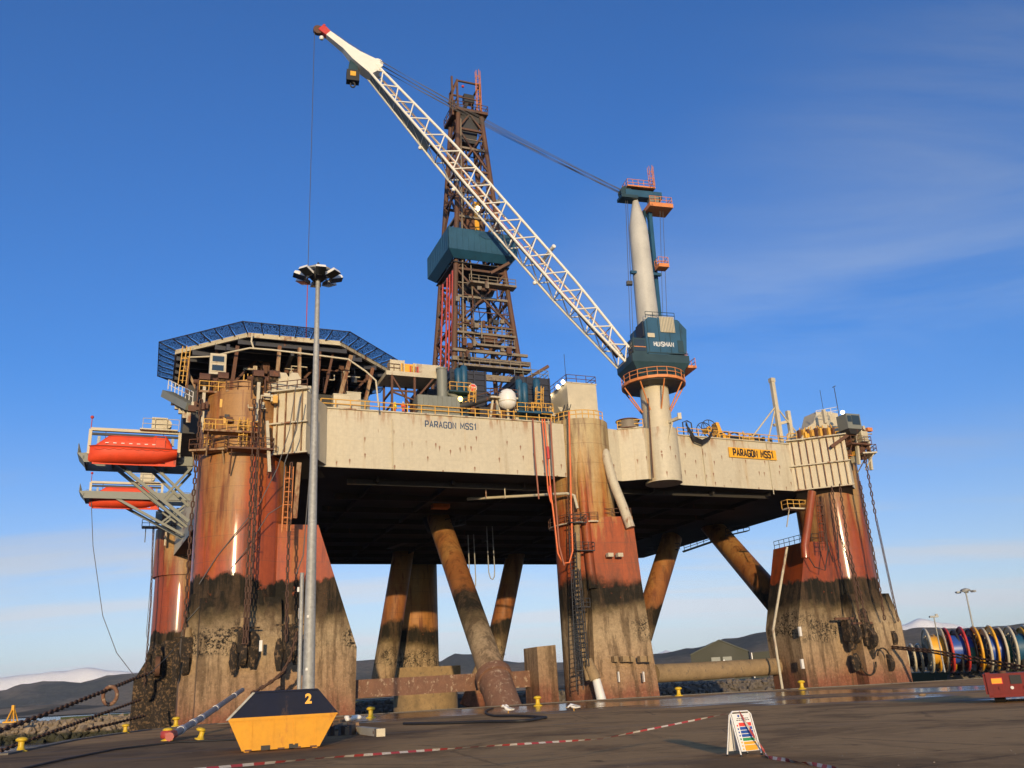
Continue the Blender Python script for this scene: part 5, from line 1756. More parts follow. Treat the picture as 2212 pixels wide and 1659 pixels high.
def windlass(p, d, parent, label=None):
    """chain windlass: hooded wheel on two cheek plates with a guide arm"""
    s = V(-d.y, d.x, 0)
    hood = []
    for k in (-.6, .6):
        o = [p + s * k + d * (1.15 * math.cos(R_(a))) + EZ * (1.1 + 1.1 * math.sin(R_(a))) for a in range(0, 181, 20)]
        i_ = [p + s * k + d * (.95 * math.cos(R_(a))) + EZ * (1.1 + .9 * math.sin(R_(a))) for a in range(180, -1, -20)]
        hood.append(o + i_)
    G().loft(hood, True, False).build('windlass_hood', M['rust'], parent)
    G().tube(p - s * .5 + EZ * 1.1, p + s * .5 + EZ * 1.1, .8, n=14).build('windlass_wheel', M['fouled'], parent)
    G().tube(p - s * 1.2 + EZ * 1.1, p + s * 1.2 + EZ * 1.1, .3, n=10).build('windlass_shaft', M['rust'], parent)
    for k in (-.75, .75):
        G().prism([p + s * k + d * a + EZ * z for a, z in ((-.9, -.8), (.9, -1.6), (.5, 1.3), (-.5, 1.3))], s * .12).build('cheek_plate', M['rust'], parent)
    barp('chain_guide', p + d * 1.35 + EZ * .2, p + d * 1.0 - EZ * 4.6, .5, M['cream_rust'], parent, .35)
    G().ball(p + d * .7 - EZ * .6, .55, .55, .8, 7, 5).build('chain_heap', M['fouled'], parent)


def balcony(p, w, dep, d, mat, parent, struts=True, rmat=None):
    s = V(-d.y, d.x, 0)
    b = G().obox(p, s * w / 2, d * dep / 2, EZ * .11).build('balcony', mat, parent)
    c = [p - s * w / 2 - d * dep / 2, p - s * w / 2 + d * dep / 2, p + s * w / 2 + d * dep / 2, p + s * w / 2 - d * dep / 2]
    railing('railing', [q + EZ * .1 for q in c], rmat or M['yrail'], b, 1.15, 1.2, .055, sub=False)
    if struts:
        for k in (-.42, .42):
            tubep('strut', p + s * w * k + d * dep * .35, p + s * w * k - d * dep * .5 - EZ * 2.6, .09, mat, b, n=5)
    return b


G().tube(cA + EZ * 36.2, cA + EZ * 37.6, 4.6, n=32).build('column_head', M['leg_corner'], colA)
balcony(at(500, 935, 96.0), 6.0, 1.6, -E2, M['rib'], colA)
balcony(at(452, 975, 96.9), 4.0, 1.8, (-E1 * .4 - E2).normalized(), M['rib'], colA, True, M['rust'])
balcony(at(541, 972, 96.4), 4.9, 1.8, -E2, M['rust'], colA, True, M['rust'])
balcony(at(470, 852, 98.5), 4.2, 1.8, -E2, M['rib'], colA, False)
balcony(at(535, 852, 98.8), 5.0, 1.8, -E2, M['rib'], colA, False, M['rust'])
windlass(at(440, 845, 98.6), -E2, colA)
windlass(at(556, 838, 98.4), -E2, colA)
windlass(at(480, 842, 100.6), -E2, colA)
windlass(at(590, 838, 101.0), -E2, colA)
ladder('ladder', at(523, 962, 96.2), at(526, 905, 97.2), M['yrail'], colA, .9, E1, True, .06)
ladder('ladder', at(449, 965, 96.8), at(451, 915, 97.2), M['yrail'], colA, .8, E1, True, .06)
ladder('ladder', at(532, 852, 99), at(534, 812, 99), M['yrail'], colA, .8, E1, True, .06)
ladder('ladder', at(617, 1150, 96.5), at(624, 1010, 97.2), M['orail'], colA, .9, E1, True, .06)
barp('guide_post', at(577, 910, 97.0), at(582, 1020, 96.6), .35, M['cream_rust'], colA)
barp('guide_post', at(646, 1000, 97.6), at(636, 1120, 97.4), .5, M['rib'], colA)
# outboard walkway beyond the corner leg
wkA = [at(362, 852, 108), at(415, 880, 103)]
w0 = G().bar(wkA[0], wkA[1], 1.6, .9).build('outboard_walkway', M['greygreen'], colA)
railing('railing', [p + EZ * .45 - E2 * .7 for p in wkA], M['plastic'], w0, 1.3, 1.2, .06, sub=False)
for k in range(5):
    p = wkA[0].lerp(wkA[1], .25 + k * .16)
    barp('bracket', p - EZ * .4, p - EZ * (1.0 + .3 * k), .5, M['cream_rust'], w0)
# pair of pale hooded vents on the corner casing
for k, x in enumerate((611, 636)):
    p = at(x, 826, 100.8)
    G().prism([p + E1 * a + EZ * z for a, z in ((-.75, -1.6), (.75, -1.6), (.75, .6), (.35, 1.25), (-.35, 1.25), (-.75, .6))], E2 * 1.6).build('hooded_vent', M['cream'], casA)
G().obox(at(612, 846, 100.7), E1 * 3.2, E2 * .8, EZ * .7).build('vent_plinth', M['cream_rust'], casA)
# ropes, hoses on the corner casing
for pts, r in (([(640, 830), (625, 930), (600, 1010), (560, 1090), (470, 1200), (430, 1262)], .055), ([(652, 850), (640, 930), (615, 1000), (610, 1120)], .07), ([(672, 860), (671, 1000), (655, 1200), (640, 1240)], .06),
               ([(612, 1090), (580, 1110), (530, 1190), (450, 1290), (400, 1345)], .055)):
    G().path([at(x, y, 95.6 + .004 * (y - 830)) for x, y in pts], r, 5).build('slack_rope', M['wire'], colA)
# fairlead boxes on the corner feet
for k, (x, y, Y) in enumerate(((525, 1395, 95.3), (622, 1388, 95.6), (402, 1415, 97.4))):
    p = at(x, y, Y)
    fl = G().box(p + EZ * .6, 1.1, .9, 2.6, ANG).build('fairlead', M['fouled'], colA)
    G().tube(p - E1 * .3 - EZ * .9, p + E1 * .3 - EZ * .9, 1.15, n=16).build('fairlead_wheel', M['fouled'], fl)
    G().lathe(p, [(.55, 1.8), (.42, 2.3), (.40, 2.8)], 12).build('bell_mouth', M['foot_pale'], fl)
    barp('shelf', p + EZ * 1.8 - E1 * 1.3, p + EZ * 1.8 + E1 * 1.6, .16, M['fouled'], fl)
    crust(p + E1 * .9 - EZ * .4, 2.2, 3.6, .9, fl, seed=k)
    crust(p - E1 * .9 - EZ * 1.2, 1.4, 3.2, .7, fl, seed=k + 5)
for x, y in ((563, 1395), (648, 1325)):
    G().box(at(x, y, 94.9), .3, .25, 1.1, ANG).build('anode', M['plastic'], colA)
# far corner leg
G().prism([cC + V(0, -4.4, 0) + E1 * a + EZ * z for a, z in ((-5.4, 36.3), (2.6, 36.3), (2.9, 41.2), (.8, 41.4), (-1.4, 41.2), (-2.3, 39.3), (-3.9, 38.4))], E2 * 3.0).build('gable_plate', M['cream'], colC)
balcony(at(1868, 985, 136.5), 4.5, 2.2, (E1 - E2 * .4).normalized(), M['cream_rust'], colC, True, M['rust'])
balcony(at(1852, 962, 134.8), 4.0, 2.0, -E2, M['rust'], colC, True, M['rust'])
balcony(at(1722, 1100, 132.8), 4.4, 1.4, -E2, M['cream_rust'], colC, True, M['yrail'])
for x, y in ((1848, 925), (1862, 945), (1838, 940), (1855, 970)):
    G().box(at(x, y, 135.5), 1.3, 1.3, 1.7, ANG).build('gear_box', M['rust'] if x % 2 else M['cream_rust'], colC)
windlass(at(1832, 945, 135.5), (-E2 + E1 * .3).normalized(), colC)
windlass(at(1858, 955, 137.5), (E1 - E2 * .3).normalized(), colC)
fin_top = cC - E1 * 9.0 + EZ * 20.4
railing('railing', [fin_top - E2 * 3.7, cC - E1 * 5 - E2 * 3.7 + EZ * 20.4], M['dark'], colC, 1.2, 1.3, .05, sub=False)
railing('railing', [fin_top - E2 * 3.7, fin_top + E2 * 3.7], M['dark'], colC, 1.2, 1.3, .05, sub=False)
G().path([at(1754, 1062, 132.2), at(1745, 1130, 131.9), at(1738, 1180, 131.6), at(1740, 1205, 131.6)], .62, 10).build('slanting_pipe', M['leg_east'], colC)
ladder('ladder', at(1778, 1190, 132.8), at(1768, 1075, 133.2), M['rust'], colC, 1.0, E1, True, .06)
G().path([at(1700, 1182, 134), at(1670, 1360, 132.6), at(1690, 1488, 132)], .2, 6).build('edge_pipe', M['cream_rust'], colC)
for pts in ([(1738, 1190), (1760, 1225), (1782, 1232), (1790, 1180)], [(1785, 1170), (1800, 1215), (1812, 1205), (1808, 1150)]):
    G().path([at(x, y, 132.4) for x, y in pts], .09, 5).build('hanging_hose', M['black'], colC)
for x, y, Y in ((1838, 1362, 134.2), (1872, 1372, 134.4), (1915, 1372, 137.5), (1908, 1425, 136.5)):
    p = at(x, y, Y)
    fl = G().box(p, 1.9, 1.5, 3.0, ANG).build('fairlead', M['fouled'], colC)
    G().tube(p - E1 * .4 - E2 * .4 - EZ * .5, p + E1 * .4 - E2 * .4 - EZ * .5, 1.4, n=16).build('fairlead_wheel', M['fouled'], fl)
    barp('shelf', p + EZ * 1.7 - E1 * 2.6, p + EZ * 1.7 + E1 * 1.4, .3, M['rust'], fl)
for k, (x, y, Y) in enumerate(((1842, 1385, 134.0), (1868, 1340, 134.4), (1880, 1390, 134.6), (1905, 1375, 137), (1925, 1390, 138.5), (1912, 1440, 136.5), (1850, 1430, 134.2))):
    crust(at(x, y, Y), 2.6, 2.4 + k % 3, 1.0, colC, seed=20 + k)
for k, (x, y) in enumerate(((1875, 1430), (1910, 1425))):
    p = at(x, y, 133.8)
    G().path([p + V(.9 * math.sin(R_(v)), 0, 1.6 * math.cos(R_(v))) for v in range(-70, 80, 16)] if k else [p + V(1.1 * math.cos(R_(v)), 0, -1.8 * math.sin(R_(v))) for v in range(0, 181, 18)], .12, 6).build('slack_hose', M['fouled'], colC)
for x, y in ((1728, 1364), (1733, 1434)):
    G().box(at(x, y, 132.0), .4, .3, 1.3, ANG).build('anode', M['plastic'], colC)
clutter([(430, 880, 97.5), (470, 870, 98), (510, 880, 98), (560, 880, 98), (590, 860, 98.2), (480, 905, 97)], 34, colA, 2, ['cream_rust', 'rust', 'rust', 'yrail', 'dark', 'cream'], .55)
clutter([(1840, 945, 136), (1860, 965, 136.5), (1845, 985, 136), (1865, 930, 138)], 26, colC, 3, ['cream_rust', 'rust', 'yrail', 'rust', 'orail'], .6)
clutter([(1750, 940, 135), (1790, 935, 135)], 12, colC, 4, ['yellow', 'yrail', 'rust'], .5)
clutter([(740, 800, 112), (780, 820, 113), (700, 820, 110), (650, 800, 110), (560, 800, 110)], 30, rig, 6, ['rust', 'cream_rust', 'dark', 'rust'], .7)
clutter([(1010, 880, 114), (1060, 890, 115), (1130, 895, 117), (930, 880, 112.5), (1180, 895, 119)], 26, rig, 7, ['rust', 'cream_rust', 'dark', 'yrail', 'greygreen'], .5)
clutter([(1560, 945, 132), (1620, 955, 134.5), (1660, 958, 136), (1730, 965, 138)], 22, rig, 8, ['yrail', 'dark', 'rust', 'orail', 'black'], .6)
# second corner leg behind: winch head
windlass(at(360, 1128, 166), -E2, colE)
windlass(at(388, 1122, 167), -E2, colE)
crust(at(340, 1430, 164.5), 3.0, 6, 1.2, colE, seed=40)
crust(at(322, 1480, 164.5), 3.0, 5, 1.2, colE, seed=41)
for k in range(5):
    G().box(at(345 + 14 * k, 1118 + 6 * (k % 2), 165.5), 1.5, 1.4, 2.2 + .5 * (k % 3), ANG).build('gear_box', M['rust'] if k % 2 else M['greygreen'], colE)
balcony(at(362, 1140, 165.2), 9, 2, -E2, M['greygreen'], colE, True, M['rust'])
G().tube(cE + EZ * 25.0, cE + EZ * 34, 5.7, n=32).build('column_head', M['leg_east'], colE)
p = at(340, 1440, 164)
fl = G().box(p, 1.6, 1.4, 3.4, ANG).build('fairlead', M['fouled'], colE)
G().tube(p - E1 * .4 - E2 * 1, p + E1 * .4 - E2 * 1, 1.7, n=16).build('fairlead_wheel', M['rust'], fl)

# ------------------------------------------------------------------ chains and lines


def vch(pts, Y, label, group, L=.84, wd=.46, r=.088):
    return chain(label, [at(x, y, (Y if not hasattr(Y, '__len__') else Y[min(i, len(Y) - 1)])) for i, (x, y) in enumerate(pts)], M['chain'], L, wd, r, group)


AC = 'anchor chains on the rusty corner leg beside the lamp mast'
vch([(549, 868), (541, 1100), (534, 1240), (527, 1385)], [96.0, 95.6, 95.2, 94.2], 'anchor chain of the close pair on the streaked leg, farther from the caged ladder', AC)
vch([(562, 868), (551, 1100), (542, 1240), (533, 1385)], [96.0, 95.6, 95.2, 94.2], 'anchor chain of the close pair on the streaked leg, nearer the caged ladder', AC)
vch([(629, 1005), (621, 1240), (618, 1380)], [97.0, 95.4, 94.2], 'single dark anchor chain hanging beside the caged orange ladder', AC)
vch([(434, 868), (424, 1000), (411, 1150), (397, 1390)], [97.0, 97.2, 97.4, 97.0], 'anchor chain down the outer edge of the streaked corner leg below the helideck', AC)
CC = 'anchor chains on the corner leg beside the reels'
vch([(1868, 985), (1892, 1118), (1940, 1340)], [134.5, 134.5, 135.5], 'anchor chain slanting clear of the corner leg against the sky', CC)
vch([(1858, 1044), (1885, 1184), (1898, 1257), (1911, 1340)], [133.6, 133.6, 133.4, 134], 'anchor chain along the outer edge of the corner leg beside the reels', CC)
vch([(1797, 1055), (1811, 1147), (1842, 1237), (1857, 1335)], [132.4, 132.4, 131.6, 130.6], 'anchor chain below the ribbed casing, inner of the two on the shiny leg', CC)
vch([(1814, 1050), (1833, 1184), (1862, 1300), (1872, 1345)], [132.4, 132.4, 131.6, 130.6], 'anchor chain below the ribbed casing, outer of the two on the shiny leg', CC)
vch([(331, 1140), (326, 1300), (318, 1400), (312, 1480)], [164, 164, 164, 163], 'thin anchor chain hanging from the shaded leg behind the lifeboats', 'anchor chains on the shaded back leg', .8, .45, .09)
MC = 'mooring chains running out to sea from the shaded back leg'
vch([(330, 1452), (290, 1466), (235, 1489), (110, 1538), (0, 1578), (-60, 1602)], [150, 140, 126, 105, 92, 86], 'heavy rusty mooring chain carrying a big open ring', MC, 1.08, .60, .125)
vch([(302, 1512), (200, 1549), (116, 1580), (0, 1622)], [150, 128, 112, 98], 'lower mooring chain dipping to the water behind the corner bollard', MC, .9, .5, .11)
vch([(313, 1546), (250, 1562), (186, 1576)], [150, 138, 128], 'short mooring chain sagging from the foot of the shaded back leg', MC, .9, .5, .11)
p = at(238, 1499, 125)
rg = G().path([p + V(.95 * math.cos(t), 0, 1.15 * math.sin(t) - .2) for t in [R_(a) for a in range(0, 360, 24)]], .26, 7, True)
rg.build('joining_ring', M['beam_rust'], None, 'big rusty open ring hanging on the heavy mooring chain', 'ring')
vch([(1925, 1396), (2010, 1404), (2120, 1423), (2250, 1447)], [136, 128, 118, 106], 'mooring chain running out past the reels from the corner leg', 'mooring chains beside the reels', .7, .36, .085)
vch([(1925, 1400), (2010, 1409), (2120, 1430), (2250, 1456)], [136, 128, 118, 106], 'second mooring chain just under the one passing the reels', 'mooring chains beside the reels', .7, .36, .085)
vch([(612, 1455), (575, 1480), (545, 1497)], [94, 93, 92], 'short chain slung from the corner leg foot to the grey mooring sleeve', 'mooring chains at the quay', .7, .42, .1)
vch([(640, 1370), (628, 1420), (610, 1452), (590, 1470)], [93.4, 93.2, 93, 93], 'slack loop of chain on the foot of the streaked corner leg', 'mooring chains at the quay', .7, .42, .1)
# grey sleeved mooring line to the red bollard
ms = thing('mooring_line', 'grey sleeved mooring line from the red-based bollard up to the corner leg', 'mooring line', at(367, 1592, 48.5))
P = [at(372, 1588, 48.8), at(440, 1548, 62), at(524, 1490, 88)]
G().path(P, .2, 8).build('sleeve', M['galv'], ms)
for k in (.12, .3, .45, .62, .86):
    a = P[0].lerp(P[1], k * 2) if k < .5 else P[1].lerp(P[2], k * 2 - 1)
    d = (P[2] - P[1]).normalized()
    G().tube(a - d * .35, a + d * .35, .235, n=8).build('lashing', M['plastic'], ms)
G().tube(P[0] - (P[1] - P[0]).normalized() * .9, P[0] + (P[1] - P[0]).normalized() * .5, .22, n=8).build('chafe_guard', M['redpipe'], ms)
# thin slack wire from the lower boat platform down to the water
G().path([at(197, 1078, 148), at(201, 1180, 148), at(222, 1330, 147), at(252, 1410, 146), at(290, 1460, 145)], .06, 5).build('slack_wire', M['wire'], None, 'thin slack wire drooping from the lower lifeboat platform to the mooring chain', 'wire')
for pts in ([(334, 1140), (326, 1250), (316, 1370), (322, 1395)], [(318, 1460), (360, 1420), (470, 1290), (560, 1180)]):
    G().path([at(x, y, 160 if pts[0][0] > 330 else 140 - (x - 318) * .18) for x, y in pts], .05, 5).build('guy_wire', M['wire'], None,
             'steel wire hanging beside the shaded back leg' if pts[0][0] > 330 else 'long wire stretched from the mooring chain up across the corner leg', 'wire')

# hoses hanging on the hull beside the middle leg
def hose(pts, label, mat, r=.1, Y0=115.2, Y1=114.2):
    n = len(pts) - 1
    G().path([at(x, y, Y0 + (Y1 - Y0) * i / n) for i, (x, y) in enumerate(pts)], r, 7).build('hose', mat, None, label, 'hose', 'hoses hung on the hull beside the middle leg')


hose([(1151, 905), (1156, 990), (1164, 1078)], 'short brown hose hanging alone on the hull beside the middle leg', M['hose_dk'], .11)
hose([(1171, 905), (1176, 960), (1184, 1060), (1190, 1085)], 'orange hose with a red coupling halfway down the hull', M['hose'], .1)
hose([(1176, 905), (1183, 970), (1189, 1050), (1192, 1088)], 'orange hose close beside the one with the red coupling', M['hose'], .1)
hose([(1189, 905), (1192, 960), (1197, 1040), (1208, 1180), (1219, 1222)], 'long brown and orange hose running down into the loop on the middle leg', M['hose_dk'], .12)
hose([(1229, 890), (1232, 1000), (1234, 1100), (1237, 1190), (1230, 1215), (1216, 1217), (1205, 1195), (1198, 1130), (1192, 1080)], 'bright orange hose hanging in a long loop on the middle leg', M['hose'], .12, 115.6, 114.2)
for x, y in ((1183, 965), (1188, 1050)):
    G().tube(at(x, y, 114.6), at(x + 2, y + 26, 114.5), .2, n=8).build('hose_coupling', M['red'], None, 'red hose coupling, upper of the two on the orange hoses' if y < 1000 else 'red hose coupling, lower of the two on the orange hoses', 'coupling')

# ------------------------------------------------------------------ things standing on deck


def deckp(x, y, Y, z=ZT):
    p = at(x, y, Y)
    return V(p.x, p.y, z)


# navy wind-wall houses under the derrick
def navy_house(x0, x1, ytop, Y, dep, label, cat='deckhouse'):
    A, B = at(x0, ytop, Y), at(x1, ytop, Y)
    z1 = A.z
    a = V(A.x, A.y, ZT)
    L = (V(B.x, B.y, 0) - V(A.x, A.y, 0)).dot(E1) * 1.08
    t = thing('wind_wall_house', label, cat, a)
    G().obox(a + E1 * L / 2 + E2 * dep / 2 + EZ * (z1 - ZT) / 2, E1 * L / 2, E2 * dep / 2, EZ * (z1 - ZT) / 2).build('wall', M['navy'], t)
    n = int((z1 - ZT) / .8)
    for i in range(n):
        G().obox(a + E1 * L / 2 - E2 * .05 + EZ * (.5 + i * .8), E1 * L / 2, E2 * .08, EZ * .12).build('corrugation', M['navy'], t)
        G().obox(a - E1 * .05 + E2 * dep / 2 + EZ * (.5 + i * .8), E1 * .08, E2 * dep / 2, EZ * .12).build('corrugation', M['navy'], t)
    for k in (0, .34, .68, 1):
        G().obox(a + E1 * L * k - E2 * .1 + EZ * (z1 - ZT) / 2, E1 * .1, E2 * .12, EZ * (z1 - ZT) / 2).build('wall_post', M['navy'], t)
    return t, a, L, z1


nh1, a, L, z1 = navy_house(972, 1052, 797, 115.5, 7, 'navy ribbed wind-wall house with a red stop sign under the derrick')
sg = a + E1 * L * .62 - E2 * .2 + EZ * (z1 - ZT - 2.6)
stop = thing('stop_sign', 'red and white octagonal stop sign on the navy wall', 'sign', sg - EZ * .6)
G().prism([sg + E1 * (.62 * math.cos(R_(22.5 + 45 * i))) + EZ * (.62 * math.sin(R_(22.5 + 45 * i))) for i in range(8)], -E2 * .06).build('rim', M['white_ink'], stop)
G().prism([sg - E2 * .07 + E1 * (.53 * math.cos(R_(22.5 + 45 * i))) + EZ * (.53 * math.sin(R_(22.5 + 45 * i))) for i in range(8)], -E2 * .03).build('face', M['p_red'], stop)
text('lettering', 'STOP', M['white_ink'], stop, sg - E2 * .115 - E1 * .4 - EZ * .16, E1, .8, .32, bold=.02)
nh2, a, L, z1 = navy_house(1112, 1192, 812, 119, 9, 'navy ribbed wind-wall house beside the pale deck block')
railing('railing', [a + EZ * (z1 - ZT), a + E1 * L + EZ * (z1 - ZT), a + E1 * L + E2 * 8 + EZ * (z1 - ZT)], M['greygreen'], nh2, 1.2, 1.5, .05, sub=False)
navy_house(905, 960, 838, 117, 5, 'low navy house between the framed tower and the grey exhaust stack')

# pale block behind the middle leg
cb = deckp(1229, 890, 120.9)
blk = thing('deck_block', 'tall plain cream block with rail and floodlights above the middle leg', 'deckhouse', cb)
zt_ = at(1229, 826, 120.9).z
G().obox(cb + E1 * 2.35 + E2 * 2.9 + EZ * (zt_ - ZT) / 2, E1 * 2.35, E2 * 2.9, EZ * (zt_ - ZT) / 2).build('wall', M['cream'], blk)
G().obox(cb + E1 * 2.35 + E2 * 2.9 + EZ * (zt_ - ZT + .05), E1 * 2.45, E2 * 3.0, EZ * .07).build('roof_edge', M['cream_rust'], blk)
railing('railing', [cb + EZ * (zt_ - ZT + .1), cb + E1 * 4.7 + EZ * (zt_ - ZT + .1), cb + E1 * 4.7 + E2 * 5.8 + EZ * (zt_ - ZT + .1)], M['rust'], blk, 1.15, 1.5, .05, sub=False)
railing('railing', [cb + EZ * (zt_ - ZT + .1), cb + E2 * 5.8 + EZ * (zt_ - ZT + .1)], M['rust'], blk, 1.15, 1.5, .05, sub=False)
for k in (.4, 2.2, 5.4):
    p = cb + E2 * k - E1 * .4 + EZ * (zt_ - ZT + .2 - .25 * k * .3)
    G().ball(p, .3, .3, .34).build('floodlight', M['lit_w'], blk)
G().prism([cb - E1 * .02 + E2 * 1.2 + EZ * 3.0, cb - E1 * .02 + E2 * 3.0 + EZ * 3.0, cb - E1 * .02 + E2 * 2.1 + EZ * 4.0], -E1 * .7).build('vent_cowl', M['cream'], blk)
tubep('antenna', cb + E2 * .2 + EZ * (zt_ - ZT), cb + E2 * .2 + EZ * (zt_ - ZT + 4.5), .035, M['dark'], blk, n=4)
hw_ = [cb - E2 * 1.2 - E1 * 1.6, cb - E2 * 1.2 - E1 * .3]
ladder('stair', hw_[0] + EZ * .2, hw_[0] + E1 * 1.2 + EZ * 3.2, M['dark'], blk, .9, E2, True, .06)
G().obox(cb + E1 * 3.9 - E2 * .15 + EZ * 1.2, E1 * .35, E2 * .1, EZ * .35).build('junction_box', M['plastic'], blk)

# grey exhaust stack and its skid
p = deckp(956, 870, 112.6)
ex = thing('exhaust_stack', 'grey round exhaust stack on a ribbed skid box', 'stack', p)
z1 = at(955, 800, 112.6).z
zs = at(955, 862, 112.6).z
G().tube(V(p.x, p.y, zs), V(p.x, p.y, z1), .72, n=20).build('pipe', M['greygreen'], ex)
G().tube(V(p.x, p.y, z1), V(p.x, p.y, z1 + .25), .8, n=20).build('rim', M['greygreen'], ex)
G().tube(V(p.x, p.y, zs + 1.0) + E1 * .7, V(p.x, p.y, zs + .3) + E1 * 2.1, .35, n=10).build('elbow', M['greygreen'], ex)
G().obox(V(p.x, p.y, (zs + ZT) / 2) - E1 * .9, E1 * 2.9, E2 * 1.2, EZ * (zs - ZT) / 2).build('skid', M['greygreen'], ex)
for i in range(9):
    G().obox(V(p.x, p.y, (zs + ZT) / 2) + E1 * (-3.6 + i * .65) - E2 * 1.23, E1 * .06, E2 * .05, EZ * (zs - ZT) / 2 * .96).build('rib', M['greygreen'], ex)
# radome
p = deckp(1098, 905, 115.3)
rd = thing('radome', 'white satellite radome on a cream post', 'radome', p)
zc_ = at(1098, 861, 115.3).z
G().lathe(V(p.x, p.y, zc_), [(.35, -1.55), (1.0, -1.25), (1.22, -.75), (1.26, .1), (1.12, .7), (.75, 1.15), (.2, 1.38)], 24).build('dome', M['radome'], rd)
G().tube(p, V(p.x, p.y, zc_ - 1.5), .2, n=10).build('post', M['cream'], rd)
G().tube(V(p.x, p.y, zc_ - .5), V(p.x, p.y, zc_ - .62), 1.27, n=24).build('seam_ring', M['cream'], rd)
# slanted boom rest
a, b = at(962, 888, 112.2), at(1067, 857, 115.0)
br = thing('boom_rest', 'dark slanted pipe boom resting on a cream trestle', 'boom', V(b.x, b.y, ZT))
G().tube(a, b, .42, n=12).build('boom', M['dark'], br)
tubep('handrail', a + EZ * .9, b + EZ * .9, .06, M['rust'], br, n=5)
for x in (-.6, .8):
    barp('trestle_leg', b + E1 * x * .3 - EZ * .3, V(b.x, b.y, ZT) + E1 * x * 1.3, .28, M['cream_rust'], br)
bp = G().obox(b + E1 * 1.2 - EZ * .3, E1 * 2.0, E2 * .9, EZ * .12).build('platform', M['cream_rust'], br)
railing('railing', [b - E1 * .8 - E2 * .9 - EZ * .2, b + E1 * 3.2 - E2 * .9 - EZ * .2], M['rust'], bp, 1.1, 1.0, .05, sub=False)
# blue pressure vessels
for x, y, Y, h, lab in ((990, 822, 114.2, 3.6, 'blue pressure vessel with a gallery beside the lit lamp'), (1002, 818, 114.4, 3.8, 'blue pressure vessel, plain one beside the stop sign'),
                        (1122, 850, 117.2, 4.2, 'teal upright tank nearest the radome'), (1133, 855, 117.4, 3.8, 'teal upright tank between two others on the navy wall'), (1160, 850, 118.0, 4.4, 'teal upright tank with caged ladder beside the cream block')):
    p = deckp(x, y, Y, at(x, y, Y).z)
    t = thing('pressure_vessel', lab, 'tank', p - EZ * h / 2, 'blue tanks on deck')
    G().lathe(p, [(.1, -h / 2), (.5, -h / 2 + .2), (.52, h / 2 - .3), (.35, h / 2 - .05), (.1, h / 2)], 14).build('shell', M['teal'], t)
    G().tube(p + EZ * h / 2, p + EZ * (h / 2 + .35), .09, n=6).build('nozzle', M['teal_dark'], t)
    G().box(V(p.x, p.y, (p.z - h / 2 + ZT) / 2), .8, .8, max(.2, p.z - h / 2 - ZT), ANG).build('stand', M['teal_dark'], t)
ladder('cage_ladder', at(1018, 872, 113.6), at(1019, 838, 113.6), M['yrail'], nh1, .9, E1, True, .06)
ladder('cage_ladder', at(1163, 880, 116.6), at(1164, 838, 116.6), M['yrail'], nh2, 1.0, E1, True, .06)
balcony(at(1140, 893, 116.2), 3.6, 1.4, -E2, M['teal'], nh2, False)
balcony(at(1168, 893, 117.0), 3.2, 1.4, -E2, M['teal'], nh2, False)
balcony(at(992, 848, 113.0), 3.0, 1.2, -E2, M['teal_dark'], nh1, False)
lp = at(994, 862, 112.4)
G().ball(lp, .36, .36, .36).build('deck_lamp', M['lit'], None, 'lit amber deck lamp beside the blue pressure vessels', 'lamp')
# framed laydown tower with containers on top
A_, B_ = at(838, 800, 110.5), at(938, 806, 113.5)
lt = thing('laydown_tower', 'rusty framed tower with a laydown platform beside the helideck', 'tower', V(A_.x, A_.y, ZT))
zl = A_.z - .4
Lx = (V(B_.x, B_.y, 0) - V(A_.x, A_.y, 0)).dot(E1)
o = V(A_.x, A_.y, 0)
G().obox(o + E1 * Lx / 2 + E2 * 2.2 + EZ * zl, E1 * (Lx / 2 + .3), E2 * 2.5, EZ * .3).build('platform', M['cream_rust'], lt)
cnr = [o + E1 * Lx * k + E2 * j for k in (.08, .55, .95) for j in (0, 4.4)]
for c in cnr[:4]:
    barp('post', V(c.x, c.y, ZT), V(c.x, c.y, zl), .28, M['rust'], lt)
for z in (ZT + 1.9, ZT + 3.8):
    barp('girt', cnr[0] + EZ * z, cnr[2] + EZ * z, .22, M['rust'], lt)
    barp('girt', cnr[0] + EZ * z, cnr[1] + EZ * z, .22, M['rust'], lt)
barp('diagonal', cnr[0] + EZ * (zl - .3), cnr[2] + EZ * (ZT + .8), .2, M['rust'], lt)
barp('diagonal', cnr[2] + EZ * (ZT + 2.6), cnr[4] + EZ * (zl - .3), .24, M['rust'], lt)
barp('diagonal', cnr[2] + EZ * (ZT + 2.6), cnr[0] + EZ * (ZT + 3.6), .2, M['rust'], lt)
railing('railing', [o + EZ * (zl + .3), o + E1 * Lx * .25 + EZ * (zl + .3)], M['rust'], lt, 1.1, .9, .05, sub=False)
for k, (x, w, h, m, lab) in enumerate(((.20, .95, 1.2, 'cream', 'pale open crate on the laydown platform'), (.42, .9, .9, 'yellow', 'yellow crate between the pale ones on the laydown platform'),
                                      (.55, .55, .7, 'red', 'small red crate on the laydown platform'), (.82, 1.9, 1.0, 'cream_rust', 'long rust-stained container at the end of the laydown platform'))):
    c = o + E1 * Lx * x + E2 * 1.0 + EZ * (zl + .3)
    t = thing('cargo_crate', lab, 'crate', c, 'crates on the laydown platform')
    G().obox(c + EZ * h * .72, E1 * w, E2 * .9, EZ * h * .72).build('body', M[m], t)
    for s in (-1, 1):
        G().obox(c + E1 * w * s * .97 - E2 * .92 + EZ * h * .72, E1 * .07, E2 * .06, EZ * h * .74).build('corner_post', M[m], t)
# deck workers


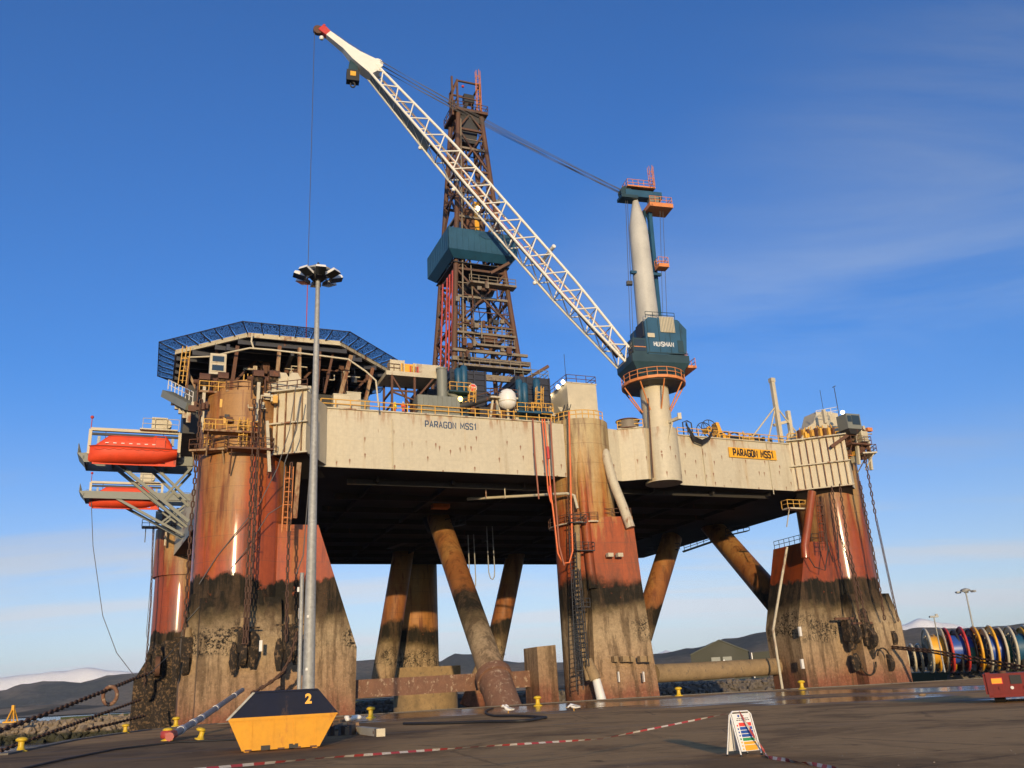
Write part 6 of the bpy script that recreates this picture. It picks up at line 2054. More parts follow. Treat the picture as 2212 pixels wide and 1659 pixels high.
def worker(p, label, top, trouser, facing):
    t = thing('person', label, 'person', p)
    s = V(-facing.y, facing.x, 0)
    me = bpy.data.meshes.new('body')
    K = dict(pel=(0, 0, .95), ch=(0, 0, 1.32), nk=(0, 0, 1.52), hd=(0, .02, 1.68), ls=(-.2, 0, 1.43), le=(-.29, .04, 1.17), lh=(-.24, .2, .98), rs=(.2, 0, 1.43), re=(.3, .02, 1.16), rh=(.27, .16, .93),
             lk=(-.11, .03, .5), lf=(-.13, 0, .07), lt=(-.14, .16, .04), rk=(.12, .02, .5), rf=(.14, 0, .07), rt=(.15, .16, .04))
    nm = list(K)
    vs = [tuple(s * a + facing * b + EZ * c) for a, b, c in K.values()]
    ed = [('pel', 'ch'), ('ch', 'nk'), ('nk', 'hd'), ('ch', 'ls'), ('ls', 'le'), ('le', 'lh'), ('ch', 'rs'), ('rs', 're'), ('re', 'rh'), ('pel', 'lk'), ('lk', 'lf'), ('lf', 'lt'), ('pel', 'rk'), ('rk', 'rf'), ('rf', 'rt')]
    me.from_pydata(vs, [(nm.index(a), nm.index(b)) for a, b in ed], [])
    me.materials.append(trouser)
    ob = bpy.data.objects.new('body', me)
    rad = dict(pel=.17, ch=.2, nk=.07, hd=.11, ls=.09, le=.065, lh=.05, rs=.09, re=.065, rh=.05, lk=.085, lf=.06, lt=.05, rk=.085, rf=.06, rt=.05)
    ob.modifiers.new('skin', 'SKIN')
    if not me.skin_vertices:
        bpy.context.view_layer.update()
    sk_ = me.skin_vertices[0].data if me.skin_vertices else None
    if sk_ is None:
        me.attributes
    else:
        for i, k in enumerate(nm):
            sk_[i].radius = (rad[k], rad[k])
            sk_[i].use_root = (k == 'pel')
    sb = ob.modifiers.new('sub', 'SUBSURF')
    sb.levels = sb.render_levels = 1
    place(ob, p, t)
    if top is not trouser:
        G().lathe(p, [(.2, .92), (.24, 1.1), (.26, 1.38), (.12, 1.52)], 10).build('jacket', top, t)
    G().ball(p + EZ * 1.7 + facing * .02, .105, .105, .13).build('face', M['skin'], t)
    G().lathe(p + EZ * 1.72, [(.155, 0), (.14, .09), (.08, .15), (.02, .165)], 12).build('helmet', M['plastic'] if top is trouser else M['hivis_y'], t)


pw = onp(871, 880, PA, PB, -1.0)
worker(V(pw.x, pw.y, ZT + .02), 'worker in orange coveralls and white helmet at the deck rail', M['hivis'], M['hivis'], -E2)
pw = onp(853, 880, PA, PB, -1.3)
worker(V(pw.x, pw.y, ZT + .02), 'worker in yellow jacket and orange trousers at the deck rail', M['hivis_y'], M['hivis'], (-E2 + E1).normalized())

# things on the deck beside the crane and towards the far corner
p = onp(1357, 925, PB2, PS, -1.2)
wr = thing('cable_reel', 'low brown reel standing at the rail between middle leg and crane', 'reel', V(p.x, p.y, ZT))
G().tube(V(p.x, p.y, ZT + .1), V(p.x, p.y, ZT + 1.4), 1.55, n=24).build('drum', M['derrick_lt'], wr)
for z in (.1, 1.4):
    G().tube(V(p.x, p.y, ZT + z), V(p.x, p.y, ZT + z + .12), 1.75, n=24).build('flange', M['rust'], wr)
hs = thing('hose_bundle', 'black hoses looping over the rail beside the crane', 'hose', onp(1500, 940, PE, PC, .3))
for k in range(4):
    P = [onp(x, y, PE, PC, .35 + .08 * k) for x, y in ((1482, 918 - 2 * k), (1488, 925 + 2 * k), (1500, 944 + 3 * k), (1517, 951 + 3 * k), (1532, 944 + 2 * k), (1540, 928))]
    G().path(P, .12, 6).build('hose', M['black'], hs)
fr_ = onp(1475, 918, PE, PC, -.5)
g = G()
G().path([V(fr_.x, fr_.y, ZT), V(fr_.x, fr_.y, ZT + 2.3), V(fr_.x, fr_.y, ZT + 2.6) + E1 * .8, V(fr_.x, fr_.y, ZT + 2.3) + E1 * 1.5, V(fr_.x, fr_.y, ZT) + E1 * 1.6], .1, 6).build('hose_frame', M['dark'], hs)
yw = onp(1528, 935, PE, PC, -2)
wn = thing('hose_winch', 'yellow hose winch with round guard among black hoses on deck', 'winch', V(yw.x, yw.y, ZT))
for s in (-.7, .7):
    G().path([V(yw.x, yw.y, ZT + 1.9) + E1 * (1.45 * math.cos(t)) + EZ * (1.45 * math.sin(t)) + E2 * s for t in [R_(a) for a in range(0, 360, 20)]], .07, 5, True).build('reel_rim', M['dark'], wn)
    for a in range(0, 180, 45):
        d = E1 * (1.4 * math.cos(R_(a))) + EZ * (1.4 * math.sin(R_(a)))
        tubep('spoke', V(yw.x, yw.y, ZT + 1.9) + E2 * s - d, V(yw.x, yw.y, ZT + 1.9) + E2 * s + d, .05, M['dark'], wn, n=5)
G().tube(V(yw.x, yw.y, ZT + 1.9) - E2 * .7, V(yw.x, yw.y, ZT + 1.9) + E2 * .7, .45, n=12).build('drum', M['yellow'], wn)
G().prism([V(yw.x, yw.y, ZT) + E1 * a + EZ * z - E2 * .6 for a, z in ((1.2, 0), (3.8, 0), (3.4, 1.0), (2.4, 1.5), (1.9, 3.1), (1.4, 3.1))], E2 * 1.2).build('motor_housing', M['yellow'], wn)
G().obox(V(yw.x, yw.y, ZT + .2), E1 * 1.6, E2 * .9, EZ * .2).build('bed', M['yellow'], wn)
for k, (x, w, m, lab) in enumerate(((1580, 1.5, 'dark', 'dark pump skid behind the rail beside the yellow winch'), (1612, 1.2, 'yrail', 'yellow valve manifold behind the rail above the name board'), (1632, 1.0, 'dark', 'dark motor box behind the rail beside the mast foot'))):
    p = onp(x, 950, PE, PC, -2.2)
    t = thing('deck_skid', lab, 'skid', V(p.x, p.y, ZT))
    G().obox(V(p.x, p.y, ZT + .25), E1 * w * 1.2, E2 * .7, EZ * .25).build('bed', M['rust'], t)
    G().tube(V(p.x, p.y, ZT + .95) - E1 * w, V(p.x, p.y, ZT + .95) + E1 * w, .5, n=12).build('motor', M[m], t)
    G().path([V(p.x, p.y, ZT + .9) + E1 * (j - 2) * w * .5 + EZ * (.8 + .25 * (j % 2)) for j in range(5)], .12, 6).build('pipework', M[m], t)
# mast with stays
m0, m1 = onp(1687, 950, PE, PC, -1.0), None
mtop = at(1657, 826, m0.y + 0)
mm = thing('stub_mast', 'pale square mast with two stays near the far corner of the deck', 'mast', V(m0.x, m0.y, ZT))
zt2 = at(1660, 826, m0.y).z
barp('pole', V(m0.x, m0.y, ZT), V(m0.x, m0.y, zt2), .62, M['cream'], mm)
G().box(V(m0.x, m0.y, zt2 + .3), .8, .8, .7, ANG).build('head', M['cream_rust'], mm)
zs_ = ZT + (zt2 - ZT) * .62
for x in (-6.2, -2.2, 6.3):
    tubep('stay', V(m0.x, m0.y, zs_), V(m0.x, m0.y, ZT) + E1 * x + E2 * 1.0, .13, M['cream'], mm, n=6)
p = onp(1712, 955, PE, PC, -1.5)
af = thing('gantry_frame', 'small pale gantry frame standing beside the stayed mast', 'gantry', V(p.x, p.y, ZT))
barp('upright', V(p.x, p.y, ZT), V(p.x, p.y, ZT + 6.2), .6, M['cream'], af)
barp('arm', V(p.x, p.y, ZT + 4.6) + E1 * .4, V(p.x, p.y, ZT + 3.6) - E1 * 3.2, .45, M['cream'], af)
barp('raker', V(p.x, p.y, ZT + 3.2), V(p.x, p.y, ZT) - E1 * 1.6, .3, M['cream'], af)
# far corner cab and masts
cp_ = at(1834, 914, 133.5)
wc = thing('winch_cab', 'small glazed winch cab overhanging the far corner of the rig', 'cabin', cp_ - EZ * 1.7)
G().obox(cp_, E1 * 1.35, E2 * 1.1, EZ * 1.2).build('shell', M['greygreen'], wc)
G().obox(cp_ + E1 * .38 - E2 * 1.12 + EZ * .2, E1 * .75, E2 * .03, EZ * .75).build('pane', M['glass'], wc)
G().obox(cp_ - E1 * .85 - E2 * 1.12 + EZ * .35, E1 * .4, E2 * .03, EZ * .5).build('pane', M['glass'], wc)
G().obox(cp_ + E1 * 1.37 + EZ * .2, E1 * .03, E2 * .95, EZ * .75).build('pane', M['glass'], wc)
G().loft([[cp_ + E1 * a + E2 * b - EZ * z for a, b in ((w, d), (-w, d), (-w, -d), (w, -d))] for z, w, d in ((1.22, 1.35, 1.1), (1.9, .7, .7))]).build('underframe', M['dark'], wc)
barp('support_arm', cp_ - EZ * 1.6, cp_ - EZ * 3.6 - E1 * 3.0 + E2 * 1.5, .5, M['rust'], wc)
G().ball(cp_ + EZ * 1.7 - E1 * .9, .34, .34, .3).build('floodlight', M['lit_w'], wc)
vt = at(1781, 900, 133.5)
G().box(vt, .45, .45, 2.2, ANG).build('beacon_tower', M['cream_rust'], colC)
tubep('whip_antenna', vt, vt + EZ * 4.4, .04, M['dark'], colC, n=4)
an = at(1814, 905, 133.5)
tubep('wind_vane_pole', an, an + EZ * 5.2, .06, M['dark'], colC, n=5)
barp('wind_vane', an + EZ * 5.2 - E1 * .3, an + EZ * 5.5 + E1 * .3, .12, M['dark'], colC)
railing('railing', [at(1765, 902, 134), at(1812, 893, 134)], M['plastic'], colC, 1.1, 1.2, .05, sub=False)
rg_ = random.Random(5)
for k in range(9):
    p = onp(1728 + k * 9, 945 - k * .8, PC, (51.2, 133.8), .2)
    t_ = thing('chain_stopper', 'small yellow chain-stopper lever on the ribbed corner casing', 'lever', p, 'yellow chain-stopper levers on the corner casing')
    G().box(p + EZ * .5, .45, .5, 1.0 + rg_.random() * .5, ANG).build('body', M['yrail'] if k % 2 else M['rust'], t_)
    tubep('handle', p + EZ * .9, p + EZ * 1.6 + E1 * rg_.uniform(-.5, .5), .08, M['yellow'], t_, n=5)
railing('railing', [V(*PC, 36.5), V(51.2, 133.8, 36.5)], M['yrail'], casC, 1.2, 1.4, .07)
railing('railing', [V(-29.2, 99.35, 36.4), V(-24.2, 98.6, 36.4)], M['rust'], casA, 1.2, 1.4, .06)
# small deck clutter behind the front rail
CL = [(735, 'cream', 1.0, 1.2), (762, 'cream_rust', .9, 1.4), (785, 'greygreen', .7, .9), (905, 'rust', 1.0, .8), (925, 'cream_rust', .7, 1.1), (1045, 'dark', .8, 1.0), (1072, 'rust', 1.1, 1.3), (1118, 'cream_rust', .6, 1.0), (1150, 'rust', .8, .9)]
LB = ['cream locker behind the rail under the helideck edge', 'rust-stained locker next to the cream one behind the rail', 'grey locker behind the rail left of the workers', 'brown toolbox behind the rail beside the grey skid', 'rust-stained toolbox next to the brown one',
      'dark deck box beneath the slanted boom', 'brown deck box beside the radome post', 'rust-stained deck box right beside the radome', 'brown deck box under the caged yellow ladder']
for (x, m, w, h), lab in zip(CL, LB):
    p = onp(x, 890, PA, PB, -2.0)
    t = thing('deck_locker', lab, 'locker', V(p.x, p.y, ZT))
    G().obox(V(p.x, p.y, ZT + h), E1 * w, E2 * .6, EZ * h).build('body', M[m], t)
    G().obox(V(p.x, p.y, ZT + 2 * h + .05), E1 * (w + .06), E2 * .66, EZ * .06).build('lid', M[m], t)
G().tube(at(768, 752, 106), at(766, 756, 106), .001, n=3)

# ------------------------------------------------------------------ on the quay
# tall lighting mast
lb = at(664, 1580, 40.0)
lb = V(lb.x, lb.y, 0)
lm = thing('light_mast', 'tall galvanised lighting mast with a ring of floodlights', 'light mast', lb)
ltop = at(692, 600, 40.0)
zt_ = ltop.z
G().path([lb, lb + EZ * 2, V(lb.x, lb.y, zt_ * .5), V(lb.x, lb.y, zt_)], 1, 20, rs=[.27, .265, .19, .105]).build('pole', M['galv'], lm)
G().tube(lb, lb + EZ * .06, .5, n=16).build('base_plate', M['galv'], lm)
for i in range(8):
    t = R_(45 * i)
    G().tube(lb + V(.4 * math.cos(t), .4 * math.sin(t), .06), lb + V(.4 * math.cos(t), .4 * math.sin(t), .13), .03, n=6).build('bolt', M['dark'], lm)
for h in (2.9, 5.1):
    G().box(lb + V(-.03, -.265, h), .09, .02, .11).build('number_plate', M['plastic'], lm)
hz = V(lb.x, lb.y, zt_)
ring = [hz + V(.72 * math.cos(R_(15 * i)), .72 * math.sin(R_(15 * i)), .30) for i in range(24)]
G().path(ring, .055, 6, True).build('head_ring', M['galv'], lm)
G().lathe(hz, [(.5, .38), (.52, .46), (.30, .62), (.08, .70)], 20).build('head_cap', M['galv'], lm)
G().lathe(hz, [(.28, -.15), (.45, .05), (.45, .38)], 16).build('winch_drum', M['dark'], lm)
G().ball(hz + EZ * .8, .06, .06, .07).build('obstruction_light', M['dark'], lm)
for i in range(8):
    t = R_(45 * i + 20)
    d = V(math.cos(t), math.sin(t), 0)
    s = V(-d.y, d.x, 0)
    c = hz + d * .92 + EZ * .02
    barp('arm', hz + d * .3 + EZ * .28, hz + d * .80 + EZ * .12, .06, M['galv'], lm)
    dn = (EZ * -.95 + d * .25).normalized()
    out = (d * .95 + EZ * .25).normalized()
    fl = G().loft([[c + s * a * w + out * b * w2 + dn * z for a, b in ((1, 1), (-1, 1), (-1, -1), (1, -1))] for z, w, w2 in ((-.20, .12, .15), (-.10, .23, .26), (.05, .25, .29))]).build('floodlight', M['radome'], lm)
    G().obox(c + dn * .06, s * .25, out * .29, dn * .012).build('lens', M['lampglass'], fl)
    G().obox(c - out * .30 - dn * .02, s * .12, out * .05, dn * .08).build('gear_box', M['galv'], fl)
# thin pole beside it, red fire point at the foot
tp_ = at(644, 1560, 44)
tp_ = V(tp_.x, tp_.y, 0)
th = thing('slim_post', 'slim grey post standing beside the lighting mast', 'post', tp_)
zt2 = at(651, 1240, 44).z
G().path([tp_, V(tp_.x, tp_.y, zt2)], .1, 12).build('pole', M['galv'], th)
G().tube(V(tp_.x, tp_.y, zt2), V(tp_.x, tp_.y, zt2 + .05), .11, n=12).build('cap', M['galv'], th)
G().box(V(tp_.x - .14, tp_.y - .05, zt2 - .75), .1, .1, .22).build('sensor', M['plastic'], th)
rp_ = at(642, 1560, 41.5)
rp_ = V(rp_.x, rp_.y, 0)
fb = thing('lifebuoy_cabinet', 'red cabinet half hidden behind the skip at the mast foot', 'cabinet', rp_)
G().prism([rp_ + V(-.5, 0, 0), rp_ + V(.5, 0, 0), rp_ + V(.5, 0, 1.55), rp_ + V(.1, 0, 1.72), rp_ + V(-.35, 0, 1.62), rp_ + V(-.5, 0, 1.3)], V(0, .4, 0)).build('body', M['red'], fb)
G().box(rp_ + V(0, -.02, .9), .7, .03, .8).build('door', M['red'], fb)

# skip
fl_, fr_ = pz(522, 1626, 0), pz(690, 1614.5, 0)
sdx = V((fr_ - fl_).x, (fr_ - fl_).y, 0)
sl = sdx.length
sdx.normalize()
sdy = V(-sdx.y, sdx.x, 0)
skip = thing('waste_skip', 'yellow and navy covered waste skip marked 2 beside the lighting mast', 'skip', fl_ + sdx * sl / 2 + sdy * .85)
SW = 1.75
c0 = fl_
k0 = .36
lowP = [(0, .04), (sl, .04), (sl + .62, 1.13), (-.52, 1.13)]
G().prism([c0 + sdx * a + EZ * z for a, z in lowP], sdy * SW).build('lower_body', M['skip_y'], skip)
upP = [(-.52, 1.135), (sl + .62, 1.135), (sl - .12, 1.98), (.36, 1.98)]
G().prism([c0 + sdx * a + EZ * z + sdy * .012 for a, z in upP], sdy * (SW - .024)).build('cover', M['skip_b'], skip)
for a, b in (((-.55, 1.13), (.34, 2.0)), ((sl + .64, 1.13), (sl - .1, 2.0)), ((.34, 2.0), (sl - .1, 2.0))):
    for off in (0.03, SW - .03):
        barp('edge_bar', c0 + sdx * a[0] + EZ * a[1] + sdy * off, c0 + sdx * b[0] + EZ * b[1] + sdy * off, .055, M['skip_b'] if a[0] > 0 and b[0] > 0 else M['timber'], skip)
barp('rim_bar', c0 - sdx * .53 + EZ * 1.135 - sdy * .012, c0 + sdx * (sl + .63) + EZ * 1.135 - sdy * .012, .05, M['skip_y'], skip)
G().prism([c0 + sdx * (-.60) + EZ * 1.10, c0 + sdx * (-.50) + EZ * 1.10, c0 + sdx * .38 + EZ * 2.0, c0 + sdx * .28 + EZ * 2.0], -sdy * .045).build('end_flap', M['galv'], skip)
for k in (.30, .66):
    G().obox(c0 + sdx * sl * k + EZ * .115 - sdy * .004, sdx * .16, sdy * .02, EZ * .075).build('fork_pocket', M['black_ink'], skip)
for k in (.06, .94):
    G().obox(c0 + sdx * sl * k + sdy * SW / 2 + EZ * .02, sdx * .09, sdy * SW / 2 * .98, EZ * .02).build('runner', M['skip_y'], skip)
o = c0 + sdx * (sl - .55) + EZ * 1.52 - sdy * .0
text('lettering', '2', M['sign_y'], skip, o, sdx, .24, .36, bold=.045, thick=.012)
tubep('top_rim', c0 + sdx * .34 + EZ * 2.0 + sdy * .02, c0 + sdx * (sl - .1) + EZ * 2.0 + sdy * .02, .04, M['skip_b'], skip)
for a_, z_ in ((-.36, .75), (sl + .46, .75)):
    for off in (.35, SW - .35):
        G().tube(c0 + sdx * a_ + EZ * z_ + sdy * (off - .07), c0 + sdx * a_ + EZ * z_ + sdy * (off + .07), .07, n=10).build('lifting_lug', M['rust'], skip)
for k_ in range(5):
    G().obox(c0 + sdx * (sl * (.08 + .21 * k_)) + EZ * .055 - sdy * .01, sdx * .12, sdy * .012, EZ * .03).build('scrape', M['rust'], skip)
G().obox(c0 + sdx * (sl * .5) + EZ * 1.08 - sdy * .02, sdx * (sl / 2 + .5), sdy * .022, EZ * .035).build('rim_flange', M['skip_y'], skip)
for k in range(4):
    G().obox(c0 + sdx * (.3 + k * .75) + EZ * .62 - sdy * .008, sdx * .035, sdy * .02, EZ * .46).build('stiffener', M['skip_y'], skip)

# folding safety board
bl_, br_ = pz(1602, 1635, 0), pz(1646, 1630.5, 0)
bx_ = V((br_ - bl_).x, (br_ - bl_).y, 0)
bw = bx_.length
bx_.normalize()
bk_ = pz(1571, 1633.5, 0) - bl_
by_ = bk_ / .52
ab = thing('safety_board', 'white folding safety board with coloured notices on the quay', 'sign', bl_ + bx_ * bw / 2 + by_ * .3)
bh = .92
mid = bl_ + bx_ * bw * .5
ytop = .22
for sgn_, nm in ((-1, 'front'), (1, 'back')):
    base = bl_ + by_ * (0 if sgn_ < 0 else .52)
    topo = bl_ + by_ * .24 + EZ * bh
    up = topo - base
    legs = []
    P = [base, base + up * .93, base + up * 1.0 + bx_ * .07, base + up * 1.0 + bx_ * (bw - .07), base + up * .93 + bx_ * bw, base + bx_ * bw]
    fr = G().path(P, .017, 8).build('frame', M['board_w'], ab)
    for b_ in (base, base + bx_ * bw):
        G().tube(b_ - up * .001, b_ + up * .045, .024, n=8).build('foot', M['black'], fr)
    n_ = up.cross(bx_).normalized()
    if n_.y > 0 and sgn_ < 0:
        n_ = -n_
    pn = G().obox(base + up * .53 + bx_ * bw * .5, bx_ * (bw / 2 - .035), up * .42, n_ * .006).build('panel', M['board_w'], ab)
    if sgn_ < 0:
        def spot(u0, u1, v0, v1, m, k=1):
            G().obox(base + bx_ * (bw * (u0 + u1) / 2) + up * ((v0 + v1) / 2) + n_ * (.008 + .002 * k), bx_ * (bw * (u1 - u0) / 2), up * ((v1 - v0) / 2), n_ * .002).build('notice', M[m], pn)
        spot(.28, .88, .66, .74, 'p_red')
        for v in (.58, .50, .42):
            spot(.28, .88, v, v + .065, 'p_blue')
        spot(.28, .88, .335, .40, 'p_green')
        for v in (.255, .18, .12):
            spot(.28, .88, v, v + .06, 'p_yel')
        for k in range(8):
            v = .135 + .075 * k
            G().tube(base + bx_ * bw * .19 + up * (v + .02) + n_ * .008, base + bx_ * bw * .19 + up * (v + .02) + n_ * .012, .02, n=10).build('pictogram', M['p_blue'] if 3 < k < 7 else (M['p_red'] if k == 7 else M['p_yel'] if k < 3 else M['p_green']), pn)
        for v, u0, u1 in ((.79, .2, .86), (.83, .24, .82)):
            for q in range(6):
                w_ = (u1 - u0) / 6
                spot(u0 + w_ * q + .01, u0 + w_ * (q + 1) - .02, v, v + .016, 'black_ink')
        G().tube(base + bx_ * bw * .36 + up * .895 + n_ * .008, base + bx_ * bw * .36 + up * .895 + n_ * .013, .028, n=12).build('emblem', M['p_blue'], pn)
        spot(.46, .62, .885, .90, 'black_ink')

# barrier tape


def tape(label, pts, w=.034, twist=1.7, seg=70):
    pts = [Vector(p) for p in pts]
    vs, fs, al = [], [], []
    tot = 0.0
    L = [0.0]
    for a, b in zip(pts, pts[1:]):
        tot += (b - a).length
        L.append(tot)
    for i in range(seg + 1):
        d = tot * i / seg
        k = max(j for j in range(len(L)) if L[j] <= d + 1e-6)
        k = min(k, len(pts) - 2)
        p = pts[k].lerp(pts[k + 1], (d - L[k]) / (L[k + 1] - L[k]))
        t = (pts[k + 1] - pts[k]).normalized()
        s = t.cross(EZ).normalized()
        a = math.sin(d * twist) * .9 + math.pi / 2 * .8
        o = (EZ * math.sin(a) + s * math.cos(a)) * w / 2
        vs += [p - o, p + o, p + o + s * .003, p - o + s * .003]
        al += [d] * 4
    for i in range(seg):
        a, b = 4 * i, 4 * i + 4
        for j in range(4):
            fs.append((a + j, a + (j + 1) % 4, b + (j + 1) % 4, b + j))
    ob = G().add(vs, fs).build('barrier_tape', M['tape'], None, label, 'tape', 'red and white barrier tape')
    at_ = ob.data.attributes.new('along', 'FLOAT', 'POINT')
    at_.data.foreach_set('value', al)
    return ob


hang = bl_ + by_ * .24 + EZ * (bh * .98)
far = at(1568, 1583, 23.2)
tape('red and white tape strung low across the quay to the safety board', [at(330, 1670, 10.6) , at(700, 1637, 13.3), at(1000, 1615, 16.0), at(1300, 1596, 19.0), hang + bx_ * .02])
fwd = V(bx_.y, -bx_.x, 0)
t2 = [hang + bx_ * bw * .45 + fwd * .03, bl_ + bx_ * bw * .60 + fwd * .10 + EZ * .38, bl_ + bx_ * bw * .98 + fwd * .16 + EZ * .02, pz(1660, 1637, .02), pz(1720, 1645, .03), pz(1850, 1668, .02)]
tape('red and white tape trailing from the safety board over the ground', t2, .08, 3.2, 60)

# bollards


def bollard_mesh(parent, p, k=1.0, m=None):
    m = m or M['bollard']
    G().lathe(p, [(.44 * k, 0), (.44 * k, .06 * k), (.25 * k, .12 * k), (.19 * k, .36 * k), (.20 * k, .62 * k)], 18).build('stem', m, parent)
    G().lathe(p, [(.20 * k, .62 * k), (.36 * k, .68 * k), (.38 * k, .78 * k), (.28 * k, .88 * k), (.06 * k, .92 * k)], 18).build('head', m, parent)


def bollard(x, y, label, k=1.0, Y=None):
    p = pz(x, y, 0) if Y is None else at(x, y, Y)
    p.z = 0
    t = thing('bollard', label, 'bollard', p, 'yellow quay bollards')
    bollard_mesh(t, p, k)
    return t, p


bollard(44, 1624, 'weathered yellow bollard at the quay edge beside the open water', .72)
bollard(270, 1584, 'weathered yellow bollard at the quay edge in front of the mooring chains', .72)
b3, p3 = bollard(361, 1600, 'red-bodied yellow-topped bollard holding the grey mooring sleeve', 0.7)
G().lathe(p3, [(.30, .12), (.36, .2), (.36, .46), (.28, .5)], 18).build('rope_turns', M['redpipe'], b3)
b4, p4 = bollard(432, 1598, 'bright yellow leaning bollard beside the red-bodied one', 0.65)
for ch in b4.children:
    ch.rotation_euler = (0, R_(14), 0)
bollard(380, 1563, 'yellow bollard at the foot of the shaded corner leg', .9, 84)
bollard(801, 1551, 'yellow bollard between the debris and the far leg', .95)
bollard(1162, 1525, 'yellow bollard mirrored in the wet quay beside the middle leg', 1.0)
bollard(1467, 1506, 'yellow bollard between the middle leg and the far corner leg', 1.05, 103)
bollard(1733, 1489, 'yellow bollard in front of the far corner leg', 1.05, 104)

# steel beam and timber by the skip
bm_ = thing('steel_box_beam', 'short cream steel box beam lying on the quay beside the debris', 'beam', pz(795, 1580, 0))
a, b = pz(776, 1577, 0.16), pz(818, 1582, 0.16)
G().bar(a, b, .32, .32).build('box_section', M['cream'], bm_)
e = (b - a).normalized()
for p, m in ((a - e * .03, 'rust'), (b + e * .03, 'dark'), (b + e * .42, 'cream')):
    G().bar(p - e * .03, p + e * .03, .38, .32).build('end_plate', M[m], bm_)
G().bar(b, b + e * .42, .12, .1).build('web', M['cream'], bm_)
for k in (.03, .92):
    p = a.lerp(b, k)
    n_ = V(e.y, -e.x, 0)
    if n_.y > 0:
        n_ = -n_
    G().tube(p + n_ * .16, p + n_ * .172, .08, n=12).build('hole', M['rust'], bm_)
G().bar(pz(776, 1583, .04), pz(812, 1586, .04), .25, .07).build('packing_timber', M['timber'], None, 'flat timber lying under the cream steel beam', 'timber')
rd_ = random.Random(9)
DB = [('weathered timber baulk in the debris beside the skip', 742, 1568, 757, 1562, .2), ('short timber baulk topmost in the debris', 735, 1560, 748, 1556, .18), ('long thin timber sticking out of the debris', 748, 1572, 778, 1579, .12),
      ('dark timber baulk lying against the skip', 722, 1572, 745, 1574, .22), ('broken timber end beside the steel beam', 758, 1572, 772, 1577, .16)]
for k, (lab, x0, y0, x1, y1, w) in enumerate(DB):
    p, q = pz(x0, y0 + 6, 0), pz(x1, y1 + 6, 0)
    p.z = .12 + .12 * (k % 3)
    q.z = .12 + .07 * k
    G().bar(p, q, w, w).build('timber_baulk', M['timber'] if k != 3 else M['dark'], None, lab, 'timber')
pc_ = pz(763, 1566, .0)
g = G()
for k in range(9):
    g.ball(pc_ + V(rd_.uniform(-.5, .5), rd_.uniform(-.2, .2), .42 + rd_.uniform(-.08, .12)), .18, .15, .13, 7, 5)
g.build('crumpled_sheet', M['plastic'], None, 'crumpled pale plastic sheet on the debris beside the skip', 'plastic sheet')
pl_ = thing('timber_pallet', 'dark pallet standing behind the skip end beside the debris', 'pallet', pz(738, 1590, 0))
p = pz(738, 1588, 0)
for k in range(5):
    G().box(p + V(0, .22 * k - .4, .42), 1.1, .12, .03).build('slat', M['dark'], pl_)
for k in (-.5, 0, .5):
    G().box(p + V(k, 0, .2), .12, 1.0, .4).build('block', M['dark'], pl_)
# hose lying on the quay
HP = [(872, 1563), (950, 1562), (1040, 1559), (1130, 1557), (1170, 1551), (1176, 1549), (1120, 1546), (1070, 1546), (1050, 1540), (1052, 1534), (1068, 1529)]
pts = [pz(x, y, .09) for x, y in HP]
sm = []
for i in range(len(pts) - 1):
    for k in range(4):
        t = k / 4
        p0, p1, p2, p3_ = pts[max(i - 1, 0)], pts[i], pts[i + 1], pts[min(i + 2, len(pts) - 1)]
        sm.append(.5 * ((2 * p1) + (p2 - p0) * t + (2 * p0 - 5 * p1 + 4 * p2 - p3_) * t * t + (3 * p1 - p0 - 3 * p2 + p3_) * t ** 3))
G().path(sm, .075, 7).build('ground_hose', M['black'], None, 'long dark hose snaking over the wet quay', 'hose')
P = [pz(x, y, .06) for x, y in ((0, 1672), (130, 1642), (250, 1618), (380, 1603), (520, 1597))]
G().path(P, .045, 6).build('ground_cable', M['black'], None, 'dark cable lying along the quay towards the red-bodied bollard', 'cable')


def gull(x, y, label, k, face, head_down=False):
    p = pz(x, y, 0)
    t = thing('gull', label, 'gull', p, 'gulls on the quay')
    f = V(math.cos(face), math.sin(face), 0)
    s = V(-f.y, f.x, 0)
    rings = []
    for u, r, z in ((-.34, .015, .17), (-.22, .06, .19), (-.08, .11, .21), (.06, .125, .24), (.16, .10, .29), (.20, .065, .33 if not head_down else .28), (.24, .06, .40 if not head_down else .25), (.30, .05, .41 if not head_down else .21), (.34, .02, .40 if not head_down else .19)):
        rings.append([p + (f * u + s * (r * math.cos(R_(45 * i))) + EZ * (z + r * .95 * math.sin(R_(45 * i)))) * k for i in range(8)])
    G().loft(rings, True, True).build('body', M['feather'], t)
    for sg in (-1, 1):
        G().loft([[p + (f * u + s * sg * (.10 if abs(u) < .2 else .05) + EZ * (.26 + dz)) * k for u, dz in ((.12, .03), (-.1, .05), (-.40, -.04), (-.15, -.07))],
                  [p + (f * u + s * sg * (.135 if abs(u) < .2 else .07) + EZ * (.26 + dz)) * k for u, dz in ((.10, .02), (-.1, .04), (-.38, -.04), (-.13, -.06))]]).build('wing', M['feather_g'], t)
        tubep('leg', p + (s * sg * .05) * k, p + (s * sg * .045 + EZ * .15) * k, .012 * k, M['p_yel'], t, n=5)
    hz_ = .405 if not head_down else .2
    tubep('beak', p + (f * .33 + EZ * hz_) * k, p + (f * .42 + EZ * (hz_ - .02)) * k, .018 * k, M['p_yel'], t, r1=.006 * k, n=5)


gull(1098, 1541, 'white gull standing upright with its breast to the sun on the wet quay', 1.35, R_(190))
gull(1240, 1536, 'grey and white gull walking with its head lowered', 1.35, R_(170), True)
gull(1091, 1531, 'small gull resting near the quay edge beside the hose end', 1.0, R_(10), True)

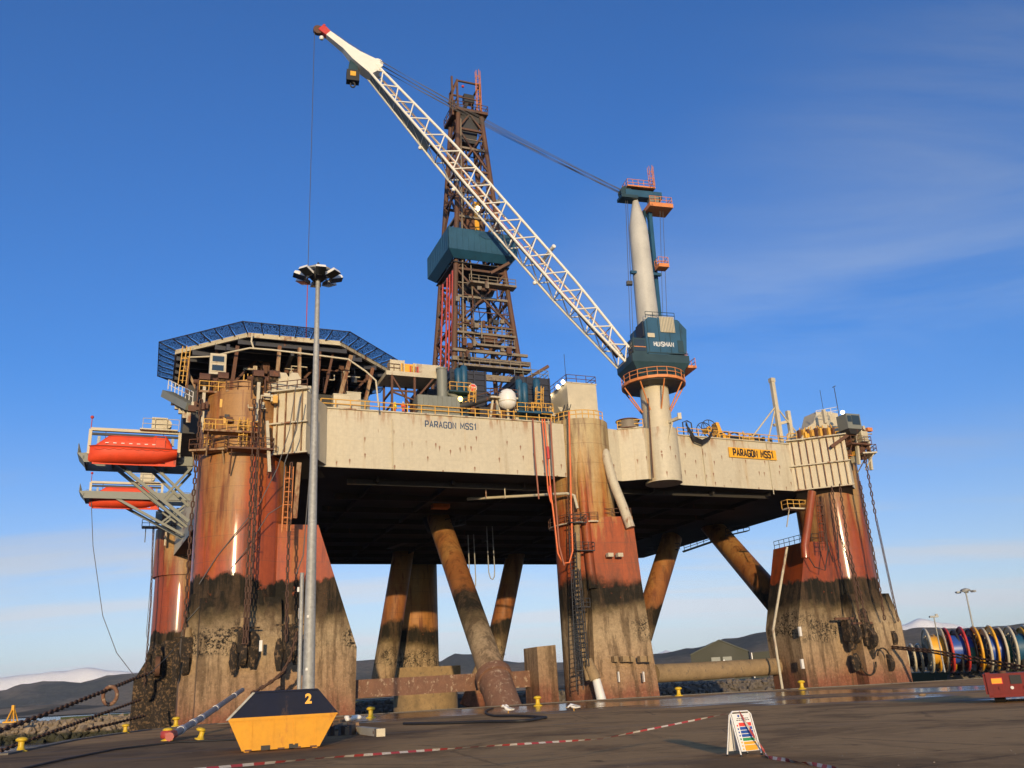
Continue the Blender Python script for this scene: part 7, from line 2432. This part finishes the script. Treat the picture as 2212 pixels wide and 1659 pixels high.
# red low-loader trailer at the right
ta = pz(2138, 1520, 0)
tr = thing('trailer', 'red low-loader trailer with striped marker boards', 'trailer', ta + V(1.2, 2, 0))
tx = V(math.cos(R_(-26)), math.sin(R_(-26)), 0)
ty = V(-tx.y, tx.x, 0)
G().obox(ta + tx * 1.2 + ty * 3.2 + EZ * 1.02, tx * 1.25, ty * 3.2, EZ * .18).build('deck', M['truckred'], tr)
G().obox(ta + tx * 1.2 + EZ * .80, tx * 1.25, ty * .06, EZ * .42).build('rear_panel', M['truckred'], tr)
G().obox(ta + tx * 1.2 + ty * .1 + EZ * .38, tx * 1.15, ty * .12, EZ * .14).build('bumper', M['truckred'], tr)
for k in (.38, 2.02):
    mb_ = G().obox(ta + tx * k - ty * .075 + EZ * .92, tx * .30, ty * .012, EZ * .13).build('marker_board', M['p_red'], tr)
    G().obox(ta + tx * k - ty * .09 + EZ * .92, tx * .27, ty * .006, EZ * .10).build('marker_face', M['sign_y'], mb_)
for k in (.3, .55, 1.0, 1.5, 1.85, 2.1):
    G().tube(ta + tx * k - ty * .08 + EZ * .62, ta + tx * k - ty * .11 + EZ * .62, .07, n=10).build('tail_lamp', M['truckred'] if k != 1.0 else M['plastic'], tr)
for k in (.45, 1.95):
    for j in (1.0, 2.2, 3.4):
        wh = G().tube(ta + tx * (k - .22) + ty * j + EZ * .42, ta + tx * (k + .22) + ty * j + EZ * .42, .42, n=18).build('wheel', M['black'], tr)
        G().tube(ta + tx * (k - .24) + ty * j + EZ * .42, ta + tx * (k + .24) + ty * j + EZ * .42, .2, n=12).build('hub', M['rust'], wh)
for k in (.15, 2.3):
    G().obox(ta + tx * k + EZ * .8 - ty * .02, tx * .1, ty * .1, EZ * .48).build('corner_post', M['truckred'], tr)
G().obox(ta + tx * 1.2 - ty * .07 + EZ * .95, tx * .22, ty * .02, EZ * .18).build('recess', M['black'], tr)
G().tube(ta + tx * .75 + ty * .5 + EZ * 1.2, ta + tx * .75 + ty * .5 + EZ * 1.32, .16, n=12).build('twist_lock', M['rust'], tr)
G().ball(pz(1992, 1501, .05), .25, .18, .08, 8, 5).build('stone_fragment', M['foot_pale'], None, 'flat pale stone lying on the open quay', 'stone')

# ------------------------------------------------------------------ beyond the basin
REEL = {}


def reel(x, ytop, ybase, Y, label, rim, core, width=2.6):
    top, base = at(x, ytop, Y), at(x, ybase, Y)
    r = (top.z - base.z) / 2
    c = V(base.x, base.y, base.z + r)
    t = thing('cable_reel', label, 'reel', V(c.x, c.y, base.z), 'row of big reels in the yard')
    d = V(math.cos(R_(-12)), math.sin(R_(-12)), 0)
    up = V(-d.y, d.x, 0)
    for s in (-.5, .5):
        o = c + d * width * s
        P = [o + up * (r * math.cos(R_(a))) + EZ * (r * math.sin(R_(a))) for a in range(0, 360, 12)]
        G().path(P, .24, 6, True).build('rim', M[rim], t)
        I = [o + up * (r * .72 * math.cos(R_(a))) + EZ * (r * .72 * math.sin(R_(a))) for a in range(0, 360, 12)]
        n = len(P)
        g = G()
        o2 = d * .06
        g.add([p + o2 for p in P] + [p + o2 for p in I] + [p - o2 for p in P] + [p - o2 for p in I],
              [(i, (i + 1) % n, n + (i + 1) % n, n + i) for i in range(n)] + [(2 * n + i, 3 * n + i, 3 * n + (i + 1) % n, 2 * n + (i + 1) % n) for i in range(n)])
        g.build('flange', M[rim], t)
        for a in range(0, 360, 30):
            v = up * math.cos(R_(a)) + EZ * math.sin(R_(a))
            barp('spoke', o + v * .4, o + v * r * .74, .16, M[rim], t)
    G().tube(c - d * width * .48, c + d * width * .48, r * .66, n=26).build('core', M[core], t)
    G().tube(c - d * width * .56, c + d * width * .56, .4, n=12).build('hub', M['dark'], t)
    for s in (-.5, .5):
        G().obox(V(c.x, c.y, base.z + .3) + d * width * s, d * .2, up * 1.2, EZ * .35).build('cradle', M['dark'], t)


for x, yt, yb, Y, lab, rim, core in ((1962, 1398, 1448, 178, 'small cream-rimmed reel at the end of the row by the rig leg', 'cream', 'navy'), (1977, 1392, 1449, 177, 'small cream and navy reel second from the rig leg', 'cream', 'navy'),
                                     (1993, 1391, 1449, 176, 'small cream and navy reel third from the rig leg', 'cream', 'navy'), (2008, 1391, 1450, 175.5, 'small cream and navy reel beside the big white reel', 'cream', 'navy'),
                                     (2030, 1358, 1451, 172, 'big white-rimmed reel with an orange panel', 'cream', 'yellow'), (2046, 1370, 1450, 173, 'green reel with yellow rim behind the white one', 'yellow', 'green_c'),
                                     (2074, 1356, 1450, 170, 'big red and white rimmed reel', 'red', 'p_blue'), (2092, 1360, 1449, 171, 'blue cored reel beside the red-rimmed one', 'dark', 'p_blue'),
                                     (2108, 1376, 1446, 170, 'yellow rimmed reel half hidden behind the blue one', 'yellow', 'green_c'), (2137, 1353, 1448, 168, 'big yellow-rimmed reel with navy flange', 'yellow', 'navy'),
                                     (2156, 1356, 1449, 167, 'big cream-rimmed reel with blue core', 'cream', 'p_blue'), (2186, 1358, 1446, 167, 'dark-rimmed reel with green core', 'dark', 'green_c'),
                                     (2212, 1352, 1446, 165, 'cream-rimmed reel cut by the picture edge', 'cream', 'teal'), (2240, 1354, 1446, 165, 'yellow-rimmed reel past the cream-rimmed end reel', 'yellow', 'teal')):
    if 'picture' in lab:
        lab = 'cream-rimmed reel with teal core near the trailer end of the row'
    reel(x, yt, yb, Y, lab, rim, core)


def yard_light(x0, y0, y1, Y, label, big=False):
    b0 = at(x0, y0, Y)
    top = at(x0, y1, Y)
    z1 = top.z
    t = thing('light_mast', label, 'light mast', b0)
    G().tube(b0, V(b0.x, b0.y, z1), .26 if big else .16, .14 if big else .1, n=8).build('pole', M['galv'], t)
    c = V(b0.x, b0.y, z1)
    if big:
        G().lathe(c, [(.4, 0), (1.1, .25), (.9, .6), (.2, .8)], 12).build('head_ring', M['galv'], t)
        for i in range(6):
            a = R_(60 * i)
            G().box(c + V(1.7 * math.cos(a), 1.7 * math.sin(a), .05), .8, .8, .3, a).build('floodlight', M['galv'], t)
    else:
        G().box(c + EZ * .1, 1.5, .5, .3).build('floodlight', M['galv'], t)
        G().box(c + EZ * .35 + V(.5, 0, 0), .4, .3, .35).build('lamp', M['galv'], t)


yard_light(2122, 1448, 1277, 196, 'slender lighting mast with a ring head rising behind the reels', True)
yard_light(2041, 1452, 1332, 160, 'short twin-lamp post in front of the reels')
yard_light(740, 1478, 1410, 320, 'distant lamp post seen between the corner leg and the slanting braces')
yard_light(1089, 1462, 1415, 330, 'distant lamp post seen beside the braces near the middle leg')

# green shed
sA, sB = at(1497, 1462, 520), at(1622, 1456, 520)
base_z = .5
sh_ = thing('shed', 'big dark green gabled shed beyond the breakwater', 'shed', V((sA.x + sB.x) / 2, 520, base_z))
ze1, ze2, zr_ = at(1497, 1415, 520).z, at(1621, 1407, 520).z, at(1553, 1384, 520).z
xm = at(1553, 1384, 520).x
fr_pts = [V(sA.x, 520, base_z), V(sB.x, 520, base_z), V(sB.x, 520, ze2), V(xm, 520, zr_), V(sA.x, 520, ze1)]
G().prism(fr_pts, V(14, 55, 0)).build('wall', M['shed'], sh_)
for p, q in ((V(sA.x - .4, 519.4, ze1 - .1), V(xm, 519.4, zr_ + .2)), (V(xm, 519.4, zr_ + .2), V(sB.x + .4, 519.4, ze2 - .1))):
    G().prism([p, q, q + EZ * .5, p + EZ * .5], V(14, 57, 0)).build('roof', M['shed_roof'], sh_)
for k in range(4):
    x_ = sA.x + (sB.x - sA.x) * (.18 + .2 * k)
    if k in (1, 2):
        G().box((x_ + 1.5, 519.8, at(1530, 1425, 520).z), 5, .3, 2.2).build('vent_panel', M['greygreen'], sh_)
G().box((xm + 1.5, 519.75, base_z + 3.6), 9, .3, 7).build('door', M['dark'], sh_)
for x_, y_ in ((1502, 1441), (1562, 1434)):
    p = at(1502 + (0 if x_ < 1550 else 62), y_ - 6, 519)
    G().ball(p, .7, .4, .9, 8, 5).build('lamp', M['radome'], sh_)
w0, w1 = at(1622, 1410, 525), at(1700, 1402, 525)
G().prism([V(w0.x, 525, base_z), V(w1.x, 525, base_z), V(w1.x, 525, w1.z), V(w0.x, 525, w0.z)], V(12, 40, 0)).build('lean_to', M['shed'], sh_)
G().box((w0.x + .3, 524.7, (w0.z + base_z) / 2), .5, .3, w0.z - base_z).build('downpipe', M['plastic'], sh_)


def container(x, y, Y, L, h, m, label):
    p = at(x, y, Y)
    t = thing('container', label, 'container', p, 'containers beyond the breakwater')
    G().box(p + EZ * h / 2, L, 2.4, h, R_(6)).build('body', M[m], t)
    for k in range(int(L / 1.0)):
        G().box(p + V(-L / 2 + .5 + k, -1.22 + .1 * (-L / 2 + .5 + k), h / 2), .25, .1, h * .9, R_(6)).build('corrugation', M[m], t)


container(1502, 1469, 270, 3.0, 1.6, 'yellow', 'small yellow container on the bank left of the green one')
container(1528, 1466, 290, 4.5, 1.4, 'plastic', 'low white cabin on the bank')
container(1600, 1463, 300, 9.0, 2.6, 'green_c', 'long green container on the bank below the level tube')
container(1632, 1461, 300, 3.5, 2.6, 'green_c', 'short green container next to the long one')
container(1655, 1459, 300, 4.0, 2.4, 'greygreen', 'grey container beside the far corner leg')
container(760, 1510, 225, 9.0, 1.3, 'yellow', 'yellow pontoon beyond the level beam near the corner leg')
container(815, 1507, 226, 5.0, 1.2, 'yellow', 'short yellow pontoon beside the far leg')
container(1000, 1494, 228, 6.0, 1.3, 'yellow', 'yellow pontoon seen beside the big slanting brace')
container(1110, 1478, 300, 5.0, 1.0, 'red', 'red and white hut seen under the level beam')
container(1135, 1478, 300, 5.0, 1.0, 'plastic', 'white hut seen under the level beam')
container(350, 1534, 700, 9, 3, 'plastic', 'small white house on the far shore')
container(395, 1531, 700, 9, 3, 'red', 'small red-roofed house on the far shore')
# yellow tripod marker on the left bank
p = at(25, 1561, 180)
yt = thing('channel_marker', 'yellow steel tripod marker on the breakwater', 'marker', p)
for i in range(4):
    a = R_(45 + 90 * i)
    barp('leg', p + V(1.1 * math.cos(a), 1.1 * math.sin(a), 0), p + V(.2 * math.cos(a), .2 * math.sin(a), 2.4), .2, M['yellow'], yt)
G().box(p + EZ * .1, 2.6, 1.8, .25).build('base', M['yellow'], yt)
G().box(p + EZ * 2.7, .5, .5, .9).build('head', M['yellow'], yt)

rg2 = random.Random(77)
g = G()
for k in range(900):
    Y_ = 12 + 40 * rg2.random() ** 1.5
    p = V(rg2.uniform(-.62, .62) * Y_, Y_, .004)
    if p.x < -20:
        continue
    r_ = rg2.uniform(.008, .026)
    g.add([p + Vector(c) * r_ * rg2.uniform(.6, 1.2) for c in ICO[:1] + ICO[1:6]], [(0, 1 + i, 1 + (i + 1) % 5) for i in range(5)])
g.build('grit', M['rock'], kind='stuff')

# ------------------------------------------------------------------ winter air
hm = bpy.data.materials.new('winter_haze')
hm.use_nodes = True
hn = hm.node_tree
hn.nodes.clear()
ho = nd(hn, 'ShaderNodeOutputMaterial')
hv = nd(hn, 'ShaderNodeVolumePrincipled', {'Color': (0.82, 0.90, 1.0, 1), 'Density': 0.000032, 'Anisotropy': 0.0})
hn.links.new(hv.outputs[0], ho.inputs['Volume'])
G().box((0, 0, 245), 21600, 21600, 500).build('haze', hm, kind='stuff')
